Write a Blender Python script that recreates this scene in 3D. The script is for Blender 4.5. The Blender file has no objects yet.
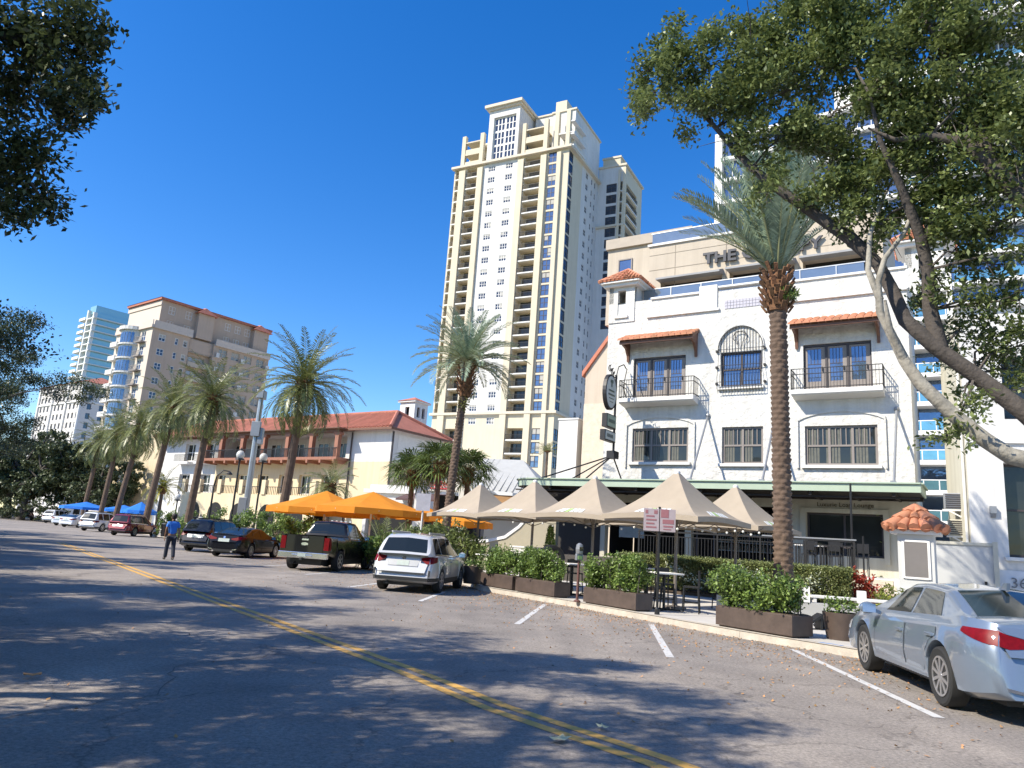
import bpy, math, random
import numpy as np
from mathutils import Vector, Matrix
R = math.radians; PI = math.pi
rnd = random.Random(11)
nrg = np.random.default_rng(5)
SC = bpy.context.scene; COL = SC.collection

# ------------------------------------------------------------------ materials
def mat(name, col, rough=.6, metal=0., var=.12, vs=2., bump=0., bs=30., coat=0., island=0., spec=.5, trans=0., fine=0.):
    m = bpy.data.materials.new(name); m.use_nodes = True
    nt = m.node_tree; N = nt.nodes; L = nt.links
    p = N['Principled BSDF']
    p.inputs['Roughness'].default_value = rough; p.inputs['Metallic'].default_value = metal
    p.inputs['Coat Weight'].default_value = coat; p.inputs['Coat Roughness'].default_value = .04
    p.inputs['Specular IOR Level'].default_value = spec
    tc = N.new('ShaderNodeTexCoord')
    c = (*col, 1)
    src = None
    if var > 0:
        nz = N.new('ShaderNodeTexNoise'); nz.inputs['Scale'].default_value = vs; nz.inputs['Detail'].default_value = 6
        nz.inputs['Roughness'].default_value = .65
        L.new(tc.outputs['Object'], nz.inputs['Vector'])
        mx = N.new('ShaderNodeMix'); mx.data_type = 'RGBA'
        mx.inputs[6].default_value = (*[max(0, x*(1-var*1.6)) for x in col], 1)
        mx.inputs[7].default_value = (*[min(1, x*(1+var*1.4)) for x in col], 1)
        L.new(nz.outputs['Fac'], mx.inputs[0]); src = mx.outputs[2]
    if island > 0:
        g = N.new('ShaderNodeNewGeometry'); hs = N.new('ShaderNodeHueSaturation')
        mr = N.new('ShaderNodeMapRange'); mr.inputs[3].default_value = 1-island; mr.inputs[4].default_value = 1+island
        L.new(g.outputs['Random Per Island'], mr.inputs[0]); L.new(mr.outputs[0], hs.inputs['Value'])
        m2 = N.new('ShaderNodeMath'); m2.operation = 'MULTIPLY_ADD'; m2.inputs[1].default_value = -.05*island; m2.inputs[2].default_value = .5+.025*island
        L.new(g.outputs['Random Per Island'], m2.inputs[0]); L.new(m2.outputs[0], hs.inputs['Hue'])
        if src: L.new(src, hs.inputs['Color'])
        else: hs.inputs['Color'].default_value = c
        src = hs.outputs[0]
    if src: L.new(src, p.inputs['Base Color'])
    else: p.inputs['Base Color'].default_value = c
    if bump > 0:
        b = N.new('ShaderNodeBump'); b.inputs['Strength'].default_value = bump; b.inputs['Distance'].default_value = .02
        n2 = N.new('ShaderNodeTexNoise'); n2.inputs['Scale'].default_value = bs; n2.inputs['Detail'].default_value = 5
        L.new(tc.outputs['Object'], n2.inputs['Vector']); L.new(n2.outputs['Fac'], b.inputs['Height']); L.new(b.outputs[0], p.inputs['Normal'])
    if trans > 0:
        t = N.new('ShaderNodeBsdfTranslucent'); ms = N.new('ShaderNodeMixShader'); ms.inputs[0].default_value = trans
        if src: L.new(src, t.inputs['Color'])
        else: t.inputs['Color'].default_value = c
        L.new(p.outputs[0], ms.inputs[1]); L.new(t.outputs[0], ms.inputs[2])
        L.new(ms.outputs[0], N['Material Output'].inputs['Surface'])
    return m

def glass_mat(name, col, metal=.55, rough=.05, wav=.15):
    """dark window glass that mirrors the sky a little unevenly"""
    m = mat(name, col, rough, metal, var=.25, vs=.7)
    nt = m.node_tree; N = nt.nodes; L = nt.links
    tc = N.new('ShaderNodeTexCoord'); nz = N.new('ShaderNodeTexNoise'); nz.inputs['Scale'].default_value = 1.3
    b = N.new('ShaderNodeBump'); b.inputs['Strength'].default_value = wav; b.inputs['Distance'].default_value = .05
    L.new(tc.outputs['Object'], nz.inputs['Vector']); L.new(nz.outputs['Fac'], b.inputs['Height'])
    L.new(b.outputs[0], N['Principled BSDF'].inputs['Normal'])
    return m

# ------------------------------------------------------------------ mesh builder
class MB:
    def __init__(s): s.v = []; s.f = []; s.m = []
    def add(s, vs, fs, mi=0, M=None):
        o = len(s.v)
        if M is not None: vs = [tuple(M @ Vector(v)) for v in vs]
        s.v += [tuple(v) for v in vs]; s.f += [tuple(i+o for i in f) for f in fs]; s.m += [mi]*len(fs); return s
    def box(s, x0, x1, y0, y1, z0, z1, mi=0, M=None):
        if x0 > x1: x0, x1 = x1, x0
        if y0 > y1: y0, y1 = y1, y0
        if z0 > z1: z0, z1 = z1, z0
        v = [(x0,y0,z0),(x1,y0,z0),(x1,y1,z0),(x0,y1,z0),(x0,y0,z1),(x1,y0,z1),(x1,y1,z1),(x0,y1,z1)]
        return s.add(v, [(0,3,2,1),(4,5,6,7),(0,1,5,4),(1,2,6,5),(2,3,7,6),(3,0,4,7)], mi, M)
    def quad(s, a, b, c, d, mi=0): return s.add([a,b,c,d], [(0,1,2,3)], mi)
    def bar(s, a, b, w, h=None, mi=0):
        a = Vector(a); b = Vector(b); h = h or w
        d = (b-a).normalized(); up = Vector((0,0,1)) if abs(d.z) < .95 else Vector((0,1,0))
        x = d.cross(up).normalized()*w/2; y = x.cross(d).normalized()*h/2
        v = [a-x-y,a+x-y,a+x+y,a-x+y,b-x-y,b+x-y,b+x+y,b-x+y]
        return s.add(v, [(0,3,2,1),(4,5,6,7),(0,1,5,4),(1,2,6,5),(2,3,7,6),(3,0,4,7)], mi)
    def tube(s, pts, rad, seg=8, mi=0, cap=True):
        pts = [Vector(p) for p in pts]; n = len(pts)
        if not hasattr(rad, '__len__'): rad = [rad]*n
        ref = None; vs = []
        for i, p in enumerate(pts):
            d = (pts[min(i+1,n-1)]-pts[max(i-1,0)]).normalized()
            if ref is None:
                ref = Vector((0,0,1)) if abs(d.z) < .9 else Vector((1,0,0))
            x = (ref - d*ref.dot(d)).normalized(); y = d.cross(x); ref = x
            for k in range(seg):
                a = 2*PI*k/seg; vs.append(p + (x*math.cos(a)+y*math.sin(a))*rad[i])
        fs = [(i*seg+k, i*seg+(k+1)%seg, (i+1)*seg+(k+1)%seg, (i+1)*seg+k) for i in range(n-1) for k in range(seg)]
        if cap: fs += [tuple(range(seg))[::-1], tuple((n-1)*seg+k for k in range(seg))]
        return s.add(vs, fs, mi)
    def lathe(s, prof, seg=16, c=(0,0,0), mi=0, M=None):
        n = len(prof); vs = []
        for r, z in prof:
            for k in range(seg):
                a = 2*PI*k/seg; vs.append((c[0]+r*math.cos(a), c[1]+r*math.sin(a), c[2]+z))
        fs = [(i*seg+k, i*seg+(k+1)%seg, (i+1)*seg+(k+1)%seg, (i+1)*seg+k) for i in range(n-1) for k in range(seg)]
        fs += [tuple(range(seg))[::-1], tuple((n-1)*seg+k for k in range(seg))]
        return s.add(vs, fs, mi, M)
    def prism(s, poly, z0, z1, mi=0, M=None):
        n = len(poly); vs = [(x,y,z0) for x,y in poly]+[(x,y,z1) for x,y in poly]
        fs = [tuple(range(n))[::-1], tuple(range(n,2*n))]+[(i,(i+1)%n,n+(i+1)%n,n+i) for i in range(n)]
        return s.add(vs, fs, mi, M)
    def prism_y(s, poly, y0, y1, mi=0, M=None):      # poly in (x,z)
        n = len(poly); vs = [(x,y0,z) for x,z in poly]+[(x,y1,z) for x,z in poly]
        fs = [tuple(range(n)), tuple(range(n,2*n))[::-1]]+[(i,n+i,n+(i+1)%n,(i+1)%n) for i in range(n)]
        return s.add(vs, fs, mi, M)
    def prism_x(s, poly, x0, x1, mi=0, M=None):      # poly in (y,z)
        n = len(poly); vs = [(x0,y,z) for y,z in poly]+[(x1,y,z) for y,z in poly]
        fs = [tuple(range(n))[::-1], tuple(range(n,2*n))]+[(i,(i+1)%n,n+(i+1)%n,n+i) for i in range(n)]
        return s.add(vs, fs, mi, M)
    def sphere(s, c, r, seg=10, ring=6, sc=(1,1,1), mi=0):
        prof = [(max(.001, math.sin(PI*i/ring))*r, -math.cos(PI*i/ring)*r) for i in range(ring+1)]
        M = Matrix.Translation(c) @ Matrix.Diagonal((*sc,1))
        return s.lathe(prof, seg, (0,0,0), mi, M)
    def wall(s, x0, x1, z0, z1, holes=(), y=0., depth=.2, mi=0, back=False, rev=True, fx=None):
        """wall in the x,z plane facing -y with rectangular openings (x0,x1,z0,z1) and their reveals; fx maps a point"""
        fx = fx or (lambda a, b, c: (a, b, c))
        xs = sorted({x0, x1, *[h[0] for h in holes], *[h[1] for h in holes]}); zs = sorted({z0, z1, *[h[2] for h in holes], *[h[3] for h in holes]})
        xs = [x for x in xs if x0 <= x <= x1]; zs = [z for z in zs if z0 <= z <= z1]
        for i in range(len(xs)-1):
            for j in range(len(zs)-1):
                cx = (xs[i]+xs[i+1])/2; cz = (zs[j]+zs[j+1])/2
                if any(h[0] < cx < h[1] and h[2] < cz < h[3] for h in holes): continue
                s.quad(fx(xs[i],y,zs[j]), fx(xs[i+1],y,zs[j]), fx(xs[i+1],y,zs[j+1]), fx(xs[i],y,zs[j+1]), mi)
        if rev:
            for h in holes:
                a, b, c, d = h[:4]; Y = y+(h[4] if len(h) > 4 else depth)
                s.quad(fx(a,y,c), fx(a,y,d), fx(a,Y,d), fx(a,Y,c), mi); s.quad(fx(b,y,d), fx(b,y,c), fx(b,Y,c), fx(b,Y,d), mi)
                s.quad(fx(a,y,c), fx(a,Y,c), fx(b,Y,c), fx(b,y,c), mi); s.quad(fx(a,y,d), fx(b,y,d), fx(b,Y,d), fx(a,Y,d), mi)
                if back or len(h) > 4: s.quad(fx(a,Y,c), fx(b,Y,c), fx(b,Y,d), fx(a,Y,d), mi)
        return s
    def mesh(s, name, mats, smooth=False, ang=35):
        me = bpy.data.meshes.new(name); me.from_pydata(s.v, [], s.f)
        ml = mats if isinstance(mats, (list, tuple)) else [mats]
        for m in ml: me.materials.append(m)
        if len(ml) > 1: me.polygons.foreach_set('material_index', s.m)
        if smooth:
            me.polygons.foreach_set('use_smooth', [True]*len(me.polygons)); me.set_sharp_from_angle(angle=R(ang))
        me.update(); return me
    def build(s, name, mats, parent=None, smooth=False, ang=35, bevel=0., loc=None, rot=None):
        return link(name, s.mesh(name, mats, smooth, ang), parent, bevel, loc, rot)

def link(name, me, parent=None, bevel=0., loc=None, rot=None):
    o = bpy.data.objects.new(name, me); COL.objects.link(o); o.parent = parent
    if loc is not None: o.location = loc
    if rot is not None: o.rotation_euler = rot
    if bevel:
        b = o.modifiers.new('bevel', 'BEVEL'); b.width = bevel; b.segments = 2; b.limit_method = 'ANGLE'; b.angle_limit = R(40)
    return o

def tag(o, label=None, cat=None, group=None, kind=None):
    if label: o['label'] = label
    if cat: o['category'] = cat
    if group: o['group'] = group
    if kind: o['kind'] = kind
    return o

def thing(name, label, cat, loc=(0,0,0), rz=0., group=None):
    o = bpy.data.objects.new(name, None); COL.objects.link(o); o.empty_display_size = .2
    o.location = loc; o.rotation_euler = (0,0,rz); return tag(o, label, cat, group)

def kids(o): return [c for c in bpy.data.objects if c.parent is o]
CHILD = {}
def copy_tree(o, label=None, loc=None, rz=None, scale=None, parent=None):
    c = o.copy(); COL.objects.link(c)
    if parent: c.parent = parent
    for ch in o.children: copy_tree(ch, parent=c)
    if label: c['label'] = label
    if loc is not None: c.location = loc
    if rz is not None: c.rotation_euler = (0,0,rz)
    if scale is not None: c.scale = (scale,)*3 if not hasattr(scale,'__len__') else scale
    return c

def np_mesh(name, V, F, material, smooth=False):
    """V (n,3), F (m,k) uniform polygons"""
    me = bpy.data.meshes.new(name); n = len(V); m, k = F.shape
    me.vertices.add(n); me.vertices.foreach_set('co', V.astype(np.float32).ravel())
    me.loops.add(m*k); me.loops.foreach_set('vertex_index', F.astype(np.int32).ravel())
    me.polygons.add(m); me.polygons.foreach_set('loop_start', np.arange(0, m*k, k, dtype=np.int32))
    me.materials.append(material)
    if smooth: me.polygons.foreach_set('use_smooth', np.ones(m, dtype=bool))
    me.update(calc_edges=True); me.validate(); return me

def leaf_quads(P, L, W, rng, up=.6, axis=None):
    """rhombus leaves at points P"""
    n = len(P); d = rng.normal(size=(n,3)); d[:,2] *= .7
    if axis is not None: d = d*.6+axis
    d /= np.linalg.norm(d, axis=1)[:,None]
    q = rng.normal(size=(n,3)); q[:,2] += up*2
    s = np.cross(d, q); s /= np.linalg.norm(s, axis=1)[:,None]+1e-9
    l = L*rng.uniform(.7,1.3,n)[:,None]; w = W*rng.uniform(.75,1.25,n)[:,None]
    V = np.stack([P-d*l/2, P+s*w/2-d*l*.05, P+d*l/2, P-s*w/2-d*l*.05], 1).reshape(-1,3)
    return V, np.arange(4*n).reshape(n,4)

def in_ball(n, rng, shell=.5):
    d = rng.normal(size=(n,3)); d /= np.linalg.norm(d, axis=1)[:,None]
    return d*(rng.uniform(shell**3, 1, n)**(1/3))[:,None]

def clumpy(blobs, rng, k=7, size=.42):
    """break every ellipsoid into a few small dense clumps with gaps between them"""
    out = []
    for b in blobs:
        x,y,z,rx,ry,rz = b[:6]; kk = b[6] if len(b) > 6 else 1.
        n = max(2, int(k*kk)); C = in_ball(n, rng, .25)
        for c in C:
            s = size*rng.uniform(.7,1.25); out.append((x+c[0]*rx, y+c[1]*ry, z+c[2]*rz, rx*s, ry*s, rz*s*.7, 1.))
    return out
def streaks(m, amt=.16, sx=2.2, sz=.12, thr=.52):
    """rain streaks and grime: upright stretched stains on a wall paint"""
    nt = m.node_tree; N = nt.nodes; L = nt.links; p = N['Principled BSDF']; src = p.inputs['Base Color'].links[0].from_socket
    tc = N.new('ShaderNodeTexCoord'); mp = N.new('ShaderNodeMapping'); mp.inputs['Scale'].default_value = (sx,sx,sz)
    nz = N.new('ShaderNodeTexNoise'); nz.inputs['Scale'].default_value = 1.; nz.inputs['Detail'].default_value = 7; nz.inputs['Roughness'].default_value = .7
    r = N.new('ShaderNodeValToRGB'); r.color_ramp.elements[0].position = thr-.08; r.color_ramp.elements[1].position = thr+.22
    r.color_ramp.elements[0].color = (1,1,1,1); r.color_ramp.elements[1].color = (1-amt,1-amt*1.08,1-amt*1.2,1)
    mx = N.new('ShaderNodeMix'); mx.data_type = 'RGBA'; mx.blend_type = 'MULTIPLY'; mx.inputs[0].default_value = 1
    L.new(tc.outputs['Object'], mp.inputs[0]); L.new(mp.outputs[0], nz.inputs['Vector']); L.new(nz.outputs['Fac'], r.inputs[0])
    L.new(src, mx.inputs[6]); L.new(r.outputs[0], mx.inputs[7]); L.new(mx.outputs[2], p.inputs['Base Color'])
def foliage(blobs, rng, per=14, spread=.16, L=.07, W=.032, dens=60, shell=.35, up=.6):
    """blobs: (x,y,z,rx,ry,rz); twig clusters inside each ellipsoid, leaves round every twig"""
    C = []
    for b in blobs:
        x,y,z,rx,ry,rz = b[:6]; k = b[6] if len(b) > 6 else 1.
        n = max(3, int(dens*k*(rx*ry*rz)**(2/3)))
        C.append(in_ball(n, rng, shell)*[rx,ry,rz]+[x,y,z])
    C = np.concatenate(C); n = len(C)
    ax = rng.normal(size=(n,3)); ax[:,2] -= .2; ax /= np.linalg.norm(ax, axis=1)[:,None]
    t = rng.uniform(-1,1,(n,per,1)); P = C[:,None,:]+ax[:,None,:]*t*spread*1.5+rng.normal(size=(n,per,3))*spread*.45
    A = np.repeat(ax[:,None,:], per, 1).reshape(-1,3)
    return leaf_quads(P.reshape(-1,3), L, W, rng, up, A*.8)

# ------------------------------------------------------------------ camera (about eye height, phone main lens, slightly rolled)
CF, CHOR, CROLL, CH = 740., 544., R(4.0), 1.5
_p = math.atan2((CHOR-384)*math.cos(CROLL), CF)
_F = Vector((0, math.cos(_p), math.sin(_p))); _U0 = Vector((0, -math.sin(_p), math.cos(_p))); _R0 = Vector((1,0,0))
_Rv = _R0*math.cos(CROLL)+_U0*math.sin(CROLL); _Uv = -_R0*math.sin(CROLL)+_U0*math.cos(CROLL)
cam = bpy.data.cameras.new('camera'); co = bpy.data.objects.new('camera', cam); COL.objects.link(co)
co.matrix_world = Matrix(((_Rv.x,_Uv.x,-_F.x,0),(_Rv.y,_Uv.y,-_F.y,0),(_Rv.z,_Uv.z,-_F.z,CH),(0,0,0,1)))
cam.sensor_width = 36; cam.lens = CF/1024*36; cam.clip_start = .1; cam.clip_end = 6000
SC.camera = co
def ray(x, y): return _F*CF+_Rv*(x-512)-_Uv*(y-384)
def at(x, y, Y):
    d = ray(x, y); return Vector((0,0,CH))+d*(Y/d.y)
def gnd(x, y, z=0.):
    d = ray(x, y); return Vector((0,0,CH))+d*((z-CH)/d.z)
# ================================================================== MATERIALS
M = {}
def asphalt():
    m = mat('asphalt', (.2,.185,.172), .9, var=0); nt = m.node_tree; N = nt.nodes; L = nt.links; p = N['Principled BSDF']
    tc = N.new('ShaderNodeTexCoord')
    def noise(s, d=4, r=.6):
        n = N.new('ShaderNodeTexNoise'); n.inputs['Scale'].default_value = s; n.inputs['Detail'].default_value = d; n.inputs['Roughness'].default_value = r
        L.new(tc.outputs['Object'], n.inputs['Vector']); return n
    def ramp(src, a, b, c0, c1):
        r = N.new('ShaderNodeValToRGB'); r.color_ramp.elements[0].position = a; r.color_ramp.elements[1].position = b
        r.color_ramp.elements[0].color = (*c0,1); r.color_ramp.elements[1].color = (*c1,1); L.new(src, r.inputs[0]); return r
    def mul(a, b, f=1.):
        x = N.new('ShaderNodeMix'); x.data_type = 'RGBA'; x.blend_type = 'MULTIPLY'; x.inputs[0].default_value = f
        L.new(a, x.inputs[6]); L.new(b, x.inputs[7]); return x.outputs[2]
    fine = ramp(noise(24, 6, .9).outputs['Fac'], .32, .7, (.105,.097,.089), (.46,.418,.375))
    mid = ramp(noise(1.1, 5).outputs['Fac'], .3, .7, (.8,.78,.76), (1.1,1.08,1.05))
    big = ramp(noise(.16, 3).outputs['Fac'], .35, .65, (.84,.84,.85), (1.08,1.06,1.04))
    c = mul(mul(fine.outputs[0], mid.outputs[0]), big.outputs[0])
    mp = N.new('ShaderNodeMapping'); mp.inputs['Rotation'].default_value = (0,0,R(-35.8)); mp.inputs['Scale'].default_value = (.75,.02,1)
    wt = N.new('ShaderNodeTexNoise'); wt.inputs['Scale'].default_value = 1.; wt.inputs['Detail'].default_value = 4
    L.new(tc.outputs['Object'], mp.inputs[0]); L.new(mp.outputs[0], wt.inputs['Vector'])
    c = mul(c, ramp(wt.outputs['Fac'], .38, .66, (.86,.86,.87), (1.16,1.14,1.12)).outputs[0])
    oil = ramp(noise(.55, 2, .5).outputs['Fac'], .68, .76, (1,1,1), (.6,.59,.58)); c = mul(c, oil.outputs[0])
    # fine cracks
    v = N.new('ShaderNodeTexVoronoi'); v.feature = 'DISTANCE_TO_EDGE'; v.inputs['Scale'].default_value = .33
    wn = noise(1.2, 5); va = N.new('ShaderNodeVectorMath'); va.operation = 'MULTIPLY_ADD'; va.inputs[1].default_value = (1.6,1.6,0)
    L.new(wn.outputs['Color'], va.inputs[0]); L.new(tc.outputs['Object'], va.inputs[2]); L.new(va.outputs[0], v.inputs['Vector'])
    cr = ramp(v.outputs['Distance'], .0015, .006, (.45,.44,.43), (1,1,1))
    c = mul(c, cr.outputs[0], .7)
    L.new(c, p.inputs['Base Color'])
    b = N.new('ShaderNodeBump'); b.inputs['Strength'].default_value = .5; b.inputs['Distance'].default_value = .012
    L.new(noise(70, 3, .8).outputs['Fac'], b.inputs['Height']); L.new(b.outputs[0], p.inputs['Normal'])
    return m
M['asphalt'] = asphalt()
M['concrete'] = mat('concrete', (.52,.49,.44), .85, var=.14, vs=.8, bump=.2, bs=40)
M['kerb'] = mat('kerb', (.46,.41,.34), .9, var=.3, vs=3.5, bump=.3, bs=25)
M['grass'] = mat('grass', (.07,.1,.03), .95, var=.4, vs=3, bump=.6, bs=30)
M['soil'] = mat('soil', (.09,.065,.045), .95, var=.3, vs=6, bump=.5, bs=30)
def worn(name, col, rough, under, amt, sc=9):
    """paint worn through in patches to the surface below"""
    m = mat(name, col, rough, var=0); nt = m.node_tree; N = nt.nodes; L = nt.links; p = N['Principled BSDF']
    tc = N.new('ShaderNodeTexCoord'); nz = N.new('ShaderNodeTexNoise'); nz.inputs['Scale'].default_value = sc; nz.inputs['Detail'].default_value = 8; nz.inputs['Roughness'].default_value = .75
    L.new(tc.outputs['Object'], nz.inputs['Vector'])
    r = N.new('ShaderNodeValToRGB'); r.color_ramp.elements[0].position = amt-.06; r.color_ramp.elements[1].position = amt+.06
    r.color_ramp.elements[0].color = (*under,1); r.color_ramp.elements[1].color = (*col,1)
    L.new(nz.outputs['Fac'], r.inputs[0]); L.new(r.outputs[0], p.inputs['Base Color']); return m
M['yellow'] = worn('yellow_paint', (.66,.37,.08), .7, (.24,.19,.13), .41)
M['whiteline'] = worn('white_paint', (.56,.55,.53), .7, (.22,.2,.19), .40)
M['kerbblue'] = worn('blue_paint', (.2,.32,.55), .7, (.46,.41,.34), .5)
M['stucco'] = mat('white_stucco', (.64,.625,.585), .9, var=.05, vs=.7, bump=.85, bs=4.5)
for n_ in M['stucco'].node_tree.nodes:
    if n_.type == 'BUMP': n_.inputs['Distance'].default_value = .07; n_.inputs['Strength'].default_value = 1.
M['white'] = mat('white_trim', (.7,.685,.65), .7, var=.05, vs=2)
M['whitewall'] = mat('white_wall', (.66,.645,.615), .85, var=.06, vs=.5, bump=.2, bs=12)
M['greywhite'] = mat('grey_white_wall', (.52,.52,.5), .85, var=.06, vs=.5)
M['beige'] = mat('beige_wall', (.50,.43,.34), .85, var=.08, vs=.4, bump=.15, bs=14)
M['tan'] = mat('tan_wall', (.52,.44,.35), .85, var=.09, vs=.4, bump=.2, bs=10)
M['brown'] = mat('brown_wall', (.49,.375,.29), .85, var=.07, vs=.3)
M['cream'] = mat('cream_wall', (.63,.555,.415), .85, var=.07, vs=.4, bump=.1, bs=8)
M['paleyellow'] = mat('pale_yellow_wall', (.64,.53,.35), .85, var=.08, vs=.4, bump=.2, bs=8)
M['greycream'] = mat('grey_cream_wall', (.55,.52,.42), .85, var=.07, vs=.5, bump=.2, bs=12)
M['tile'] = mat('terracotta_tile', (.5,.215,.115), .8, var=.35, vs=2.2, bump=.3, bs=9, island=.2)
M['redroof'] = mat('red_tile_roof', (.42,.155,.1), .8, var=.25, vs=1.3, bump=.4, bs=6, island=.15)
M['redcoping'] = mat('red_coping', (.5,.17,.1), .7, var=.15)
M['wood'] = mat('dark_wood', (.16,.075,.045), .6, var=.25, vs=4)
M['redwood'] = mat('red_brown_timber', (.3,.13,.08), .6, var=.2, vs=4)
M['iron'] = mat('wrought_iron', (.025,.024,.024), .5, metal=.3, var=.1)
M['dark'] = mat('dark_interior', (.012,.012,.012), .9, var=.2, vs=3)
M['darkframe'] = mat('dark_frame', (.05,.04,.04), .5, var=.1)
M['taupe'] = mat('taupe_frame', (.23,.2,.18), .6, var=.08)
M['mint'] = mat('mint_fascia', (.37,.45,.34), .6, var=.1, vs=1.5)
M['glassblue'] = glass_mat('blue_window_glass', (.16,.22,.31), .7)
M['glassdark'] = glass_mat('dark_window_glass', (.03,.035,.035), .2)
M['glassteal'] = glass_mat('teal_glass', (.2,.42,.47), .65)
M['glassnavy'] = glass_mat('navy_glass', (.07,.09,.125), .65)
for k_, a_ in (('stucco',.2),('whitewall',.16),('beige',.14),('tan',.16),('brown',.1),('cream',.1),('paleyellow',.16),('greycream',.2)): streaks(M[k_], a_)
M['glassclear'] = mat('clear_panel', (.22,.27,.32), .05, metal=.5, var=.1)
M['stone'] = mat('rusticated_stone', (.62,.53,.42), .9, var=.2, vs=2.5, bump=.9, bs=5)
M['steel'] = mat('galvanised_steel', (.45,.45,.44), .4, metal=.8, var=.1)
M['blackmetal'] = mat('black_metal', (.02,.02,.021), .45, metal=.2, var=.1)
M['greymetal'] = mat('grey_metal', (.3,.31,.32), .45, metal=.5, var=.1)
M['bark'] = mat('oak_bark', (.095,.08,.068), .95, var=.4, vs=7, bump=1., bs=16)
M['palebark'] = mat('pale_bark', (.3,.275,.225), .95, var=.75, vs=4.5, bump=1., bs=14)

# ================================================================== GROUND
def sheet(name, poly, z, m):
    mb = MB(); mb.add([(x,y,z) for x,y in poly], [tuple(range(len(poly)))]); return tag(mb.build(name, m), kind='structure')
sheet('ground', [(-2500,-900),(2500,-900),(2500,3500),(-2500,3500)], -.03, M['grass'])
RC = [(32,-28.),(19.5,-8),(6.25,13.2),(4.8,15.2),(3.7,17.1),(1.85,20.4),(-.5,24.0),(-1.1,26.6),(-6.2,35),(-12.6,43.9),(-24.3,59.8),(-41,81.5),(-62,109),(-98,156),(-150,215),(-215,270)]
YL = [(25,-27),(11,-7.7),(5.6,-.1),(1.27,6),(.1,7.4),(-1,9.1),(-5.7,15.6),(-8.7,19.8),(-21.7,37.9),(-40,63),(-61,92),(-100,143),(-155,200),(-220,250)]
LC = [(-6.8+18.7-2,-27-4.7+1)]+[(x-6.6,y-4.8) for x,y in YL[1:]]
def band(name, A, B, z, m, sub=1):
    mb = MB(); n = len(A)
    for i in range(n-1): mb.quad((*A[i],z),(*A[i+1],z),(*B[i+1],z),(*B[i],z))
    return tag(mb.build(name, m), kind='structure')
RC = [(44,-48.)]+RC[1:]; YL = [(38,-46)]+YL[1:]; LC = [(29,-49)]+LC[1:]
def cum(P):
    d = np.r_[0,np.cumsum(np.linalg.norm(np.diff(np.array(P),axis=0),axis=1))]; return d/d[-1]
tt = np.unique(np.r_[cum(RC),cum(LC)]); interp = lambda P: [(float(np.interp(t,cum(P),[p[0] for p in P])),float(np.interp(t,cum(P),[p[1] for p in P]))) for t in tt]
band('road', interp(RC), interp(LC), 0., M['asphalt'])
def strip(name, line, w, off, z, m, seg=None):
    """painted line of width w at offset off (to the right of travel) along a polyline"""
    mb = MB(); n = len(line); P = []
    for i in range(n):
        a = Vector(line[max(i-1,0)]); b = Vector(line[min(i+1,n-1)]); d = (b-a).normalized(); nn = Vector((d.y,-d.x)); p = Vector(line[i])
        P.append((p+nn*(off-w/2), p+nn*(off+w/2)))
    for i in range(n-1):
        mb.quad((*P[i][0],z),(*P[i][1],z),(*P[i+1][1],z),(*P[i+1][0],z))
    return tag(mb.build(name, m), kind='structure')
strip('road_centre_line', YL[:8]+[(-22.6,39.2)], .125, -.14, .004, M['yellow'])
strip('road_centre_line', YL[:8]+[(-22.6,39.2)], .125, .09, .004, M['yellow'])
for (a, b) in (((1.27,20.3),(.42,14.9)),((3.4,16.9),(2.66,11.7)),((5.35,13.9),(4.8,8.4)),((-1.55,22.5),(-1.85,18.6)),((-3.5,26.),(-4.2,21.6)),((-5.9,31.),(-6.6,26.2)),((-8.4,35.),(-9.2,30.)),((-11,38.6),(-11.8,34)),((7.4,10.),(6.9,4.5))):
    strip('parking_stripe', [a,b], .12, 0, .004, M['whiteline'])
for k_, pts in enumerate((((-3.8,5.5),(-2.9,7.0),(-3.3,8.4),(-2.2,10.0)),)):
    q = []
    for a, b in zip(pts, pts[1:]):
        for t in np.linspace(0,1,9)[:-1]: q.append((a[0]+(b[0]-a[0])*t+nrg.normal(0,.045), a[1]+(b[1]-a[1])*t+nrg.normal(0,.045)))
    strip('road_crack_seal', q, .012, 0, .006, mat('tar_seal', (.12,.11,.1), .8, var=.3, vs=2))
# raised pavement and kerb on the far side
band('pavement', RC, [(x+190,y+124) for x,y in RC], .146, M['concrete'])
def kerb(name, line, side, m, w=.17, h=.15):
    mb = MB(); n = len(line)
    N_ = []
    for i in range(n):
        a = Vector(line[max(i-1,0)]); b = Vector(line[min(i+1,n-1)]); d = (b-a).normalized(); N_.append(Vector((d.y,-d.x))*side)
    for i in range(n-1):
        p, q = Vector(line[i]), Vector(line[i+1]); pi, qi = p+N_[i]*w, q+N_[i+1]*w
        L_ = max(1, int((q-p).length/3))
        for k in range(L_):
            t0, t1 = k/L_+.0004, (k+1)/L_-.002
            A, B = p.lerp(q,t0), p.lerp(q,t1); C_, D = pi.lerp(qi,t1), pi.lerp(qi,t0)
            v = [(*A,-.02),(*B,-.02),(*C_,-.02),(*D,-.02),(*(A+N_[i]*.02),h),(*(B+N_[i]*.02),h),(*C_,h),(*D,h)]
            mb.add(v, [(0,1,5,4),(1,2,6,5),(2,3,7,6),(3,0,4,7),(4,5,6,7)])
    return tag(mb.build(name, m), kind='structure')
kerb('kerb', RC, 1, M['kerb'])
kerb('kerb', LC, -1, M['kerb'])
band('grass_verge', LC, [(x-90,y-62) for x,y in LC], .12, M['grass'])
mb = MB()   # blue paint patch on the kerb face
a = Vector((5.75,14.0)); d = Vector((.529,-.848)); nn = Vector((.848,.529))
p0 = a-nn*.004+Vector((0,0)); 
k0 = Vector((6.25,13.2))+(-d)*.85
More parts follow.
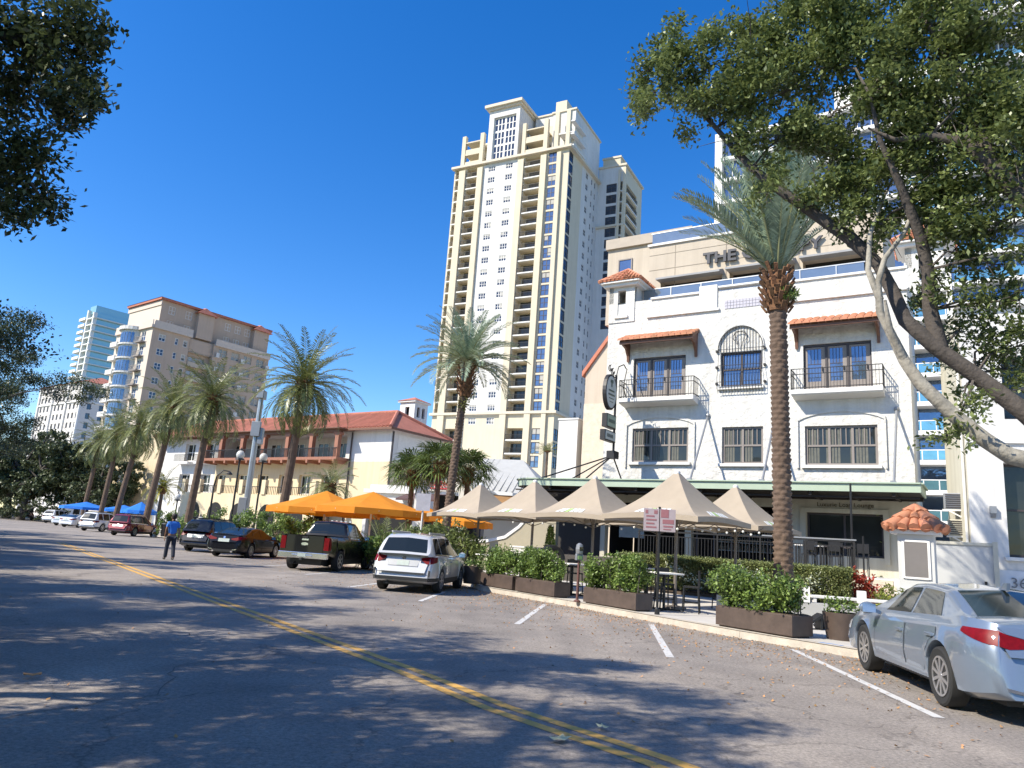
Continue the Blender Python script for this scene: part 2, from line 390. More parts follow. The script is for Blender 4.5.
mb.quad((*(k0-nn*.004),.0),(*(k0+d*.45-nn*.004),.0),(*(k0+d*.45+nn*.016),.152),(*(k0+nn*.016),.152))
mb.quad((*(k0+nn*.016),.153),(*(k0+d*.45+nn*.016),.153),(*(k0+d*.45+nn*.165),.153),(*(k0+nn*.165),.153))
tag(mb.build('kerb_paint', M['kerbblue']), kind='structure')
# fallen leaves
M['deadleaf'] = mat('dead_leaf', (.36,.2,.085), .9, var=0, island=.5)
n = 7500
t = nrg.uniform(0,1,n)
base = np.array([np.interp(t, [0,.5,.62,1], [9.3,-.3,-1.4,-12]), np.interp(t, [0,.5,.62,1], [8.3,23.8,26.4,42.6])]).T
dist = np.abs(nrg.normal(0,1,n))**1.5*1.6+.03
nd = np.array([-.84,-.54]); P = np.c_[base+nd*dist[:,None]+nrg.normal(0,.15,(n,2)), np.full(n,.012)]
extra = np.c_[nrg.uniform(-9,6,260), nrg.uniform(5,24,260), np.full(260,.012)]
P = np.r_[P, extra]
V, F = leaf_quads(P, .05, .032, nrg, up=3); V[:,2] = np.clip(V[:,2], .006, .03)
tag(link('fallen_leaves', np_mesh('fallen_leaves', V, F, M['deadleaf'])), kind='stuff')
# two pale scraps near the centre line and one leaf on the left
M['paleleaf'] = mat('pale_leaf', (.6,.55,.32), .8, var=.2)
for (px,py,s,lb) in ((560,741,.13,'crumpled pale dry leaf lying on the yellow centre line'),(602,729,.09,'small pale dry leaf lying just past the yellow centre line'),(32,677,.11,'curled orange brown leaf lying alone on the shaded road')):
    g = gnd(px,py,.01); mb = MB()
    q = [(math.cos(a)*s*(1 if i%2 else .55), math.sin(a)*s*.5*(1 if i%2 else .7), .015+.02*(i%2)) for i,a in enumerate(np.linspace(0,2*PI,9)[:-1])]
    mb.add([(0,0,.03)]+q, [(0,i+1,(i+1)%8+1) for i in range(8)])
    o = mb.build('fallen_leaf', M['paleleaf'] if px > 100 else M['deadleaf'], loc=g, rot=(0,0,px)); tag(o, lb, 'leaf')
M['blind'] = mat('window_blind', (.4,.385,.35), .8, var=.15, vs=3)
# ================================================================== windows
WC = {}
def window(parent, loc, rz, w, h, cols=3, rows=1, fr=None, gl=None, fw=.07, name='window', sash=False, munt=0, dep=.07, label=None, pane=True, blind=0.):
    key = (round(w,3), round(h,3), cols, rows, fr.name, gl.name, fw, sash, munt)
    if key not in WC:
        f = MB(); y0, y1 = -.02, dep
        f.box(0,w,y0,y1,0,fw); f.box(0,w,y0,y1,h-fw,h); f.box(0,fw,y0,y1,fw,h-fw); f.box(w-fw,w,y0,y1,fw,h-fw)
        cw = (w-fw)/cols
        for i in range(1, cols): f.box(i*cw, i*cw+fw, y0+.003, y1, fw, h-fw)
        for i in range(cols):
            a, b = i*cw+fw, (i+1)*cw
            for j in range(1, rows): f.box(a,b,y0+.006,y1-.01,h*j/rows-fw*.35,h*j/rows+fw*.35)
            if sash: f.box(a,b,y0+.006,y1-.01,h*.5-fw*.4,h*.5+fw*.4)
            for k in range(munt):
                x = a+(b-a)*(k+1)/(munt+1); f.box(x-.018,x+.018,y0+.012,y1-.015,h*.5+fw*.4,h-fw)
        g = MB(); g.box(fw*.5,w-fw*.5,dep*.45,dep*.6,fw*.5,h-fw*.5)
        WC[key] = (f.mesh(name, fr), g.mesh('pane', gl))
    a, b = WC[key]
    o = link(name, a, parent, loc=loc, rot=(0,0,rz))
    if pane: link('pane', b, o)
    if rnd.random() < blind:
        bk = ('blind', round(w,2), round(h,2), rnd.randrange(4))
        if bk not in WC:
            q = MB(); dr = (.3,.5,.75,.42)[bk[3]]; x0, x1 = ((fw,w-fw),(fw,w-fw),(w*.5,w-fw),(fw,w*.5))[bk[3]]; q.box(x0,x1,dep*.33,dep*.42,h*(1-dr),h-fw); WC[bk] = q.mesh('blind', M['blind'])
        link('blind', WC[bk], o)
    if label: o['label'] = label
    return o

def barrel_tiles(mb, x0, x1, y0, z0, y1, z1, w=.2, rows=3, mi=0):
    """rows of half-round tiles on a slope from (y0,z0) low to (y1,z1) high, running along x"""
    n = max(1, round((x1-x0)/w)); w = (x1-x0)/n
    for r in range(rows):
        for i in range(n):
            cx = x0+(i+.5)*w; t0, t1 = r/rows-.04, (r+1)/rows
            ya, za = y0+(y1-y0)*t0, z0+(z1-z0)*t0+.03; yb, zb = y0+(y1-y0)*t1, z0+(z1-z0)*t1
            vs = []
            for (yy, zz, k) in ((ya,za,1.),(yb,zb,.85)):
                for q in range(6):
                    a = PI*q/5; vs.append((cx-math.cos(a)*w*.5*k, yy, zz+math.sin(a)*w*.42*k))
            mb.add(vs, [(q,q+1,q+7,q+6) for q in range(5)]+[(5,4,3,2,1,0)], mi)

def text(body, size, m, parent, loc, rot, ext=.02, name='lettering', offset=0., align='CENTER', scx=1.):
    c = bpy.data.curves.new(name, 'FONT'); c.body = body; c.size = size; c.extrude = ext; c.offset = offset; c.align_x = align
    c.materials.append(m); c.resolution_u = 2
    tmp = bpy.data.objects.new('tmp', c); COL.objects.link(tmp); dg = bpy.context.evaluated_depsgraph_get(); me = bpy.data.meshes.new_from_object(tmp.evaluated_get(dg)); bpy.data.objects.remove(tmp)
    me.name = name; o = bpy.data.objects.new(name, me); COL.objects.link(o); o.parent = parent; o.location = loc; o.rotation_euler = rot; o.scale = (scx,1,1)
    return o

# ================================================================== THE WHITE STUCCO HOTEL
wb = thing('hotel', 'white stucco three storey hotel with iron balconies, tile awnings and mint green canopy', 'building', (16.5,30,0), R(-33))
U = lambda u: -u
holes = [(-12.35,-9.6,9.0,11.2),(-4.12,-1.32,9.0,11.2),(-7.85,-5.95,9.45,11.12),(-12.28,-9.4,5.87,7.56),(-7.78,-5.9,5.8,7.52),(-4.1,-1.2,5.74,7.47)]
w = MB(); w.wall(-13.85,.12,4.5,14.25,holes,0,.24)
w.box(-13.85,-13.6,.002,13,4.5,14.25); w.box(-.13,.12,.002,3.0,.15,14.25)
w.quad((-13.6,.25,13.95),(-.13,.25,13.95),(-.13,3,13.95),(-13.6,3,13.95)); w.quad((-13.6,.25,14.25),(-13.6,.25,13.9),(-.13,.25,13.9),(-.13,.25,14.25))
w.box(-13.6,-.13,.0,.25,14.25,14.27)
w.build('wall', M['stucco'], wb)
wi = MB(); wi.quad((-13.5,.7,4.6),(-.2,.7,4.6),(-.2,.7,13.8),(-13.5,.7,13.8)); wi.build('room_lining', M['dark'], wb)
# parapet trim, stepped blocks, cornice lines
tr = MB(); tr.box(-11.5,-8.95,-.09,.34,14.25,14.36); tr.box(-4.95,.2,-.09,.34,14.25,14.36); tr.box(-8.0,-5.9,-.09,.34,14.42,14.52)
tr.box(-11.7,-7.95,-.12,0,13.28,13.4); tr.box(-5.85,.2,-.12,0,13.28,13.4)
tr.box(-8.95,-8.05,-.07,.32,13.4,14.62); tr.box(-5.85,-4.95,-.07,.32,13.4,14.62)
tr.build('parapet_trim', M['white'], wb, bevel=.015)
vt = MB()
for i in range(12):
    for j in range(3): vt.box(-7.7+i*.15,-7.7+i*.15+.13,-.03,.02,13.32+j*.15,13.32+j*.15+.13)
vt.build('screen_tile', mat('lilac_grey_tile', (.47,.45,.5), .7), wb)
# mouldings over the lower windows
for (a, b) in ((-12.6,-9.1),(-4.4,-.9)):
    mo = MB(); pts = [(a,5.6),(a,7.75)]+[(a+(b-a)*k/14, 7.75+.38*math.sin(PI*k/14)**.7) for k in range(15)]+[(b,7.75),(b,5.6)]
    for p, q in zip(pts, pts[1:]):
        if (Vector(p)-Vector(q)).length > .01: mo.bar((p[0],-.02,p[1]),(q[0],-.02,q[1]),.07,.13)
    mo.build('window_moulding', M['stucco'], wb)
# lower windows: double hung sashes with upright glazing bars above
for (a,b,c,d,n,fr) in ((-12.28,-9.4,5.87,7.56,3,'darkframe'),(-7.78,-5.9,5.8,7.52,2,'taupe'),(-4.1,-1.2,5.74,7.47,3,'taupe')):
    o = window(wb, (a,.12,c), 0, b-a, d-c, n, 1, M['taupe'], M['glassdark'], .1, sash=True, munt=3)
    for i_ in range(n):
        cw_ = (b-a)/n; cb = MB(); x_ = a+i_*cw_; k_ = rnd.choice((.3,.4,.5))
        for t_ in range(7):
            if t_/7 < k_ or t_ > 5: cb.box(x_+.1+(cw_-.1)*t_/7, x_+.1+(cw_-.1)*(t_+.75)/7, .145, .15, c+.12, d-.12)
        cb.build('curtain', mat('curtain', (.13,.13,.11), .9, var=.3, vs=6), o).matrix_parent_inverse = Matrix.Translation((-a,-.12,-c))
    s = MB(); s.box(a-.14,b+.14,-.16,.1,c-.14,c-.002); s.build('window_sill', M['white'], wb, bevel=.012)
# upper french doors, three leaves each
for (a,b) in ((-12.35,-9.6),(-4.12,-1.32)):
    f = MB(); W_ = b-a; f.box(a,b,.1,.24,11.1,11.2); f.box(a,a+.07,.1,.24,9,11.1); f.box(b-.07,b,.1,.24,9,11.1)
    lw = (W_-.14)/3
    for k in (1,2): f.box(a+.07+k*lw-.05,a+.07+k*lw+.05,.09,.24,9,11.1)
    f.build('door_frame', M['darkframe'], wb)
    for k in range(3):
        x0, x1 = a+.07+k*lw+.05*(k>0), a+.07+(k+1)*lw-.05*(k<2)
        dl = MB(); dl.box(x0,x0+.09,.13,.18,9.02,11.08); dl.box(x1-.17,x1,.13,.18,9.02,11.08); dl.box(x0+.09,x1-.17,.13,.18,9.02,9.5); dl.box(x0+.09,x1-.17,.13,.18,10.99,11.08)
        d_ = dl.build('door', M['taupe'], wb)
        g = MB(); g.box(x0+.09,x1-.17,.15,.165,9.5,10.99); g.build('pane', M['glassblue'], d_)
        bars = MB()
        for q in range(3): bars.box(x0+.09+(x1-x0-.26)*(q+1)/4-.012,x0+.09+(x1-x0-.26)*(q+1)/4+.012,.135,.16,10.3,10.99)
        bars.box(x0+.09,x1-.17,.135,.16,10.28,10.31); bars.build('glazing_bar', M['darkframe'], d_)
        hd = MB(); hd.box(x1-.14,x1-.11,.06,.13,9.95,10.15); hd.build('handle', M['iron'], d_)
# middle casements behind the arched iron grille
window(wb, (-7.85,.12,9.45), 0, 1.9, 1.67, 2, 2, M['darkframe'], M['glassblue'], .1)
s = MB(); s.box(-8.0,-5.85,-.14,.1,9.3,9.448); s.build('window_sill', M['white'], wb, bevel=.012)
ar = MB()
pts = [(-6.92-1.05*math.cos(PI*k/20), 11.3+1.12*math.sin(PI*k/20)) for k in range(21)]
for p, q in zip(pts, pts[1:]): ar.bar((p[0],-.03,p[1]),(q[0],-.03,q[1]),.1,.12)
ar.build('window_arch', M['stucco'], wb)
gr = MB(); n = 15
for i in range(n+1):
    x = -7.95+2.06*i/n; u = (x+6.92)/1.03; top = 11.3+1.05*math.sqrt(max(0,1-u*u))
    gr.tube([(x,-.12,9.12),(x,-.3,9.35),(x,-.3,9.9),(x,-.14,10.6),(x,-.1,top)], .012, 4)
for z, yy in ((9.35,-.3),(9.62,-.31),(10.45,-.17),(11.25,-.12)): gr.bar((-7.97,yy,z),(-5.87,yy,z),.03,.02)
for p, q in zip(pts, pts[1:]): gr.bar((p[0],-.1,p[1]-.05),(q[0],-.1,q[1]-.05),.03,.03)
for sx in (-1,1):
    gr.tube([(-6.92+sx*(.1+.45*math.sin(t)*t/5),-.12,11.35+.75*math.sin(t*.5)) for t in np.linspace(0,5.5,16)], .014, 4)
    for z in (9.6,10.4,11.2): gr.box(-6.92+sx*1.12-.05,-6.92+sx*1.12+.05,-.12,0,z-.05,z+.05)
gr.build('window_grille', M['iron'], wb)
# balconies
for (a,b) in ((-12.75,-8.92),(-4.5,-.85)):
    s = MB(); s.prism_x([(0,8.62),(-.72,8.72),(-.8,8.78),(-.8,8.97),(0,8.97)], a, b); bo = s.build('balcony', M['white'], wb, bevel=.01)
    rl = MB(); yy = -.76
    for z in (9.05,9.66,9.9): 
        rl.bar((a,yy,z),(b,yy,z),.035,.03); rl.bar((a,yy,z),(a,0,z),.035,.03); rl.bar((b,yy,z),(b,0,z),.035,.03)
    k = int((b-a)/.125)
    for i in range(k+1):
        x = a+(b-a)*i/k; rl.bar((x,yy,8.97),(x,yy,9.9),.016 if i%6 else .03)
    for i in range(1,6):
        for x in (a,b): rl.bar((x,yy*i/6,8.97),(x,yy*i/6,9.9),.016)
    rl.build('railing', M['iron'], bo)
# tile awnings on brackets
for (a,b) in ((-12.75,-8.95),(-4.5,-.9)):
    s = MB(); s.prism_x([(0,12.25),(-.95,11.82),(-.95,11.92),(0,12.36)], a, b); s.box(a,b,-.98,-.88,11.72,11.83)
    ao = s.build('awning', M['wood'], wb)
    t = MB(); barrel_tiles(t, a-.06, b+.06, -1.08, 11.88, 0, 12.38, .3, 3); t.build('roof_tile', M['tile'], ao)
    for x in (a+.12, b-.12):
        q = MB(); q.prism_x([(0,12.2),(0,11.05),(-.1,11.0),(-.16,11.3),(-.4,11.62),(-.9,11.75),(-.9,11.85)], x-.06, x+.06); q.build('bracket', M['wood'], ao)
# corner pavilions with tiled caps
for dx_ in (0.,13.97):
    s = MB(); s.wall(-13.85,-12.4,14.252,15.15,[(-13.35,-12.9,14.252,14.95)],-.05,.25); s.wall(-13.85,-12.4,13.2,14.252,[(-13.35,-12.9,13.55,14.252)],-.05,.25)
    s.box(-13.85,-13.6,-.05,1.4,14.252,15.15); s.box(-12.65,-12.4,.2,1.4,14.252,15.15); s.box(-13.6,-12.65,1.2,1.4,14.252,15.15)
    s.quad((-13.85,-.05,13.2),(-13.85,-.002,13.2),(-13.85,-.002,14.25),(-13.85,-.05,14.25)); s.quad((-12.4,-.05,13.2),(-12.4,-.002,13.2),(-12.4,-.002,14.25),(-12.4,-.05,14.25))
    s.box(-13.5,-12.75,-.14,.0,13.42,13.548)
    pv = s.build('corner_pavilion', M['stucco'], wb)
    s = MB(); s.box(-14.1,-12.15,-.3,1.65,15.15,15.3); s.box(-14.25,-12.0,-.45,1.8,15.3,15.4); s.build('eaves', M['white'], pv)
    t = MB(); cx, cy, hz = -13.125, .675, 16.35
    base = [(-14.3,-.5),(-11.95,-.5),(-11.95,1.85),(-14.3,1.85)]
    t.add([(x,y,15.41) for x,y in base]+[(cx,cy,hz)], [(0,1,4),(1,2,4),(2,3,4),(3,0,4)])
    for side in range(4):
        a, b = Vector((*base[side],15.42)), Vector((*base[(side+1)%4],15.42)); ap = Vector((cx,cy,hz))
        for r in range(5):
            p, q = a.lerp(ap, r/5), b.lerp(ap, r/5); p2, q2 = a.lerp(ap,(r+1.1)/5), b.lerp(ap,(r+1.1)/5); n = max(1, round((q-p).length/.24))
            for i in range(n):
                t.tube([p.lerp(q,(i+.5)/n)+Vector((0,0,.03)), p2.lerp(q2,(i+.5)/n)], [.1,.07], 6)
        t.tube([a, ap+Vector((0,0,.04))], [.1,.08], 6)
    t.build('roof_tile', M['tile'], pv)
    if dx_: pv.location.x = dx_
# set back penthouse with dark openings and big letters
ph = MB(); oh = [(-12.2,-8.75,14.3,16.4),(-8.35,-5.05,14.3,16.45),(-4.65,-1.7,14.3,16.5)]
ph.wall(-12.9,-1.0,13.96,18.55,oh,3,1.0); ph.box(-12.9,-12.6,3.002,9,13.96,18.55); ph.box(-1.3,-1.0,3.002,9,13.96,18.55); ph.quad((-12.6,3.25,18.4),(-1.3,3.25,18.4),(-1.3,9,18.4),(-12.6,9,18.4)); ph.quad((-12.6,3.25,18.2),(-1.3,3.25,18.2),(-1.3,3.25,18.55),(-12.6,3.25,18.55))
po = ph.build('penthouse', M['beige'], wb)
j = MB(); j.box(-12.9,-1.0,2.985,3,17.1,17.13); j.box(-12.9,-1.0,2.985,3,18.0,18.02)
for x in (-11.4,-8.55,-4.85): j.box(x,x+.03,2.985,3,13.96,18.5)
j.build('wall_joint', mat('joint', (.33,.28,.22), .9), po)
cp = MB(); cp.box(-13.0,-.9,2.9,3.35,18.55,18.68); cp.build('coping', M['white'], po)
for h in oh:
    g = MB(); g.box(h[0],h[1],3.7,3.75,h[2],h[3]); g.build('pane', M['glassdark'], po)
    s = MB(); s.prism_x([(3,h[3]+.25),(2.35,h[3]-.02),(2.35,h[3]-.12),(3,h[3]-.08)], h[0]-.05,h[1]+.05); s.build('sun_hood', mat('hood_grey', (.3,.3,.3), .7), po)
gl = MB(); gl.box(-12.3,-1.6,.9,.92,14.3,15.15); gr_ = gl.build('glass_railing', M['glassclear'], wb)
hr = MB(); hr.box(-12.35,-1.55,.88,.94,15.15,15.2)
for i in range(7): hr.box(-12.4+i*1.6,-12.36+i*1.6,.86,.9,13.96,15.15)
hr.build('handrail', M['steel'], gr_)
gl = MB(); gl.box(-12.8,-1.1,3.1,3.12,18.68,19.35); gr_ = gl.build('glass_railing', M['glassclear'], po)
hr = MB(); hr.box(-12.85,-1.05,3.08,3.14,19.35,19.4); hr.build('handrail', M['steel'], gr_)
M['letter'] = mat('charcoal_letter', (.05,.05,.055), .4, metal=.3)
tx = text('THE CANOPY', .86, M['letter'], po, (-6.72,2.86,17.0), (R(90),0,0), .06, offset=.025, scx=1.13)
ser = MB()
for x in (-10.02,-9.5,-9.2,-8.75,-8.5,-3.95,-4.45): ser.box(x-.12,x+.12,2.8,2.92,17.0,17.08)
# ground floor under the canopy
gf = MB()
gh = [(-4.1,-1.12,1.95,3.72),(-9.2,-5.0,1.25,3.9),(-13.6,-9.5,1.25,3.9)]
gf.wall(-13.85,.12,1.2,4.5,gh,.05,.4); gf.build('ground_floor_wall', M['greycream'], wb)
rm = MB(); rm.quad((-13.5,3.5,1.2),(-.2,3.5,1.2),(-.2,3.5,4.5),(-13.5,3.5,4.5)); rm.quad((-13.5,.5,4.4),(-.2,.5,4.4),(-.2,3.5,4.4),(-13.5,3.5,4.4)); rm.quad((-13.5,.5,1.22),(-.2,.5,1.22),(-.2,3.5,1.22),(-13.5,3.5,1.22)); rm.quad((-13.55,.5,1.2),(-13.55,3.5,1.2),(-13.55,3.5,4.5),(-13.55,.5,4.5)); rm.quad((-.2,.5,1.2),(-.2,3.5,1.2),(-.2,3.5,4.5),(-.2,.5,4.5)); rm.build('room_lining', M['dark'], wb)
window(wb, (-4.1,.25,1.95), 0, 2.98, 1.77, 2, 1, M['darkframe'], M['glassdark'], .08)
mo = MB()
for b_ in ((-4.35,-.9,3.72,3.9),(-4.35,-4.12,1.7,3.72),(-1.1,-.9,1.7,3.72)): mo.box(b_[0],b_[1],-.03,.046,b_[2],b_[3])
mo.build('window_surround', M['greycream'], wb)
tx2 = text('Luxurie Loan Lounge', .26, mat('bronze_letter', (.1,.075,.03), .5), wb, (-2.55,.03,3.98), (R(90),0,0), .012)
for i in range(5):
    x = -9.0+i*.8
    f = MB(); f.box(x,x+.06,.2,.26,1.25,3.7); f.box(x,x+.8,.2,.26,2.9,2.96); f.build('door_mullion', M['darkframe'], wb)
lp = MB(); lp.box(-12.9,-11.6,.2,.24,2.2,3.3); lp.build('window_panel', mat('grey_glass_panel', (.25,.28,.28), .3, var=.3), wb)
sh = MB()
for r in range(4): sh.box(-8.9,-6.2,3.2,3.45,1.9+r*.4,1.94+r*.4)
bs = MB()
for r in range(4):
    for i in range(22): bs.lathe([(.035,0),(.035,.18),(.013,.24),(.013,.3)], 6, (-8.8+i*.12,3.3,1.941+r*.4))
so = sh.build('back_bar_shelf', M['greymetal'], wb); bs.build('bottle', mat('bottle_glass', (.3,.3,.26), .2, var=.6, vs=9), so)
sb = MB(); sb.box(-18.2,-13.86,.4,.6,.15,4.4); sb.build('dark_backdrop', mat('backdrop_dark', (.04,.035,.03), .8), wb)  # added dark backdrop, stands in for the darkness under the canopy
# mint canopy with rounded left end
def canopy_outline(y0, r=1.6):
    P = [(.45,0.04),(.45,y0)]
    P += [(-16.3-math.sin(t)*r, y0+r-math.cos(t)*r) for t in np.linspace(0,PI/2,9)] + [(-17.9,0.04)]
    return P
c_ = MB(); c_.prism(canopy_outline(-2.6), 4.42, 4.5); co_ = c_.build('canopy', mat('canopy_soffit', (.035,.03,.026), .8), wb)  # shade of the underside is put into the soffit colour
f = MB(); P = canopy_outline(-2.6)[1:]; P = [(.45,.0)]+P
for p, q in zip(P, P[1:]):
    a, b = Vector((*p,4.58)), Vector((*q,4.58)); d = (b-a).normalized(); f.bar(a-d*.02, b+d*.02, .06, .36)
f.build('fascia', M['mint'], co_)
f = MB()
for p, q in zip(P, P[1:]):
    a, b = Vector((*p,4.74)), Vector((*q,4.74)); d = (b-a).normalized(); n_ = Vector((d.y,-d.x,0))*-.05; f.bar(a+n_-d*.02, b+n_+d*.02, .12, .05)
f.build('gutter', M['mint'], co_)
f = MB()
for i in range(12): f.box(-17+i*1.5,-16.9+i*1.5,-2.5,0,4.24,4.42)
f.box(-17.5,.4,-2.35,-2.2,4.18,4.24); f.box(-17.5,.4,-.3,-.12,4.26,4.42)
f.build('beam', mat('canopy_beam', (.03,.024,.02), .8), co_)  # beams painted near black too, as if in the canopy's shade
for u in (8.45,5.35,.45):
    r_ = MB(); r_.tube([(U(u),0,8.1),(U(u)+.02,-2.5,4.72)], .05, 8); r_.sphere((U(u),-.03,8.1),.11); r_.box(U(u)-.1,U(u)+.1,-2.6,-2.42,4.7,4.84); r_.build('tie_rod', M['greymetal'], co_)
# terrace in front of the ground floor
tr = MB(); tr.box(-2.4,.12,-5.6,.05,.1,1.2); tr.build('terrace_wall', M['whitewall'], wb); tr = MB(); tr.box(-14.5,-2.401,-5.6,.05,.1,1.2); tr.build('terrace', mat('dark_terrace', (.07,.06,.05), .8), wb)
st = MB()
for r in range(6):
    for i in range(22):
        x0 = -14.4+i*.66+(.3 if r%2 else 0)
        if -2.4 < x0 and x0+.62 < .1: st.box(x0,x0+.62,-5.63,-5.6,.16+r*.17,.16+r*.17+.155)
st.build('terrace_facing', M['stone'], wb)
rl = MB(); a, b = -4.6, -1.45
for x0, x1 in ((-9.5,-1.45),):
    rl.box(x0,x1,-5.5,-5.44,2.36,2.42); rl.box(x0,x1,-5.49,-5.45,1.32,1.36); rl.box(x0,x1,-5.49,-5.45,2.2,2.23)
    for i in range(int((x1-x0)/.13)): rl.box(x0+i*.13,x0+i*.13+.02,-5.48,-5.46,1.2,2.2)
    for i in range(6): rl.box(x0+i*1.6,x0+i*1.6+.06,-5.5,-5.44,1.2,2.36)
tro = rl.build('terrace_railing', M['iron'], wb)
cpb = MB(); cpb.box(-4.6,-1.4,-5.52,-5.42,2.421,2.47); cpb.build('handrail', M['steel'], tro)
pm = MB(); pm.tube([(-1.55,-5.4,1.2),(-1.55,-5.4,4.42)], .035, 8); pm.tube([(-1.2,-5.35,1.2),(-1.2,-5.35,2.6)], .03, 8); pm.build('canopy_post', M['blackmetal'], wb)

# ------------------------------------------------------------------ blade sign standing on the canopy
hs = thing('hanging_sign', 'oval double sided hotel sign with two name panels on an iron post above the canopy', 'sign', (16.5,30,0), R(-33))
M['signface'] = mat('sign_face', (.6,.62,.56), .5, var=.08); M['signgreen'] = mat('sign_green', (.35,.42,.3), .5)
X = -12.62
p_ = MB(); p_.tube([(X,-1.45,6.0),(X,-1.45,10.0)], .06, 8); p_.box(X-.2,X+.2,-1.8,-1.25,5.85,6.2); p_.build('post', M['iron'], hs)
p_ = MB()
for e in ((-16.2,-2.3,4.75),(-15.2,-1.2,4.75),(-13.6,-2.4,4.75),(-12.6,-.2,4.75)): p_.tube([(X,-1.5,6.0), e], .035, 6)
p_.build('stay', M['iron'], hs)
ov = MB(); M_ = Matrix.Translation((X,-2.15,9.0)) @ Matrix.Rotation(R(90),4,'Y')
ov.lathe([(.0001,-.09),(.62,-.09),(.62,.09),(.0001,.09)], 28, (0,0,0), 0, M_ @ Matrix.Diagonal((1.42,1,1,1))); oo = ov.build('oval_board', M['iron'], hs)
ov = MB()
for s_ in (-1,1): ov.lathe([(.0001,s_*.1-.004),(.55,s_*.1-.004),(.55,s_*.1+.004),(.0001,s_*.1+.004)], 28, (0,0,0), 0, M_ @ Matrix.Diagonal((1.42,1,1,1)))
ov.build('oval_face', M['signface'], oo)
ov = MB()
for s_ in (-1,1):
    x = X+s_*.115
    for (y0,y1,z0,z1) in ((-2.45,-1.85,9.02,9.1),(-2.5,-1.8,8.82,8.9),(-2.4,-1.9,8.66,8.7),(-2.3,-2.0,9.45,9.6),(-2.2,-2.1,9.25,9.45),(-2.35,-1.95,8.5,8.53)): ov.box(x-.006,x+.006,y0,y1,z0,z1)
ov.build('oval_lettering', mat('sign_ink', (.1,.13,.1), .5), oo)
for (z0,z1,y0,y1,m_) in ((7.25,7.9,-2.6,-1.55,'signgreen'),(6.6,7.1,-2.75,-1.55,'signface')):
    b_ = MB(); b_.box(X-.13,X+.13,y0,y1,z0,z1); q = b_.build('name_board', M['iron'], hs)
    b_ = MB()
    for s_ in (-1,1): b_.box(X+s_*.14-.008,X+s_*.14+.008,y0+.06,y1-.06,z0+.05,z1-.05)
    b_.build('board_face', M[m_], q)
    b_ = MB()
    for s_ in (-1,1):
        for k in range(7): b_.box(X+s_*.155-.005,X+s_*.155+.005,y0+.2+k*.1,y0+.25+k*.1,(z0+z1)/2-.08,(z0+z1)/2+.08)
    b_.build('board_lettering', mat('sign_ink2', (.08,.1,.08), .5), q)
sc_ = MB()
sc_.tube([(X,-1.45,9.95),(X,-1.2,10.5),(X,-.6,10.75),(X,-.3,10.6)], .03, 6); sc_.tube([(X,-.2,10.62),(X,-.6,9.6),(X,0,8.9)], .03, 6)
for k in range(5):
    a0 = k*.5
    sc_.tube([(X+.05*k,-1.6-.25*k+.18*math.sin(t)*t/5,9.95+.12*k%.2+.16*math.cos(t)*t/5) for t in np.linspace(.3,6,12)], .022, 5)
sc_.build('scrollwork', M['iron'], hs)
SIDE = lambda X: (lambda a, b, c: (X-b, a, c))          # wall facing +x
# ================================================================== TOWER
tw = thing('apartment_tower', 'tall cream and white apartment tower with stacked balconies, highest building in the middle', 'building', (8,150,0), R(-28))
FZ = [14+2.85*k for k in range(26)]
wl = MB()
def colwall(x0, x1, holes, mi, y=0.):
    wl.wall(x0, x1, 0, 28, [h for h in holes if h[2] < 28], y, 1.8, 0); wl.wall(x0, x1, 28, 88.1, [h for h in holes if h[2] >= 28], y, 1.8, mi)
bal = lambda a, b: [(a,b,z+.3,z+2.7,1.8) for z in FZ if z > 15 and not (z < 28 < z+2.7)]
FZb = [z for z in FZ if z > 15 and not (z < 28 < z+2.7)]
colwall(-28.6,-25.3,bal(-28.2,-27.1),0); colwall(-25.3,-20.5,bal(-25.1,-22.0),0)
WIN = [z+.75 for z in FZ]
wh = [(x-.95,x+.95,z,z+1.45) for x in (-18.3,-13.75) for z in WIN if z > 24 and not (z < 28 < z+1.45)]
wl.wall(-20.5,-11.4,0,28,[h for h in wh if h[2] < 28],0,.2,0); wl.wall(-20.5,-11.4,28,88.1,[h for h in wh if h[2] >= 28],0,.2,1)
colwall(-11.4,-5.3,bal(-9.7,-5.7),0)
colwall(-5.3,1.2,[(-3.7,-1.7,z+.15,z+2.6,.3) for z in FZb],0)
f = SIDE(1.2)
wl.wall(0,7.8,0,88.1,[(.3,2.4,z+.15,z+2.6,.3) for z in FZb],0,.3,0,fx=f)
sw = [(y,y+1.3,z,z+1.5) for y in (10.2,) for z in WIN if z > 20]+[(13.6,14.3,z,z+1.5) for z in WIN if z > 20]+[(15.6,16.3,z,z+1.5) for z in WIN if z > 20]
wl.wall(7.8,18,0,88.1,sw,0,.25,1,fx=f)
wl.box(-28.6,1.15,17.5,18,0,98); wl.box(-28.6,-28.3,.002,17.5,0,88.1); wl.box(-28.3,1.1,.4,17.4,87.7,88.0)
# upper storeys
wl.box(-19.9,-11.8,.8,9,88.1,102.2,1); wl.wall(-19.9,-11.8,88.1,102.2,[(-18.6,-12.7,89,99.8)],-.3,.9,1); wl.box(-19.9,-19.6,-.298,.8,88.1,102.2,1); wl.box(-12.1,-11.8,-.298,.8,88.1,102.2,1)
wl.box(-27.5,-20,4.2,14,88.1,95.5,0); wl.box(-28.0,-20.0,6,14,95.5,97.2,1)
wl.box(-11.5,-4.5,4.2,14,88.1,97.5,0); wl.box(-11,-5.2,6.5,14,97.5,101.8,1); wl.box(-5.8,-3.0,6.4,10.5,97.5,105.0,0)
wl.box(-4.4,1.2,2.5,17.9,88.1,99.2,1); wl.box(-2.2,1.0,-1.2+1.4,2.5,88.1,88.6,0)
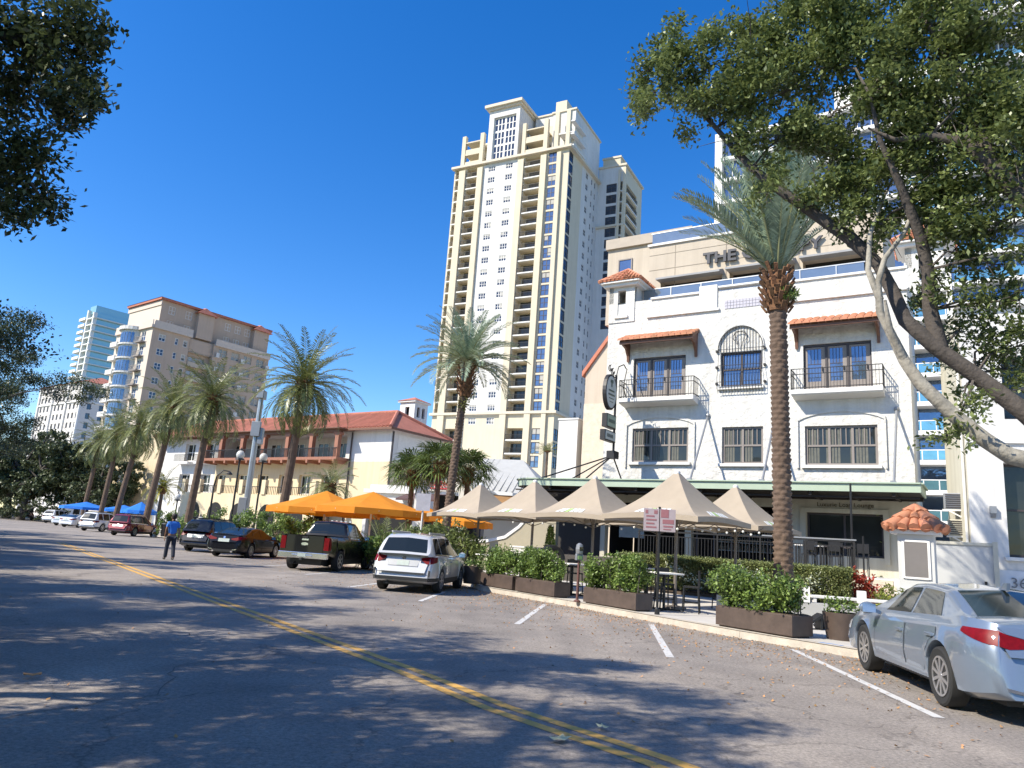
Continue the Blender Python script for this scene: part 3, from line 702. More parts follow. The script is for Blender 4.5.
# rear wing
wl.wall(1.2,8,0,92,[(3.4,6.0,z+.2,z+2.4,.3) for z in FZb if z > 50]+[(6.7,7.9,z+.3,z+2.7,1.5) for z in FZb if z > 50],18,.3,1)
f8 = SIDE(8)
wl.wall(18,31,0,92,[(19.2,27,z+.3,z+2.6,1.5) for z in FZb if z > 50],0,.3,0,fx=f8)
wl.box(1.2,8,18.2,31,91.8,91.95); wl.box(1.0,7.8,30.7,31,0,92); wl.box(1.5,6,20,28,92,95.5,0)
two = wl.build('wall', [M['cream'], M['whitewall'],], tw)
# piers, bands, cornices
pr = MB()
for x0, x1 in ((-27.0,-25.3),(-22.0,-20.6),(-11.3,-9.8),(-5.5,-4.1),(-1.5,-.5)):
    pr.box(x0,x1,-.55,-.002,8,87.4); 
for x0, x1 in ((-27.2,-26.2),(-22.2,-21.2),(-10.9,-10.0),(-5.4,-4.4)): pr.box(x0,x1,.0,.9,88.7,96.8)
for x0, x1, y in ((-2.6,-1.6,-.2),(.2,1.15,-.2),(.2,1.15,6)): pr.box(x0,x1,y,y+1,88.7,97.6)
pr.box(6.4,7.0,17.6,18,50,91); pr.box(7.6,8.3,17.6,18.3,50,91.4)
pr.build('pier', M['cream'], tw)
bd = []
class BD:
    def box(s,*a): bd.append(a)
BD_ = BD()
for z, o in ((88.1,.85),(28.2,.65),(14.0,.6)):
    BD_.box(-29.1,-4.6,-o,.3,z,z+.55); BD_.box(-4.6,1.2+o,-o-.02,.3,z,z+.55); BD_.box(1.2,1.2+o,.3,18,z,z+.55)
BD_.box(-20.8,-10.9,-1.4,9.5,102.2,102.9); BD_.box(-20.4,-11.3,-.9,9.2,101.7,102.2)
BD_.box(-28.3,-19.9,5.7,14.3,97.2,97.6); BD_.box(-11.3,-4.9,6.2,14.2,101.8,102.2); BD_.box(-4.7,1.5,2.2,18.1,99.2,99.6)
BD_.box(1.2,8.5,17.5,18,76.4,76.9); BD_.box(8.002,8.5,18,31,76.4,76.9); BD_.box(1.2,8.4,17.7,31.3,92,92.5); BD_.box(1.3,6.2,19.8,28.2,95.5,96)
cmat = mat('cornice_cream', (.62,.55,.43), .8, var=.05)
for a_ in bd: MB().box(*a_).build('cornice', cmat, tw)
# balconies: white slab edge, dark rail, glazed back
def balcony_mesh(wd, nb):
    b = MB(); b.box(0,wd,-.28,1.78,0,.28,0); b.box(0,wd,-.22,-.18,1.28,1.36,1)
    for i in range(nb+1): b.box(wd*i/nb-.025,wd*i/nb+.025,-.22,-.18,.28,1.28,1)
    b.box(wd*.12,wd*.82,1.7,1.75,.32,2.45,2); b.box(wd*.45,wd*.48,1.66,1.7,.32,2.45,1); return b.mesh('balcony', [M['white'],M['iron'],M['glassdark']])
BM = {}
def balcony(x, y, z, wd, rz=0, nm='balcony'):
    k = round(wd,2)
    if k not in BM: BM[k] = balcony_mesh(wd, max(4,int(wd/.28)))
    return link(nm, BM[k], tw, loc=(x,y,z), rot=(0,0,rz))
for z in FZb:
    balcony(-25.1,0,z,3.1); balcony(-9.7,0,z,4.0)
    balcony(-28.2,0,z,1.1,0,'corner_balcony')
    if z > 50: balcony(8,19.2,z,7.8,R(90),'side_balcony'); balcony(6.7,18,z,1.2,0,'wing_balcony')
for z in (88.7,91.9):
    for x, wd in ((-26.2,4),(-10,4.6)):
        s = MB(); s.box(x,x+wd,.1,4.2,z,z+.3); s.box(x,x+wd,.15,.2,z+.3,z+1.2); s.box(x,x+wd,.1,4.2,z+2.9,z+3.2); s.build('top_balcony', M['cream'], tw)
    s = MB(); s.box(-1.6,1.4,-.1,2.5,z,z+.3); s.box(1.2,2.2,0,7,z,z+.3); s.box(1.2,2.2,0,7,z+2.8,z+3.1); s.build('top_balcony', M['white'], tw)
for x in (-18.3,-13.75):
    for z in WIN:
        if z > 24 and not (z < 28 < z+1.45): window(tw, (x-.95,.08,z), 0, 1.9, 1.45, 3, 2, M['white'], M['glassnavy'], .12, dep=.1, blind=.5)
for z in FZb:
    window(tw, (-3.7,.06,z+.15), 0, 2.0, 2.45, 2, 2, M['darkframe'], M['glassblue'], .12, name='bay_window', dep=.1, blind=.4)
    window(tw, (1.14,.3,z+.15), R(90), 2.1, 2.45, 2, 2, M['darkframe'], M['glassnavy'], .12, name='bay_window', dep=.1)
    if z > 50: window(tw, (3.4,18.06,z+.2), 0, 2.6, 2.2, 2, 2, M['darkframe'], M['glassnavy'], .14, name='wing_window', dep=.1)
for z in WIN:
    if z > 20:
        window(tw, (1.12,10.2,z), R(90), 1.3, 1.5, 2, 2, M['greywhite'], M['glassnavy'], .1, name='side_window', dep=.1)
        for y in (13.6,15.6): window(tw, (1.12,y,z), R(90), .7, 1.5, 1, 2, M['greywhite'], M['glassnavy'], .09, name='side_window', dep=.1)
for j, z0 in enumerate((89,92.6,96.2)):
    for i in range(2): window(tw, (-18.6+i*2.95,.2,z0), 0, 2.95, 3.6, 3, 2, M['white'], M['glassnavy'], .26, name='attic_window', dep=.12)
for y in (9,13):
    for z in (89.5,92.7,95.9): window(tw, (1.21,y,z), R(90), 1.4, 1.9, 2, 2, M['white'], M['glassnavy'], .12, name='attic_window', dep=.1)
wb_ = MB(); wb_.box(-40,-3,-8,12,0,13.4); wb_.box(-3,3,-3,14,0,12); wb_.build('podium', M['greywhite'], tw)

# ================================================================== neighbour of the hotel: tan wing with sloping coping
nb = thing('tan_annex', 'tan stucco building with sloping red coping squeezed between the hotel and the tower', 'building', (5.2,46.5,0), R(-33))
X0 = nb.matrix_basis
s = MB()
s.prism_y([(-.55,0),(7,0),(7,18.4),(2.2,18.4),(2.0,16.2),(-.55,12.6)], .0, 12); s.build('wall', M['tan'], nb)
s = MB(); s.prism_y([(-.75,12.4),(2.1,16.15),(2.1,16.5),(-.75,12.75)], -.15, 12.2); s.build('coping', M['redcoping'], nb)
s = MB(); s.box(.2,6,1,11,16.1,21.4); s.build('upper_wall', M['beige'], nb)
s = MB(); s.box(.1,6.1,.8,11,21.4,22.1); s.build('cornice', mat('annex_cornice', (.42,.36,.29), .8), nb)
window(nb, (1.0,.95,16.6), 0, 1.0, 4.0, 1, 3, M['taupe'], M['glassblue'], .08)
s = MB()
s.box(-.56,7,-.04,-.002,0,10.6); s.build('rough_stone', M['stone'], nb)
ws = thing('white_annex', 'narrow plain white wall block left of the tan annex', 'building', (3.35,47.6,0), R(-33))
s = MB(); s.box(-.15,1.25,0,9,0,9.6); s.build('wall', M['whitewall'], ws)
s = MB(); s.box(-.2,1.3,-.05,9,9.6,9.7); s.build('coping', M['white'], ws)

# ================================================================== white building at the right edge
rb = thing('corner_shop', 'white rendered building at the right edge with deep dark window and a banner reading 360', 'building', (16.9,27,0), R(-21))
w = MB(); h = [(1.15,4.2,2.25,5.6),(1.3,4.2,7.2,9.6)]
w.wall(0,9,0,11.5,h,0,.55); w.box(0,.25,.002,3.9,0,11.5,1); w.quad((.25,.1,11.3),(9,.1,11.3),(9,3.9,11.3),(.25,3.9,11.3)); w.box(.25,9,3.7,3.9,0,11.5,1)
w.build('wall', [M['whitewall'],M['greycream']], rb)
s = MB(); s.box(-.12,9,-.2,.3,11.5,11.75); s.build('cornice', M['white'], rb); s = MB(); s.box(0.02,9,-.1,-.002,6.3,6.45); s.build('string_course', M['white'], rb)
for q in h: window(rb, (q[0],.45,q[2]), 0, q[1]-q[0], q[3]-q[2], 2, 2, M['darkframe'], M['glassdark'], .1)
s = MB(); s.box(1.0,4.35,-.12,.5,2.12,2.248); s.build('window_sill', M['white'], rb, bevel=.01)
s = MB(); s.tube([(-.07,.25,0),(-.07,.25,11)], .05, 8); s.build('drainpipe', M['white'], rb)
s = MB(); s.box(.62,.82,-.16,0,3.75,4.0); s.prism_x([(-.16,3.75),(-.05,3.6),(0,3.6),(0,3.75)], .64, .8); s.build('wall_lamp', M['greymetal'], rb)
bn = thing('banner', 'white fabric banner reading 360 in grey figures on the white wall', 'banner', (16.9,27,0), R(-21))
s = MB(); nx, nz = 16, 8
vs = [(.62+3.2*i/nx, -.10-.03*math.sin(i*1.7+j*.9)-.02*math.sin(i*.8-j*1.3), .75+1.05*j/nz-.03*math.sin(PI*i/nx)) for j in range(nz+1) for i in range(nx+1)]
s.add(vs, [(j*(nx+1)+i,j*(nx+1)+i+1,(j+1)*(nx+1)+i+1,(j+1)*(nx+1)+i) for j in range(nz) for i in range(nx)]); s.build('cloth', mat('banner_white', (.72,.72,.72), .6, var=.05), bn, smooth=True)
s = MB(); s.tube([(.58,-.1,.2),(.58,-.1,1.85)], .03, 8); s.tube([(3.85,-.1,.2),(3.85,-.1,1.85)], .03, 8); s.build('pole', M['white'], bn)
text('360', .5, mat('banner_grey', (.16,.16,.17), .5), bn, (1.45,-.17,1.2), (R(90),0,0), .008)
# wall and gate between hotel and corner shop
gw = thing('service_gate', 'pale grey service gate and wall between the hotel and the corner shop', 'gate', (16.5,30,0), R(-33))
s = MB(); s.box(.15,2.6,-3.2,-3.0,0,2.55); s.build('panel', mat('gate_grey', (.5,.5,.48), .7, var=.05), gw)
s = MB(); s.box(.12,2.65,-3.25,-2.95,2.55,2.65); s.box(2.6,2.75,-3.3,-2.9,0,2.7); s.build('gate_frame', M['greycream'], gw)
s = MB(); s.box(2.3,2.38,-3.28,-3.2,1.1,1.35); s.build('handle', M['iron'], gw)
ac = None
for i, (x, z, lb) in enumerate(((1.65,3.95,'upper grey condenser unit on a wall rack behind the service gate'),(1.75,2.95,'lower cream condenser unit on a wall rack behind the service gate'))):
    a_ = thing('air_conditioner', lb, 'air conditioner', (16.5,30,0), R(-33), 'condenser units behind the gate')
    s = MB(); s.box(x-.55,x+.4,-.9,-.3,z,z+.62); s.build('casing', M['greymetal'] if i == 0 else M['greycream'], a_, bevel=.02)
    s = MB(); 
    for k in range(7): s.box(x-.48,x+.33,-.93,-.9,z+.06+k*.08,z+.09+k*.08)
    s.build('grille', M['darkframe'], a_)
    s = MB(); s.box(x-.6,x+.5,-.9,-.84,z-.06,z); s.bar((x-.4,-.87,z-.04),(x+.4,-.87,z-.5),.05); s.build('rack', M['white'], a_)

# ================================================================== blue glass tower behind on the right
bt = thing('glass_tower', 'blue glass apartment tower with white balcony slabs rising behind the hotel on the right', 'building', (46.2,82,0), R(-33))
w = MB(); w.box(-23,3.9,.6,25,0,60,0); w.box(-23.6,-22.6,-.3,1,0,60,1); w.box(-.7,-.1,-1.2,1,0,60,1); w.box(3.4,4.0,-1.6,1,0,62,1); w.box(4.1,16,-2.0,25,0,74,0); w.box(15.5,16.4,-2.6,0,0,74,1); w.box(-12.5,-11.7,-.6,1,0,60,1); w.box(-8,3,.3,24,60,63,1)
w.build('wall', [M['glassblue'], M['white']], bt)
sl = MB()
for k in range(24):
    z = 3.3+3.28*k
    if z < 60: sl.box(-23.3,.2,-.15,.62,z,z+.5); sl.box(-.1,4.0,-1.5,.62,z-.05,z+.45)
    sl.box(4.1,16.3,-3.3,0,z-.2,z+.25)
sl.build('floor_slab', M['white'], bt)
for k in range(24):
    fr = MB()
    z = 3.3+3.28*k
    for i in range(15):
        if z < 59: fr.box(-23+i*1.6,-22.92+i*1.6,.5,.62,z+.5,z+3.28)
    if z < 59:
        for x in (.2,1.7,3.2): fr.box(x,x+.1,-1.42,-1.36,z+.45,z+1.5)
        fr.box(0,3.4,-1.44,-1.34,z+1.5,z+1.6)
    for x in (4.6,7.3,10,12.7,15.2): fr.box(x,x+.12,-2.1,-1.98,z+.25,z+3.0)
    if z < 59: fr.box(-23,4.0,.53,.59,z+.5,z+.58)
    fr.box(3.5,16.2,-2.07,-2.01,z+.3,z+.36)
    fr.build('window_frame', M['white'], bt)
for k in range(18):
    z = 3.3+3.28*k; g = MB(); g.box(.05,3.35,-1.4,-1.37,z+.5,z+1.5); g.build('balcony_glass', M['glassteal'], bt)
    g = MB(); g.box(4.3,15.4,-3.2,-3.17,z+.3,z+1.35); g.build('balcony_glass', M['glassteal'], bt)
# parasol on one balcony
pb = thing('balcony_parasol', 'small tilted blue parasol open on a balcony of the glass tower', 'umbrella', at(962,447,78.5), 0)
s = MB(); s.tube([(0,0,-1.6),(0,0,.7)], .04, 6); s.build('pole', M['white'], pb)
s = MB(); s.lathe([(1.6,-.3),(1.0,.25),(.05,.75)], 8, (0,0,0), 0, Matrix.Rotation(R(-14),4,'Y')); s.build('canopy', mat('blue_parasol', (.12,.2,.55), .7, var=.06), pb)

# ================================================================== two storey restaurant block with red tile roof
md = thing('restaurant_block', 'pale yellow Mediterranean restaurant block with red tile roof and timber posted loggia', 'building', (-12.6,80,0), R(-35))
w = MB()
holes = [(-30.5,-6.9,9.75,12.5,2.4)]+[(-x-1.0,-x+1.0,5.5,7.75,.5) for x in (9.4,13.3,17,21,25.2,29.6)]+[(-x-1.3,-x+1.3,.15,3.2,.6) for x in (10,14.8,20,24.5,29)]
w.wall(-31,0,0,9.3,[h for h in holes if h[3] < 9],0,.5,0); w.wall(-31,0,9.3,12.9,[holes[0]],0,2.4,1)
w.wall(-45,-31,0,12.6,[(-39.5,-37.2,9.6,12),(-34.6,-32.6,9.6,12),(-40,-37.5,5.4,7.8),(-35,-32.8,5.4,7.8),(-39,-36.5,.15,3.4),(-35,-32.6,.15,3.4)],.6,.6,1)
w.box(-45,-44.7,.602,18,0,12.6,0); w.box(-.2,.0,.002,8.6,0,9.3,0); w.box(-.2,.0,.002,8.6,9.302,12.9,1); w.box(-60,-45,2,18,0,14.5,0)
w.build('wall', [M['paleyellow'], M['whitewall']], md)
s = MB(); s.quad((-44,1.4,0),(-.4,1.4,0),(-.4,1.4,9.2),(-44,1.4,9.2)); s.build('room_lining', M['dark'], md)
rf = MB()
def hip(x0,x1,y0,y1,z,h,ov=.9):
    x0-=ov; x1+=ov; y0-=ov; y1+=ov; d = (y1-y0)/2
    a,b,c,e = (x0,y0,z),(x1,y0,z),(x1,y1,z),(x0,y1,z); p,q = (x0+d*.8,(y0+y1)/2,z+h),(x1-d*.8,(y0+y1)/2,z+h)
    rf.add([a,b,c,e,p,q], [(0,1,5,4),(1,2,5),(2,3,4,5),(3,0,4),(3,2,1,0)])
    n = int((x1-x0)/.55)
    for i in range(n):
        t = (i+.5)/n; px = x0+(x1-x0)*t; qx = min(max(px,p[0]),q[0]); fr_ = min(1, (px-x0)/(d*.8), (x1-px)/(d*.8)) 
        rf.tube([(px,y0,z+.05),(px,y0+d*fr_,z+h*fr_+.05)], .13, 5)
    for u_, v_ in ((a,p),(b,q),(p,q),(c,q)): rf.tube([Vector(u_)+Vector((0,0,.08)),Vector(v_)+Vector((0,0,.08))], .2, 6)
hip(-44.5,-.2,-.2,8.6,12.9,2.7); rf.build('roof', M['redroof'], md)
s = MB(); s.box(-45,.9,-1.15,-.9,12.65,12.88); s.box(.7,.95,-.9,9.4,12.65,12.88); s.build('eaves', M['wood'], md)
lg = MB(); lg.box(-31.5,-6.3,-1.9,-.002,9.3,9.62)
for i in range(12): lg.box(-31+i*2.2,-30.7+i*2.2,-2.0,-.1,8.95,9.3)
lo = lg.build('loggia_deck', M['redwood'], md)
for x in (-6.75,-11,-15.2,-19.6,-23.8,-28.1,-31.2):
    s = MB(); s.box(x-.28,x+.28,-1.75,-1.25,9.62,12.3); s.box(x-.5,x+.5,-1.8,-1.2,12.1,12.42); s.build('post', M['redwood'], md)
s = MB(); s.box(-31.4,-6.4,-1.85,-1.2,12.42,12.75); s.box(-32,-5.8,-2.4,.2,12.75,12.86); s.build('loggia_beam', M['wood'], md)
s = MB(); s.box(-31.3,-6.5,-1.8,-1.74,10.6,10.68)
for i in range(130): s.box(-31.2+i*.19,-31.15+i*.19,-1.79,-1.75,9.62,10.6)
s.build('railing', M['iron'], md)
for x in (-10,-13.4,-17.8,-22.3,-26.4,-29.8): window(md, (x-.9,2.3,9.75), 0, 1.9, 2.1, 2, 1, M['white'], M['glassdark'], .1)
for x in (9.4,13.3,17,21,25.2,29.6): window(md, (-x-1.0,.4,5.5), 0, 2, 2.25, 2, 1, M['white'], M['glassdark'], .12)
for (a,b,c,d_) in ((-39.5,-37.2,9.6,12),(-34.6,-32.6,9.6,12),(-40,-37.5,5.4,7.8),(-35,-32.8,5.4,7.8)): window(md, (a,1.0,c), 0, b-a, d_-c, 2, 2, M['white'], M['glassdark'], .12)
for x in (10,14.8,20,24.5,29):   # arched ground floor openings
    s = MB(); pts = [(-x-1.5,.1),(-x-1.5,3.1)]+[(-x-1.5*math.cos(PI*k/12),3.1+1.45*math.sin(PI*k/12)) for k in range(13)]+[(-x+1.5,.1)]
    s.prism_y(pts, -.06, -.003); o = s.build('arch', M['white'], md)
    pts = [(-x-1.25,.15),(-x-1.25,3.1)]+[(-x-1.25*math.cos(PI*k/12),3.1+1.2*math.sin(PI*k/12)) for k in range(13)]+[(-x+1.25,.15)]
    s = MB(); s.prism_y(pts, -.09, -.061); s.build('arch_opening', M['glassdark'], o)
tc = MB(); tc.box(-32,-7,-3.6,-.002,4.75,5.1); tc.box(-32,-7,-3.6,-3.4,0.1,4.75)
for x in (-7.3,-11.6,-15.8,-20,-24.2,-28.4,-31.7): tc.box(x-.35,x+.35,-3.75,-3.3,5.1,6.75)
tco = tc.build('terrace', M['paleyellow'], md)
s = MB(); s.box(-31.6,-7.4,-3.6,-3.54,5.95,6.02)
for i in range(80): s.box(-31.5+i*.3,-31.44+i*.3,-3.59,-3.55,5.1,5.95)
s.build('railing', M['iron'], tco)
for x in (10,14.8,20,24.5,29):
    s = MB(); pts = [(-x-1.4,.1),(-x-1.4,2.6)]+[(-x-1.4*math.cos(PI*k/12),2.6+1.4*math.sin(PI*k/12)) for k in range(13)]+[(-x+1.4,.1)]
    s.prism_y(pts, -3.66, -3.61); s.build('arcade_opening', M['dark'], tco)
s = MB(); s.box(.0,.03,1,7,10.2,12.4); s.build('wall_relief', mat('relief', (.72,.7,.65), .9, bump=1., bs=1.6), md)
for x, y in ((.12,.1),(-6.0,-.15)): 
    s = MB(); s.tube([(x,y,12.6),(x,y,.2)], .09, 6); s.build('downpipe', M['darkframe'], md)
for (y,) in ((2,),(4.6,)):
    window(md, (.02,y,4.5), R(90), 1.2, 2.6, 1, 2, M['darkframe'], M['glassdark'], .1, name='side_window')
# white wing on its left part: balconies
for x in (-38.4,-33.6):
    s = MB(); s.box(x-1.7,x+1.7,-.6,.6,9.1,9.4); so_ = s.build('balcony', M['white'], md)
    s = MB(); s.box(x-1.7,x+1.7,-.58,-.53,10.3,10.36)
    for i in range(18): s.box(x-1.68+i*.2,x-1.64+i*.2,-.57,-.54,9.4,10.3)
    s.build('railing', M['iron'], so_)
cu = MB(); c0 = (-2.4,9.0)
cu.wall(-1.25,1.25,12.5,18.2,[(-.35,.35,16.3,17.6)],-1.25,.3); cu.wall(-1.25,1.25,12.5,18.2,[(-.75,-.2,16.3,17.6),(.2,.75,16.3,17.6)],0,.3,fx=lambda a,b,c:(1.25-b,a,c)); cu.box(-1.25,-1.0,-1.248,1.25,12.5,18.2); cu.box(-1,1.2,1.0,1.25,12.5,18.2); cu.box(-.8,.8,-.8,.8,12.5,18.1,1)
cup = thing('bell_turret', 'small white square bell turret with red cap behind the tiled roof', 'tower', at(412.5,424,94)-Vector((0,0,15.6)), R(-35))
cu.build('wall', [M['whitewall'], M['dark']], cup)
s = MB(); s.box(-1.5,1.5,-1.5,1.5,18.2,18.4); s.build('cornice', M['white'], cup)
s = MB(); s.add([(-1.6,-1.6,18.4),(1.6,-1.6,18.4),(1.6,1.6,18.4),(-1.6,1.6,18.4),(0,0,19.1)], [(0,1,4),(1,2,4),(2,3,4),(3,0,4),(3,2,1,0)]); s.build('roof', M['redroof'], cup)

# ================================================================== white pavilion restaurant with metal roof
pvn = thing('pavilion', 'white gabled restaurant pavilion with ribbed metal roof and red script sign', 'building', (-4.1,49,0), R(-14))
s = MB()
for x in (-1.45,1.55): s.box(x-.28,x+.28,-.3,.3,0,4.75)
s.prism_y([(-1.9,4.55),(1.9,4.55),(1.9,4.8),(.0,6.0),(-1.9,4.8)], -.25, .25); s.box(-1.2,12,3.2,3.5,0,4.4); s.build('gable', M['white'], pvn)
s = MB(); s.prism_y([(-2.3,4.72),(0,6.15),(2.3,4.72),(2.3,4.9),(0,6.35),(-2.3,4.9)], -.7, 6); s.add([(1.0,.3,4.9),(7.2,.3,4.6),(4.2,5,7.4),(1,5,7.4)], [(0,1,2,3)]); s.add([(7.2,.3,4.6),(7.2,10,4.6),(4.2,5,7.4)], [(0,1,2)])
for i in range(14):
    x = 1.2+i*.43; t = min(1,(7.2-x)/3.0); s.bar((x,.3,4.93-.05*i/2.5),(x,.3+4.7*t,4.93-.05*i/2.5+2.5*t),.06,.08)
s.build('metal_roof', mat('metal_roof', (.5,.5,.47), .5, metal=.2, var=.1), pvn)
s = MB(); s.box(1.7,7.0,.5,.7,3.6,4.55); s.build('beam', mat('orange_wood', (.42,.24,.11), .7, var=.2), pvn)
s = MB(); s.box(1.7,7,4,4.2,0,4.4); s.box(-1.4,1.5,3,3.15,0,4.5); s.build('interior', M['dark'], pvn)
s = MB()
for k in range(8): s.tube([(-.85+k*.22+.08*math.cos(t),-.3,5.0+.12*math.sin(t)*(1.4 if k in (0,4) else 1)) for t in np.linspace(0,5.5,10)], .035, 5)
s.box(-.7,.7,-.3,-.26,4.68,4.76); s.build('script_sign', mat('red_sign', (.6,.06,.07), .5), pvn)
s = MB(); s.box(2.2,2.9,.4,.5,1.4,2.9); s.build('menu_board', mat('menu_black', (.03,.035,.05), .5), pvn)
fb = thing('flat_roofed_cafe', 'low white stepped parapet cafe with brown awning beside the gabled pavilion', 'building', (-9.3,62,0), R(-25))
s = MB(); s.box(-2.2,2.6,0,8,3.4,5.6); s.box(-2.5,2.0,-.5,0,4.9,5.2); s.box(-2.5,2.2,-1,0,4.1,4.5); s.box(-2.2,-1.9,-.6,0,0,4.1); s.box(-2.2,14,1.5,8,0,3.4); s.build('wall', M['whitewall'], fb)
s = MB(); s.prism_x([(-1.8,4.3),(0,4.9),(0,5.0),(-1.8,4.45)], 1.6, 6.0); s.build('awning', mat('brown_awning', (.1,.055,.05), .8), fb)
s = MB(); s.box(-1.8,6,-.2,-.05,.1,3.3); s.build('interior', M['dark'], fb)
# low swooping wall between pavilion and hotel plaza
sw_ = thing('curved_wall', 'low tan garden wall with a swooping pale coping left of the hotel canopy', 'wall', (1.2,36.5,0), R(-33))
top = [(-4.2,1.5),(-2.3,1.5),(-1.2,1.75),(-.4,2.3),(.2,3.0)]
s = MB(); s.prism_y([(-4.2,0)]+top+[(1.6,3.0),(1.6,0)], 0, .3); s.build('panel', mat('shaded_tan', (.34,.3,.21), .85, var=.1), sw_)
s = MB()
for p, q in zip(top, top[1:]): s.bar((p[0],.15,p[1]+.06),(q[0],.15,q[1]+.06),.42,.14)
s.build('coping', M['white'], sw_)

# ================================================================== brown and cream apartment block on the left
lb = thing('apartment_block', 'tan and cream apartment block with round glazed bays and red roof edge behind the palms', 'building', (-80.8,160,0), R(-38))
FL = [43.2-3.3*(k+1) for k in range(12)]
w = MB()
w.wall(-17,0,0,43.2,[(-4.8,-2.8,z+.5,z+2.8,.3) for z in FL],0,.3,1)
f0 = SIDE(0)
wins = [(1.6,3.2),(5.4,6.2),(7.4,8.4)]
w.wall(0,9,0,43.2,[(a,b,z+.7,z+2.3) for a,b in wins for z in FL],0,.2,0,fx=f0)
f1 = SIDE(-1.2); w.wall(9,15,0,43.2,[(9.6,13.8,z+.4,z+2.6,.4) for z in FL],0,.2,0,fx=f1)
f2 = SIDE(.3); w.wall(15,30,0,43.2,[(a,a+2.2,z+.5,z+2.5,.4) for a in (16.2,19.6,23,26.6) for z in FL],0,.2,0,fx=f2)
w.box(-1.19,.3,14.8,15,0,43.2,0); w.box(-1.19,0,8.8,9,0,43.2,0)
w.box(-17,-.3,.5,29,40,43,0); w.box(-16.5,-1.5,2.0,30,43.2,50.4,0); w.wall(-16.5,-1.4,43.2,50.4,[(x,x+1,44,46) for x in (-14,-11,-8,-5)],1.7,.3,1)
f3 = SIDE(-1.39); w.wall(1.7,30,43.2,50.4,[(a,a+1.6,z,z+1.9) for a in (3.5,7.6,12.5,17.8,20.5,23.2) for z in (44.2,47.6)],0,.25,0,fx=f3)
w.box(-.25,.28,29.8,30,0,43.2,0); w.box(-17,0,29.5,30.2,0,43,0)
w.build('wall', [M['brown'], mat('pale_front', (.6,.52,.43), .85, var=.06, vs=.3)], lb)
s = MB()
for a, b in ((-17,.4),): s.box(a,b,-.5,.1,43.2,43.9); s.box(a,b,-.4,-.2,43.9,45)
s.box(.0,.55,.1,9.2,43.2,43.9); s.box(.25,.45,.1,9.2,43.9,45); s.box(-1.2,-.7,9.2,15,42.6,43.2); s.box(.3,.85,15,30,42.8,43.4); s.box(.6,.8,15,30,43.4,44.4); s.box(-17,-1.2,1.5,1.7,49.2,50.3)
s.build('cornice', mat('pale_cornice', (.6,.5,.42), .8), lb)
s = MB(); s.box(-17,-.7,1.1,30.6,50.4,50.9)
s.add([(-17,1.0,50.9),(-.6,1.0,50.9),(-.6,30.8,50.9),(-17,30.8,50.9),(-9,9,52.4),(-9,23,52.4)], [(0,1,4),(1,2,5,4),(2,3,5),(3,0,4,5)]); s.build('roof', M['redroof'], lb)
for a, b in ((10.2,14.2),(25.2,29.4)):      # projecting bays with little hipped roofs on the attic
    s = MB(); X1 = -.1; s.box(-1.5,X1,a,b,43.6,49.6); s.build('attic_bay', M['brown'], lb)
    s = MB(); c_ = (a+b)/2; s.add([(-2.2,a-.6,49.6),(X1+.7,a-.6,49.6),(X1+.7,b+.6,49.6),(-2.2,b+.6,49.6),(-2.2,c_,51.6),(-.9,c_,51.4)], [(0,1,5,4),(1,2,5),(2,3,4,5),(3,0,4),(3,2,1,0)]); s.build('roof', M['redroof'], lb)
    for z in (44.2,47.0): window(lb, (X1-.04,a+.6,z), R(90), b-a-1.2, 1.9, 3, 2, M['whitewall'], M['glassblue'], .14, name='attic_window', dep=.1)
for k, z in enumerate(FL):
    if z > 12:
        for a, b in ((15.3,16.1),(21.9,22.9),(28.9,29.9)):
            s = MB(); s.box(.302,1.1,a,b,z+.1,z+.3); s.box(1.0,1.08,a,b,z+.3,z+1.2); s.build('east_balcony', M['whitewall'], lb)
        s = MB(); s.box(-1.198,-.3,9.3,14.7,z+.02,z+.25); s.box(-.42,-.34,9.3,14.7,z+.25,z+1.1); s.build('recess_balcony', M['tan'], lb)
# round glazed bay on the front
by = MB(); cx, cy, r_ = -9.2, 1.2, 3.4
def arc(r, a0, a1, n): return [(cx+r*math.sin(t), cy-r*math.cos(t)) for t in np.linspace(a0,a1,n)]
P = arc(r_, -1.25, 1.25, 13); 
for p, q in zip(P, P[1:]): by.quad((*p,0),(*q,0),(*q,43.9),(*p,43.9))
bo_ = by.build('bay', M['whitewall'], lb)
for z in FL:
    s = MB()
    for p, q in list(zip(arc(r_+.06,-.95,.95,10), arc(r_+.06,-.95,.95,10)[1:]))[::1]:
        d = (Vector(q)-Vector(p))*.1; a, b = Vector(p)+d, Vector(q)-d; s.quad((*a,z+.3),(*b,z+.3),(*b,z+2.7),(*a,z+2.7))
    s.build('bay_window', M['glassblue'], lb)
    s = MB(); P2 = arc(r_+.25, -1.2, 1.2, 12)
    for p, q in zip(P2, P2[1:]): s.bar((*p,z),(*q,z),.3,.35)
    s.build('bay_band', M['whitewall'], lb)
P2 = arc(r_+.3,-1.3,1.3,12); s = MB()
for p, q in zip(P2, P2[1:]): s.bar((*p,43.6),(*q,43.6),.6,.8)
s.build('bay_cornice', M['whitewall'], lb)
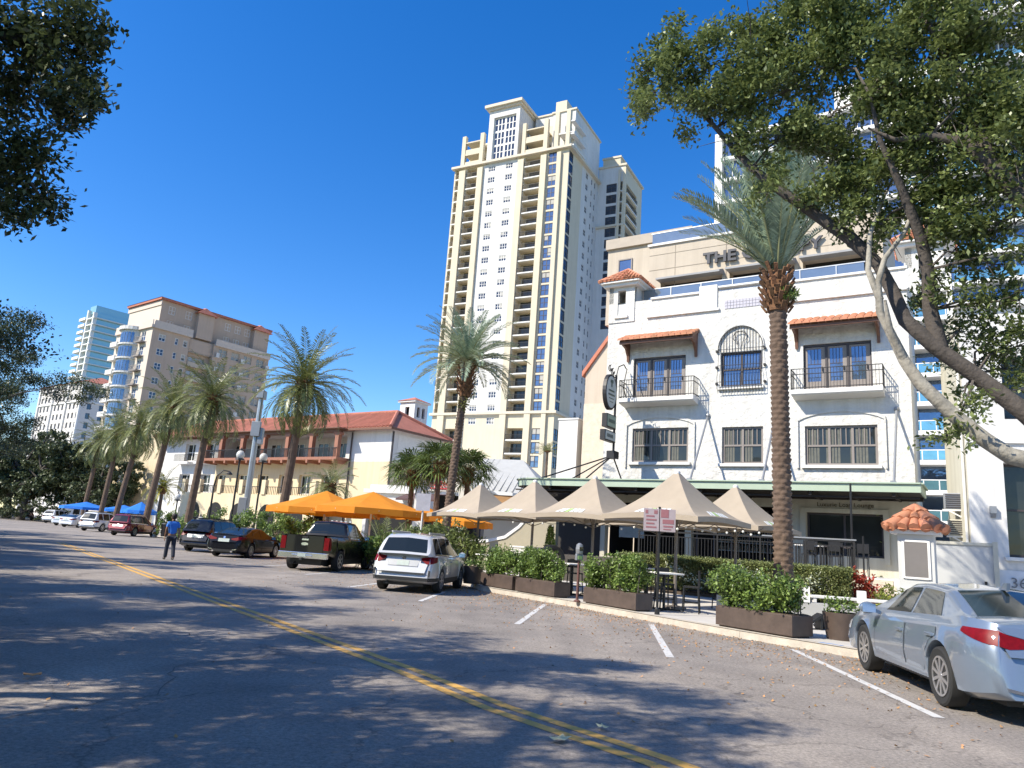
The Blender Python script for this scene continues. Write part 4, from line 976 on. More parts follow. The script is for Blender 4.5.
for z in FL:
    window(lb, (-4.8,.1,z+.5), 0, 2.0, 2.3, 2, 2, M['white'], M['glassblue'], .12, name='front_window', dep=.1)
    s = MB(); s.box(-5.2,-2.4,-1.1,0,z+.05,z+.35); s.box(-5.2,-2.4,-1.08,-1.03,z+1.3,z+1.38)
    for i in range(14): s.box(-5.2+i*.21,-5.15+i*.21,-1.07,-1.04,z+.35,z+1.3)
    s.build('balcony', M['taupe'], lb)
    for x in (-15.6,-14): 
        s = MB(); s.box(x-.9,x+.7,-1.4,0,z+.1,z+1.2); s.build('side_balcony', M['whitewall'], lb)
    if z > 12:
        for a, b in wins: window(lb, (-.08,a,z+.7), R(90), b-a, 1.6, 2 if b-a > 1 else 1, 2, M['whitewall'], M['glassnavy'], .14, dep=.1, blind=.5)
        window(lb, (-1.5,9.6,z+.4), R(90), 4.2, 2.2, 3, 2, M['tan'], M['glassblue'], .16, name='bay_window', dep=.1)
        for a in (16.2,19.6,23,26.6): window(lb, (.05,a,z+.5), R(90), 2.2, 2.0, 2, 2, M['tan'], M['glassblue'], .14, name='east_window', dep=.1, blind=.4)
for a in (3.5,7.6,12.5,17.8,20.5,23.2):
    for z in (44.2,47.6): window(lb, (-1.5,a,z), R(90), 1.6, 1.9, 2, 2, M['whitewall'], M['glassblue'], .14, name='attic_window', dep=.1)
for x in (-14,-11,-8,-5): window(lb, (x,1.85,44), 0, 1, 2, 1, 1, M['white'], M['glassnavy'], .1, name='attic_window', dep=.1)

# ================================================================== far towers on the left
gt = thing('far_glass_tower', 'distant pale glass high rise with thin white balcony decks', 'building', (-205,350,0), R(-40))
s = MB(); s.box(-13,0,0,24,0,98); s.box(-8,-1,-.5,20,98,102); s.build('wall', mat('far_glass', (.3,.5,.55), .2, metal=.3, var=.1), gt)
for k in range(28):
    z = 6+3.3*k; s = MB(); s.box(-15.5,-8,-2.2,22,z,z+.5); s.box(-8,1.5,-1.6,24,z,z+.5); s.box(-15.4,-8,-2.15,-2.05,z+.5,z+1.4)
    s.build('balcony_deck', M['white'], gt)
s = MB(); s.box(-7.9,-6.6,-1.7,0,0,100); s.box(-.5,.7,-1.7,0,0,98); s.build('pier', M['white'], gt)
fw_ = thing('far_white_block', 'distant white apartment block with rows of small windows under a low red roof', 'building', (-146,250,0), R(-38))
w = MB(); xs = [-34+i*3.1 for i in range(11)]; zs = [3+3.3*k for k in range(13)]
hl = [(x,x+1.4,z+.6,z+2.6) for x in xs for z in zs]
w.wall(-36,0,0,46,hl,0,.4); w.wall(0,16,0,46,[(a,a+1.4,z+.6,z+2.6) for a in (2,6,10) for z in zs],0,.4,fx=SIDE(0)); w.box(-36,-.5,1,15.8,0,45.9); w.build('wall', mat('far_white', (.6,.57,.53), .8), fw_)
gl = MB()
for h in hl: gl.quad((h[0],.38,h[2]),(h[1],.38,h[2]),(h[1],.38,h[3]),(h[0],.38,h[3]))
for a in (2,6,10):
    for z in zs: gl.quad((-.38,a,z+.6),(-.38,a+1.4,z+.6),(-.38,a+1.4,z+2.6),(-.38,a,z+2.6))
tag(gl.build('window', M['glassnavy'], fw_), kind='stuff')
s = MB()
for z in (12.5,25.7,38.9): s.box(-36.3,.3,-.35,16,z,z+.5)
for x in (-36,-24,-12,-.9): s.box(x,x+.9,-.5,-.002,0,46)
s.build('band', M['white'], fw_)
s = MB(); s.add([(-37,-1,46),(1,-1,46),(1,17,46),(-37,17,46),(-30,8,49.5),(-7,8,49.5)], [(0,1,5,4),(1,2,5),(2,3,4,5),(3,0,4),(3,2,1,0)]); s.build('roof', M['redroof'], fw_)
# ================================================================== PLANTS
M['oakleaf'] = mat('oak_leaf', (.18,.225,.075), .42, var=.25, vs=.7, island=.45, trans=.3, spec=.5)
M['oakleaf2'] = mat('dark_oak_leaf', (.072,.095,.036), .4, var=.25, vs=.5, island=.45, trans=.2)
M['shrubleaf'] = mat('shrub_leaf', (.17,.25,.06), .4, var=.3, vs=1.5, island=.45, trans=.25)
M['hedgeleaf'] = mat('hedge_leaf', (.2,.23,.08), .5, var=.3, vs=1.5, island=.4, trans=.2)
M['palmleaf'] = mat('silver_palm_leaf', (.29,.37,.25), .38, var=.2, vs=.9, island=.3, trans=.18)
M['palmleaf2'] = mat('green_palm_leaf', (.175,.2,.065), .4, var=.35, vs=.5, island=.4, trans=.2)
M['yellowleaf'] = mat('yellow_palm_leaf', (.36,.33,.04), .5, var=.3, vs=.6, island=.3, trans=.25)
M['sabal'] = mat('fan_palm_leaf', (.12,.17,.05), .42, var=.3, vs=.8, island=.35, trans=.2)
M['redleaf'] = mat('red_croton_leaf', (.42,.07,.035), .45, var=.5, vs=3, island=.5, trans=.2)
M['palmtrunk'] = mat('palm_trunk', (.13,.088,.062), .95, var=.35, vs=5, bump=.6, bs=22)
M['palmboot'] = mat('palm_boots', (.17,.085,.04), .95, var=.5, vs=7, bump=.8, bs=18, island=.3)
M['frondstem'] = mat('frond_stem', (.24,.25,.12), .6, var=.2)

def frond(az, e0, L, bend, rng, n=34, lf=.42, w=.028, vee=.5, fold=0.):
    """one feather frond: curved midrib and narrow leaflets; returns stem points, leaf verts, leaf faces (quads)"""
    s = np.linspace(0,1,n); el = e0-bend*s**1.35; ds = L/(n-1)
    r = np.concatenate([[0],np.cumsum(np.cos(el[:-1])*ds)]); z = np.concatenate([[0],np.cumsum(np.sin(el[:-1])*ds)])
    twist = rng.normal(0,.1)
    d2 = np.array([math.cos(az),math.sin(az)]); side = np.array([-d2[1],d2[0],0])
    P = np.c_[r*d2[0], r*d2[1], z]; T = np.c_[np.cos(el)*d2[0], np.cos(el)*d2[1], np.sin(el)]
    Nn = np.cross(np.broadcast_to(side,T.shape), T); Nn *= -np.sign(Nn[:,2:3]+1e-6)*-1
    V = []
    k0 = int(n*.12)
    for sgn in (-1,1):
        q = slice(k0,n); t = T[q]; sd = side*math.cos(twist)+Nn[q]*math.sin(twist)
        ll = (lf*np.sin(PI*(.1+.86*s[q]))**.55*rng.uniform(.85,1.1,n-k0))[:,None]
        fw = (.45+.75*s[q])[:,None]
        dr = sgn*sd+Nn[q]*(vee*rng.uniform(.6,1.4,n-k0))[:,None]+t*fw; dr /= np.linalg.norm(dr,axis=1)[:,None]
        tip = P[q]+dr*ll; tip[:,2] -= fold*ll[:,0]*rng.uniform(.3,1,n-k0)
        mid = P[q]*.55+tip*.45; mid[:,2] += .02
        wd = np.cross(dr, Nn[q]); wd /= np.linalg.norm(wd,axis=1)[:,None]+1e-9
        V.append(np.stack([P[q], mid+wd*w*.5, tip, mid-wd*w*.5],1).reshape(-1,3))
    V = np.concatenate(V); return P, V, np.arange(len(V)).reshape(-1,4)

M['deadfrond'] = mat('dead_frond', (.3,.2,.09), .7, var=.3, island=.3)
def palm_crown(seed, n=46, L=3.0, e_hi=1.45, e_lo=-.35, bend=1.0, lf=.42, w=.03, leaves=34, vee=.5, fold=.2, mat_l=None, azs=None, bias=0., baz=0.):
    rng = np.random.default_rng(seed); Vs=[]; Fs=[]; o=0; st = MB()
    for i in range(n):
        t = (i+.5)/n; e0 = e_hi+(e_lo-e_hi)*t**.9+rng.normal(0,.08); az = i*2.39996+rng.normal(0,.12)
        e0 = min(1.5, e0+bias*math.cos(az-baz))
        if azs: az = azs[0]+rng.normal(0,azs[1])*(1 if rng.random() < azs[2] else 4)
        P, V, F = frond(az, e0, L*rng.uniform(.85,1.08)*(1-.12*t), bend*(.55+.75*t)*rng.uniform(.8,1.2), rng, leaves, lf, w, vee, fold)
        Vs.append(V); Fs.append(F+o); o += len(V)
        st.tube(P[::max(1,leaves//7)], list(np.linspace(.035,.008,len(P[::max(1,leaves//7)]))), 4)
    return np_mesh('crown', np.concatenate(Vs), np.concatenate(Fs), mat_l), st.mesh('frond_stem', M['frondstem'])

def boss_trunk(H, r0, r1, pitch=.15, nb=6, seg=42, amp=.26):
    rows = int(H/pitch*4); V=[]; 
    for j in range(rows+1):
        z = H*j/rows; rr = r0+(r1-r0)*min(1,z/H)+.05*math.exp(-z*2.2); row = int(z/pitch); fz = z/pitch-row
        for k in range(seg):
            th = 2*PI*k/seg; c = abs(math.cos(nb/2*th+(PI/2 if row%2 else 0)))**.8
            V.append((rr*(1+amp*(c*(fz**.7)-.3))*math.cos(th), rr*(1+amp*(c*(fz**.7)-.3))*math.sin(th), z))
    F = [(j*seg+k, j*seg+(k+1)%seg, (j+1)*seg+(k+1)%seg, (j+1)*seg+k) for j in range(rows) for k in range(seg)]
    mb = MB(); mb.add(V,F); return mb
def boots(r, h, rng, dens=1.):
    mb = MB(); mb.lathe([(r*.8,0),(r*.98,h*.3),(r*.9,h*.75),(r*.5,h)], 12)
    n = int(70*dens)
    for i in range(n):
        t = (i+.5)/n; a = i*2.39996; z = h*t; rr = r*(.9+.15*math.sin(PI*t))
        p = Vector((rr*math.cos(a), rr*math.sin(a), z)); o = Vector((math.cos(a)*.55, math.sin(a)*.55, .8))*(.2+.1*rng.random())
        mb.bar(p, p+o, .11, .05)
    return mb
def place_trunk(mb, lean, H):
    """bend a straight trunk mesh"""
    mb.v = [(x+lean[0]*(z/H)**1.2, y+lean[1]*(z/H)**1.2, z) for x,y,z in mb.v]; return mb

def make_palm(label, x, y, H, r0, r1, crown, lean=(0,0), grp=None, z0=.14, boot=(.4,1.1), boss=True, rz=0, tmat=None, nm='date_palm', cat='palm tree'):
    t = thing(nm, label, cat, (x,y,z0), rz, grp)
    mb = boss_trunk(H, r0, r1) if boss else MB().lathe([(r0*1.25,0),(r0,.5)]+[(r0+(r1-r0)*k/40*1.0+(.012 if k%2 else 0), .5+(H-.5)*k/40) for k in range(1,41)], 12)
    place_trunk(mb, lean, H).build('trunk', tmat or M['palmtrunk'], t, smooth=boss, ang=80)
    b = boots(boot[0], boot[1], rnd); b.build('boots', M['palmboot'], t, loc=(lean[0],lean[1],H-boot[1]*.75))
    c = link('crown', crown[0], t, loc=(lean[0],lean[1],H+boot[1]*.1)); link('frond_stem', crown[1], c)
    return t
# big silver date palm in front of the hotel: fronds tied up and swept to one side
cr = palm_crown(3, 84, 4.4, 1.54, .93, .5, .5, .055, 56, .5, .1, M['palmleaf'], bias=.1, baz=-.2)
pf = make_palm('tall thick trunked silver date palm standing in front of the white hotel', 7.72, 20.6, 9.45, .25, .225, cr, (-.12,0), 'date palms along the street', boot=(.36,1.25))
hp = in_ball(220, nrg, .2)*[.3,.3,.25]+[.1,-.25,9.0]
V, F = leaf_quads(hp, .3, .035, nrg); link('fern', np_mesh('fern', V, F, M['shrubleaf']), pf)
# middle silver palm
cr2 = palm_crown(8, 58, 3.3, 1.5, -.1, 1.05, .5, .05, 42, .45, .25, M['palmleaf'])
pm_ = make_palm('slim silver date palm between the pavilion and the grey tents', -2.75, 36.5, 9.9, .22, .18, cr2, (.42,0), 'date palms along the street', boot=(.33,2.0))
hp = in_ball(160, nrg, .2)*[.32,.32,.5]+[.42,-.1,6.75]; V, F = leaf_quads(hp, .28, .05, nrg); V[:,2] += 1.3; link('fern', np_mesh('fern', V, F, mat('fern_leaf', (.16,.16,.035), .6, var=.3)), pm_)
# row of green date palms further up the kerb
crA = palm_crown(21, 70, 4.5, 1.45, -.8, 1.3, .62, .075, 34, .4, .4, M['palmleaf2'])
crB = palm_crown(22, 66, 4.6, 1.4, -.9, 1.4, .62, .075, 34, .4, .45, M['palmleaf2'])
row = [(-14.15,48.2,10.6,(.45,0),crA,0.,'full green date palm behind the black pickup, nearest of the kerb row'),
       (-24.2,58.3,10.9,(.5,0),crB,1.2,'date palm with thin leaning trunk behind the black sport utility car'),
       (-32.0,68,11.3,(.9,0),crA,2.6,'date palm behind the walking man in the kerb row'),
       (-40.4,79,10.7,(1.2,0),crB,3.3,'date palm with pale sunlit trunk beside the dark red car'),
       (-48.3,91,11.0,(.6,0),crA,4.4,'date palm beyond the pale trunked one in the kerb row'),
       (-57.6,104,11.2,(.6,0),crB,5.2,'farthest date palm of the kerb row, beside the dark oaks')]
for x,y,H,ln,c,rz,lb in row: make_palm(lb, x, y, H, .3, .24, c, (ln[0]*math.cos(-rz)-ln[1]*math.sin(-rz), ln[0]*math.sin(-rz)), 'date palms along the street', boot=(.48,1.7), boss=False, rz=rz)

# ---- cabbage palms and small palms
def fan_crown(seed, n, L, m, droop=.5):
    rng = np.random.default_rng(seed); V=[]; st=MB()
    for i in range(n):
        a = i*2.39996; e = 1.2-1.75*(i+.5)/n+rng.normal(0,.12); d = np.array([math.cos(a)*math.cos(e),math.sin(a)*math.cos(e),math.sin(e)])
        hub = d*L*rng.uniform(.45,.6); st.tube([(0,0,0),tuple(hub)], .02, 4)
        sd = np.cross(d,[0,0,1]); sd /= np.linalg.norm(sd); up = np.cross(sd,d)
        for k in range(18):
            b = (k/17-.5)*4.2; q = d*math.cos(b)+sd*math.sin(b)+up*.12*rng.normal(); q /= np.linalg.norm(q)
            l = L*.62*(1-.25*abs(b)/2.1); tip = hub+q*l; tip[2] -= droop*l*.55*rng.uniform(.6,1.2); mid = hub+q*l*.5; mid[2] += .0
            w = np.cross(q,up); w /= np.linalg.norm(w)
            V += [hub, mid+w*.045, tip, mid-w*.045]
    V = np.array(V); return np_mesh('crown', V, np.arange(len(V)).reshape(-1,4), m), st.mesh('frond_stem', M['frondstem'])
fc = fan_crown(4, 40, 1.9, M['sabal'], .7)
for x,y,H,rz,lb in ((-5.6,45,5.0,0,'cabbage palm left of the slim silver palm trunk, by the gabled pavilion'),(-3.9,43.5,5.5,1.5,'cabbage palm just behind the slim silver palm trunk'),(-2.3,45.5,5.4,2.8,'cabbage palm right of the slim silver palm trunk')):
    make_palm(lb, x, y, H, .16, .15, fc, (0,0), 'cabbage palms by the pavilion', boot=(.25,.9), boss=False, rz=rz, nm='cabbage_palm', tmat=M['palmtrunk'])
lc = palm_crown(31, 30, 2.6, 1.4, -.6, 1.5, .5, .05, 24, .4, .4, M['palmleaf2'])
make_palm('low bushy palm above the orange umbrellas in front of the tiled restaurant block', -12.8, 55, 4.5, .2, .16, lc, boot=(.3,.8), boss=False, nm='bushy_palm')
yc = palm_crown(33, 26, 2.7, 1.4, -.3, 1.4, .5, .07, 22, .4, .3, M['yellowleaf'])
make_palm('yellowing palm between the leaning palm trunks on the left', -36.6, 80.5, 4.6, .2, .16, yc, boot=(.3,.8), boss=False, nm='yellow_palm')
lc2 = palm_crown(35, 24, 1.9, 1.45, .0, 1.0, .42, .035, 26, .4, .3, M['palmleaf2'])
for x,y,H,s,lb in ((-5.2,33.4,.5,.95,'pygmy palm growing between the black pickup and the white estate car'),(-4.3,34.6,.7,.8,'smaller pygmy palm behind the white estate car'),(7.6,140,19,2.1,'palm on the tower podium above the pavilion roof')):
    t = make_palm(lb, x, y, H, .12, .1, lc2, boot=(.16,.3), boss=False, nm='pygmy_palm', rz=H*3); t.scale = (s,s,s if H < 5 else 1)

# ---- live oak overhanging from the right edge: trunk out of frame, limbs drawn in space
oak = thing('live_oak', 'live oak reaching in from the right edge over the hotel, with bare pale lower limb', 'tree', (11.6,9.3,.1), 0)
OB = Vector((11.6,9.3,.1))
def W(x,y,Y): return at(x,y,Y)-OB
br = MB()
crotch = Vector((-.6,.2,3.2))
br.tube([(0,0,0),(-.1,0,.6),(-.25,.1,2),crotch], [.62,.5,.43,.42], 14)
L1 = [crotch, W(1075,455,9.6), W(1024,412,9.8), W(975,375,10), W(935,347,10.1), W(905,320,10.2), W(893,292,10.3), W(878,264,10.4), W(850,238,10.5), W(812,212,10.6), W(780,190,10.7), W(752,168,10.8), W(735,150,10.9), W(716,128,11), W(690,100,11.1), W(668,82,11.2)]
br.tube(L1, [.32,.19,.128,.112,.108,.103,.098,.09,.105,.088,.075,.062,.05,.04,.028,.016], 12)
L3 = [W(940,350,10.1), W(930,310,10.1), W(928,270,10.0), W(920,235,9.9), W(908,205,9.8), W(898,180,9.7), W(880,140,9.6), W(870,95,9.5)]
br.tube(L3, [.12,.1,.088,.08,.068,.052,.036,.02], 10)
br.tube([W(922,240,9.9), W(938,215,9.9), W(955,200,9.8), W(985,185,9.6)], [.07,.06,.05,.03], 8)
L4 = [crotch, W(1130,330,8.6), W(1060,235,8.8), W(1020,195,9), W(990,165,9.1), W(962,142,9.2), W(930,136,9.3), W(895,140,9.5), W(868,128,9.6)]
br.tube(L4, [.3,.2,.14,.12,.11,.092,.06,.035,.015], 10)
br.tube([W(990,165,9.1), W(975,110,9.2), W(950,60,9.3), W(920,10,9.4)], [.09,.07,.05,.03], 8)
br.tube([crotch, Vector((0,-.5,5)), Vector((.8,-1.2,7.5)), Vector((1.5,-1.8,9.5))], [.36,.28,.2,.1], 10)
br.tube([crotch, Vector((1.2,.6,5)), Vector((2.8,1.4,7)), Vector((4.2,2,8.5))], [.34,.25,.17,.08], 10)
br.tube([W(1020,195,9), W(1040,120,9), W(1050,40,9)], [.12,.09,.05], 8)
pl = MB()
L2 = [W(1150,462,9.2), W(1060,468,9.35), W(1010,456,9.5), W(985,440,9.6), W(950,412,9.7), W(920,383,9.8), W(905,362,9.9), W(893,338,10), W(880,312,10), W(878,282,10), W(885,258,9.95), W(905,232,9.9), W(912,212,9.85)]
pl.tube([crotch-Vector((0,0,.5))]+L2, [.28,.19,.125,.112,.104,.097,.088,.076,.068,.056,.046,.038,.03,.02], 12)
pl.tube([W(880,300,10), W(868,270,10.05), W(870,235,10.1), W(880,205,10.1), W(892,180,10.2)], [.055,.042,.034,.026,.015], 8)
pl.tube([W(905,362,9.9), W(890,330,9.8), W(885,300,9.75)], [.06,.045,.02], 8)
pl.build('pale_limb', M['palebark'], oak, smooth=True, ang=70)
rg = np.random.default_rng(77); blobs = []
def B(x,y,Y,rpx,k=1.,dz=1.2):
    p = W(x,y,Y); r = rpx*Y/760; blobs.append((p.x,p.y,p.z,r,max(r,.5)*dz,r*.9,k))
for x,y,Y,r in ((655,92,11.2,24),(648,70,11.2,18),(643,112,11.2,14),(662,50,11.3,16),(672,35,11.3,10),(680,88,11.2,24),(700,110,11,22),(690,62,11.1,26),(720,60,11,36),(722,100,11,30),(745,105,10.8,36),(740,140,10.8,22),(755,60,10.8,42),(760,25,10.8,34),(790,90,10.6,46),(785,135,10.6,36),(800,40,10.5,50),(795,5,10.5,40),(770,165,10.7,20),(835,70,10.3,52),(830,120,10.4,48),(830,165,10.5,40),(815,195,10.5,22),(850,20,10,52),(868,110,10,50),(870,165,10.2,46),(850,205,10.4,30),(880,55,9.8,52),(905,10,9.6,50),(905,100,9.6,48),(915,150,9.8,46),(900,200,10,38),(940,60,9.4,54),(945,110,9.4,46),(950,165,9.6,44),(945,215,9.8,36),(960,15,9.2,52),(985,70,9.1,52),(990,125,9.1,46),(985,190,9.3,40),(1010,30,9,52),(1020,95,9,50),(1015,160,9,44),(1015,225,9.2,36),(985,235,9.4,28),(1000,270,9.5,28),(1020,300,9.5,26),(960,255,9.8,22),(985,300,9.9,24),(945,290,10.1,20),(925,300,10.2,12),(960,330,10.3,20),(1000,335,10,26),(1022,345,9.9,22),(985,355,10.3,16),(950,360,10.4,12),(1010,370,10.1,18),(1000,395,10.2,13),(985,382,10.3,11),(765,195,10.7,12),(840,228,10.5,10),(880,225,10.1,18)):
    B(x,y,Y,r, .85 if y < 240 else .5)
for x,y,Y,r in ((955,425,9.9,9),(945,440,9.9,7),(962,405,9.9,7)): B(x,y,Y,r,.5)
for q in ((0,-1.5,8.8,2.2,2.2,1.6),(2.5,0,8.6,2.4,2.4,1.7),(4.2,2,8.2,2.2,2.4,1.7),(1.5,2.5,9,2.2,2.2,1.5),(-1,-3,8,1.8,1.8,1.4),(.5,.5,10,2.4,2.4,1.3),(-1.2,-.8,9.4,1.8,1.8,1.2),(5.5,-.5,7.6,1.9,1.9,1.4)): blobs.append((*q,.45))
tw_ = br; cent = [Vector(q) for q in L1[3:]+L3+L4[3:]]
for b_ in blobs:
    c_ = Vector(b_[:3]); nr = min(cent, key=lambda q: (q-c_).length)
    if (nr-c_).length < 1.3: 
        md = (nr+c_)/2+Vector((rg.normal(0,.1),rg.normal(0,.1),.08)); tw_.tube([nr,md,c_],[.022,.016,.008],5)
        for _ in range(4): e_ = c_+Vector(rg.normal(0,.55,3))*b_[3]*1.3; tw_.tube([md.lerp(c_,rg.uniform(.3,1)),(c_+e_)/2+Vector((0,0,.04)),e_],[.01,.007,.003],4)
br.build('limb', M['bark'], oak, smooth=True, ang=70)
V, F = foliage(clumpy(blobs, rg, 8, .46), rg, per=16, spread=.12, L=.084, W=.046, dens=370, shell=.1, up=1.3)
V2 = V[F.ravel()].reshape(-1,4,3)
link('crown', np_mesh('crown', V, F, M['oakleaf']), oak)
print('oak leaves', len(F))
M['faroak'] = mat('far_oak_leaf', (.105,.13,.06), .45, var=.3, vs=.4, island=.45, trans=.2)
# ---- row of oaks on the near side, out of frame to the left; their crowns reach in and shade the road
def street_oak(seed, H=9.5, R_=5.2, n_b=46, dens=260, per=15, L=.09, Wd=.046):
    rg = np.random.default_rng(seed); r_ = np.random.default_rng(seed+1); mb = MB(); bl = []
    mb.tube([(0,0,-.1),(.05,0,.5),(.1,.05,1.6),(.1,.1,2.6)], [.5,.38,.31,.32], 12)
    for i in range(7):
        a = i*2*PI/7+r_.normal(0,.2); e = r_.uniform(.45,1.1); p = Vector((.1,.1,2.5)); pts=[p]; rad=[.22]
        d = Vector((math.cos(a)*math.cos(e),math.sin(a)*math.cos(e),math.sin(e)))
        for k in range(6):
            d = (d+Vector((r_.normal(0,.2),r_.normal(0,.2),-.08+r_.normal(0,.12)))).normalized(); p = p+d*(R_*.2); pts.append(p.copy()); rad.append(.22*(1-(k+1)/7)+.015)
            if k > 0:
                for q in range(2):
                    o = Vector((r_.normal(0,.8),r_.normal(0,.8),r_.normal(.25,.6))); s_ = p+o*1.25
                    mb.tube([p,(p+s_)/2+Vector((0,0,.1)),s_],[rad[-1]*.55,rad[-1]*.35,.012],5); bl.append((*s_,*(r_.uniform(.65,1.25,1).repeat(2)),r_.uniform(.4,.65)))
        mb.tube(pts, rad, 8)
    V, F = foliage(clumpy(bl, rg, 6, .5), rg, per=per, spread=.18, L=L, W=Wd, dens=dens, shell=.1, up=1.2)
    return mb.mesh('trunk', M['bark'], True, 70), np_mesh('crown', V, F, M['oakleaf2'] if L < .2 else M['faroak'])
so1 = street_oak(101); so2 = street_oak(202, R_=5.6); 
NEAR = [(-12.4,2.5,0,0.4,1.1,'shade oak on the near verge, its dark crown filling the upper left corner'),(-17.5,11.3,1,2.0,1.15,'second shade oak on the near verge, just outside the left edge'),(-23.2,22.1,0,3.6,1.08,'oak with low dark branches at the left edge, in front of the white block'),(-30.6,32.8,1,5.0,1.25,'fourth shade oak along the near verge, behind the low dark branches'),(-38.7,43.4,0,1.0,1.15,'farthest shade oak along the near verge'),(-6.6,-.9,1,3.0,1.1,'unseen oak added behind the viewpoint to shade the near road'),(-15.4,8.0,1,4.1,1.08,'unseen oak added between the first and second trees to shade the road'),(-24,15,0,5.1,1.2,'unseen oak added in a second row, level with the second, to shade the road'),(-33,27,1,.6,1.2,'unseen oak added in a second row, level with the fourth, to shade the road')]  # last four are out of view, added to fill in the road shade
for x,y,k,rz,s,lb in NEAR:
    t = thing('shade_oak', lb, 'tree', (x,y,.12), rz, 'oaks along the near verge'); t.scale = (s,s,s); m_ = (so1,so2)[k]
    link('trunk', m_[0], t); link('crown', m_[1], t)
    if 'upper left corner' in lb:      # the limb that reaches out over the road
        Mi = (Matrix.Translation((x,y,.12)) @ Matrix.Rotation(rz,4,'Z') @ Matrix.Diagonal((s,s,s,1))).inverted(); rg = np.random.default_rng(88)
        Q = lambda px,py,Y: Mi @ at(px,py,Y)
        lm = MB(); lm.tube([Mi @ Vector((x,y,3)), Q(-330,60,6.4), Q(-120,40,7), Q(0,35,7.4), Q(60,45,7.6), Q(92,62,7.7)], [.2,.14,.09,.05,.025,.01], 8)
        lm.tube([Q(-120,40,7), Q(-40,130,7.2), Q(15,165,7.3), Q(40,195,7.4)], [.08,.05,.025,.01], 6)
        bl = []
        for px,py,rp in ((10,15,38),(50,12,38),(78,22,28),(92,45,16),(60,55,34),(20,60,36),(88,78,18),(60,95,24),(25,105,32),(92,102,8),(15,145,26),(40,150,20),(10,185,26),(35,190,20),(50,205,10),(15,212,14),(-20,60,40),(-30,150,40),(70,118,8)):
            c_ = Q(px,py,7.5+rg.normal(0,.25)); r_ = rp*7.7/760/s; bl.append((c_.x,c_.y,c_.z,r_*1.1,r_*1.1,r_))
            nr = Q(40,40 if py < 110 else 165,7.45); lm.tube([nr,(nr+c_)/2+Vector((0,0,.05)),c_],[.014,.009,.004],4)
        lm.build('limb', M['bark'], t, smooth=True, ang=70); V, F = foliage(clumpy(bl, rg, 7, .5), rg, per=15, spread=.12, L=.075, W=.038, dens=420, shell=.1, up=1.2); link('outer_foliage', np_mesh('outer_foliage', V, F, M['oakleaf2']), t)
# ---- far oaks closing the street
so3 = street_oak(303, R_=6, dens=55, per=13, L=.3, Wd=.19)
far = [(-71,112,.95),(-64,116,1.0),(-79,121,1.05),(-88,128,1.1),(-97,141,1.1),(-108,150,1.2),(-120,158,1.2),(-132,176,1.3),(-60,125,.95),(-76,135,1.1),(-150,190,1.4),(-56,112,.8),(-170,200,1.4)]
lbs = ['round dark oak behind the blue umbrellas','oak just right of the blue umbrellas','oak left of the blue umbrellas','oak beyond the white parked cars','oak at the bend of the street','oak above the dark red jeep','oak left of the dark red jeep','far oak closing the end of the street','oak behind the row of palms','oak between the blue umbrellas and the white block','hazy oak at the left edge of the far street','small oak under the farthest palm','most distant oak down the street']
for i,((x,y,s),lb) in enumerate(zip(far,lbs)):
    t = thing('far_oak', lb, 'tree', (x,y,.1), i*1.3, 'oaks at the far end of the street'); t.scale = (s*1.35,s*1.35,s*1.5); link('trunk', so3[0], t); link('crown', so3[1], t, loc=(0,0,-.9))

# ---- planter boxes along the kerb
M['planter'] = mat('brown_planter', (.085,.06,.048), .55, var=.4, vs=4)
KD = Vector((.529,-.848,0)); KN = Vector((.848,.529,0))
def shrub_mesh(l, w, h, rg, n=34, L=.085, Wd=.045, dens=420, mt='shrubleaf'):
    bl = []
    for i in range(n): bl.append((rg.uniform(-l/2,l/2), rg.uniform(-w/2,w/2), rg.uniform(.1,h-.18), rg.uniform(.16,.26), rg.uniform(.16,.26), rg.uniform(.16,.26)))
    V, F = foliage(bl, rg, per=12, spread=.09, L=L, W=Wd, dens=dens, shell=.1, up=.9); V[:,2] = np.maximum(V[:,2], .0)
    return np_mesh('shrub', V, F, M[mt])
def planter(lb, x, y, l, seed, d=.55, h=.4, sh=.85):
    rz = math.atan2(KD.y,KD.x); t = thing('planter_box', lb, 'planter', (x,y,.147), rz, 'long planters along the kerb')
    b = MB(); b.box(-l/2,l/2,-d/2,d/2,.03,h); b.box(-l/2+.05,l/2-.05,-d/2+.05,d/2-.05,0,.03); b.build('box', M['planter'], t, bevel=.008)
    s = MB(); s.box(-l/2+.03,l/2-.03,-d/2+.03,d/2-.03,h,h+.012); s.build('soil', M['soil'], t)
    rg = np.random.default_rng(seed); st = MB()
    for i in range(14):
        x0, y0 = rg.uniform(-l/2+.1,l/2-.1), rg.uniform(-d/4,d/4); st.tube([(x0,y0,h),(x0+rg.normal(0,.06),y0+rg.normal(0,.06),h+sh*.7)], .012, 5)
    st.build('stem', M['bark'], t)
    link('shrub', shrub_mesh(l*1.02, d*1.1, sh, rg), t, loc=(0,0,h))
    return t
planter('long brown planter of green shrubs, leftmost, nearest the white estate car', .16, 23.75, 1.85, 41)
planter('long brown planter of green shrubs left of the parking meter', 1.26, 21.9, 1.95, 42)
planter('long brown planter of bushy shrubs right of the parking meter', 2.98, 19.12, 2.0, 43, sh=.92)
planter('long brown planter of loose dark shrubs below the big palm', 5.28, 15.26, 1.85, 44, d=.62, sh=.8)
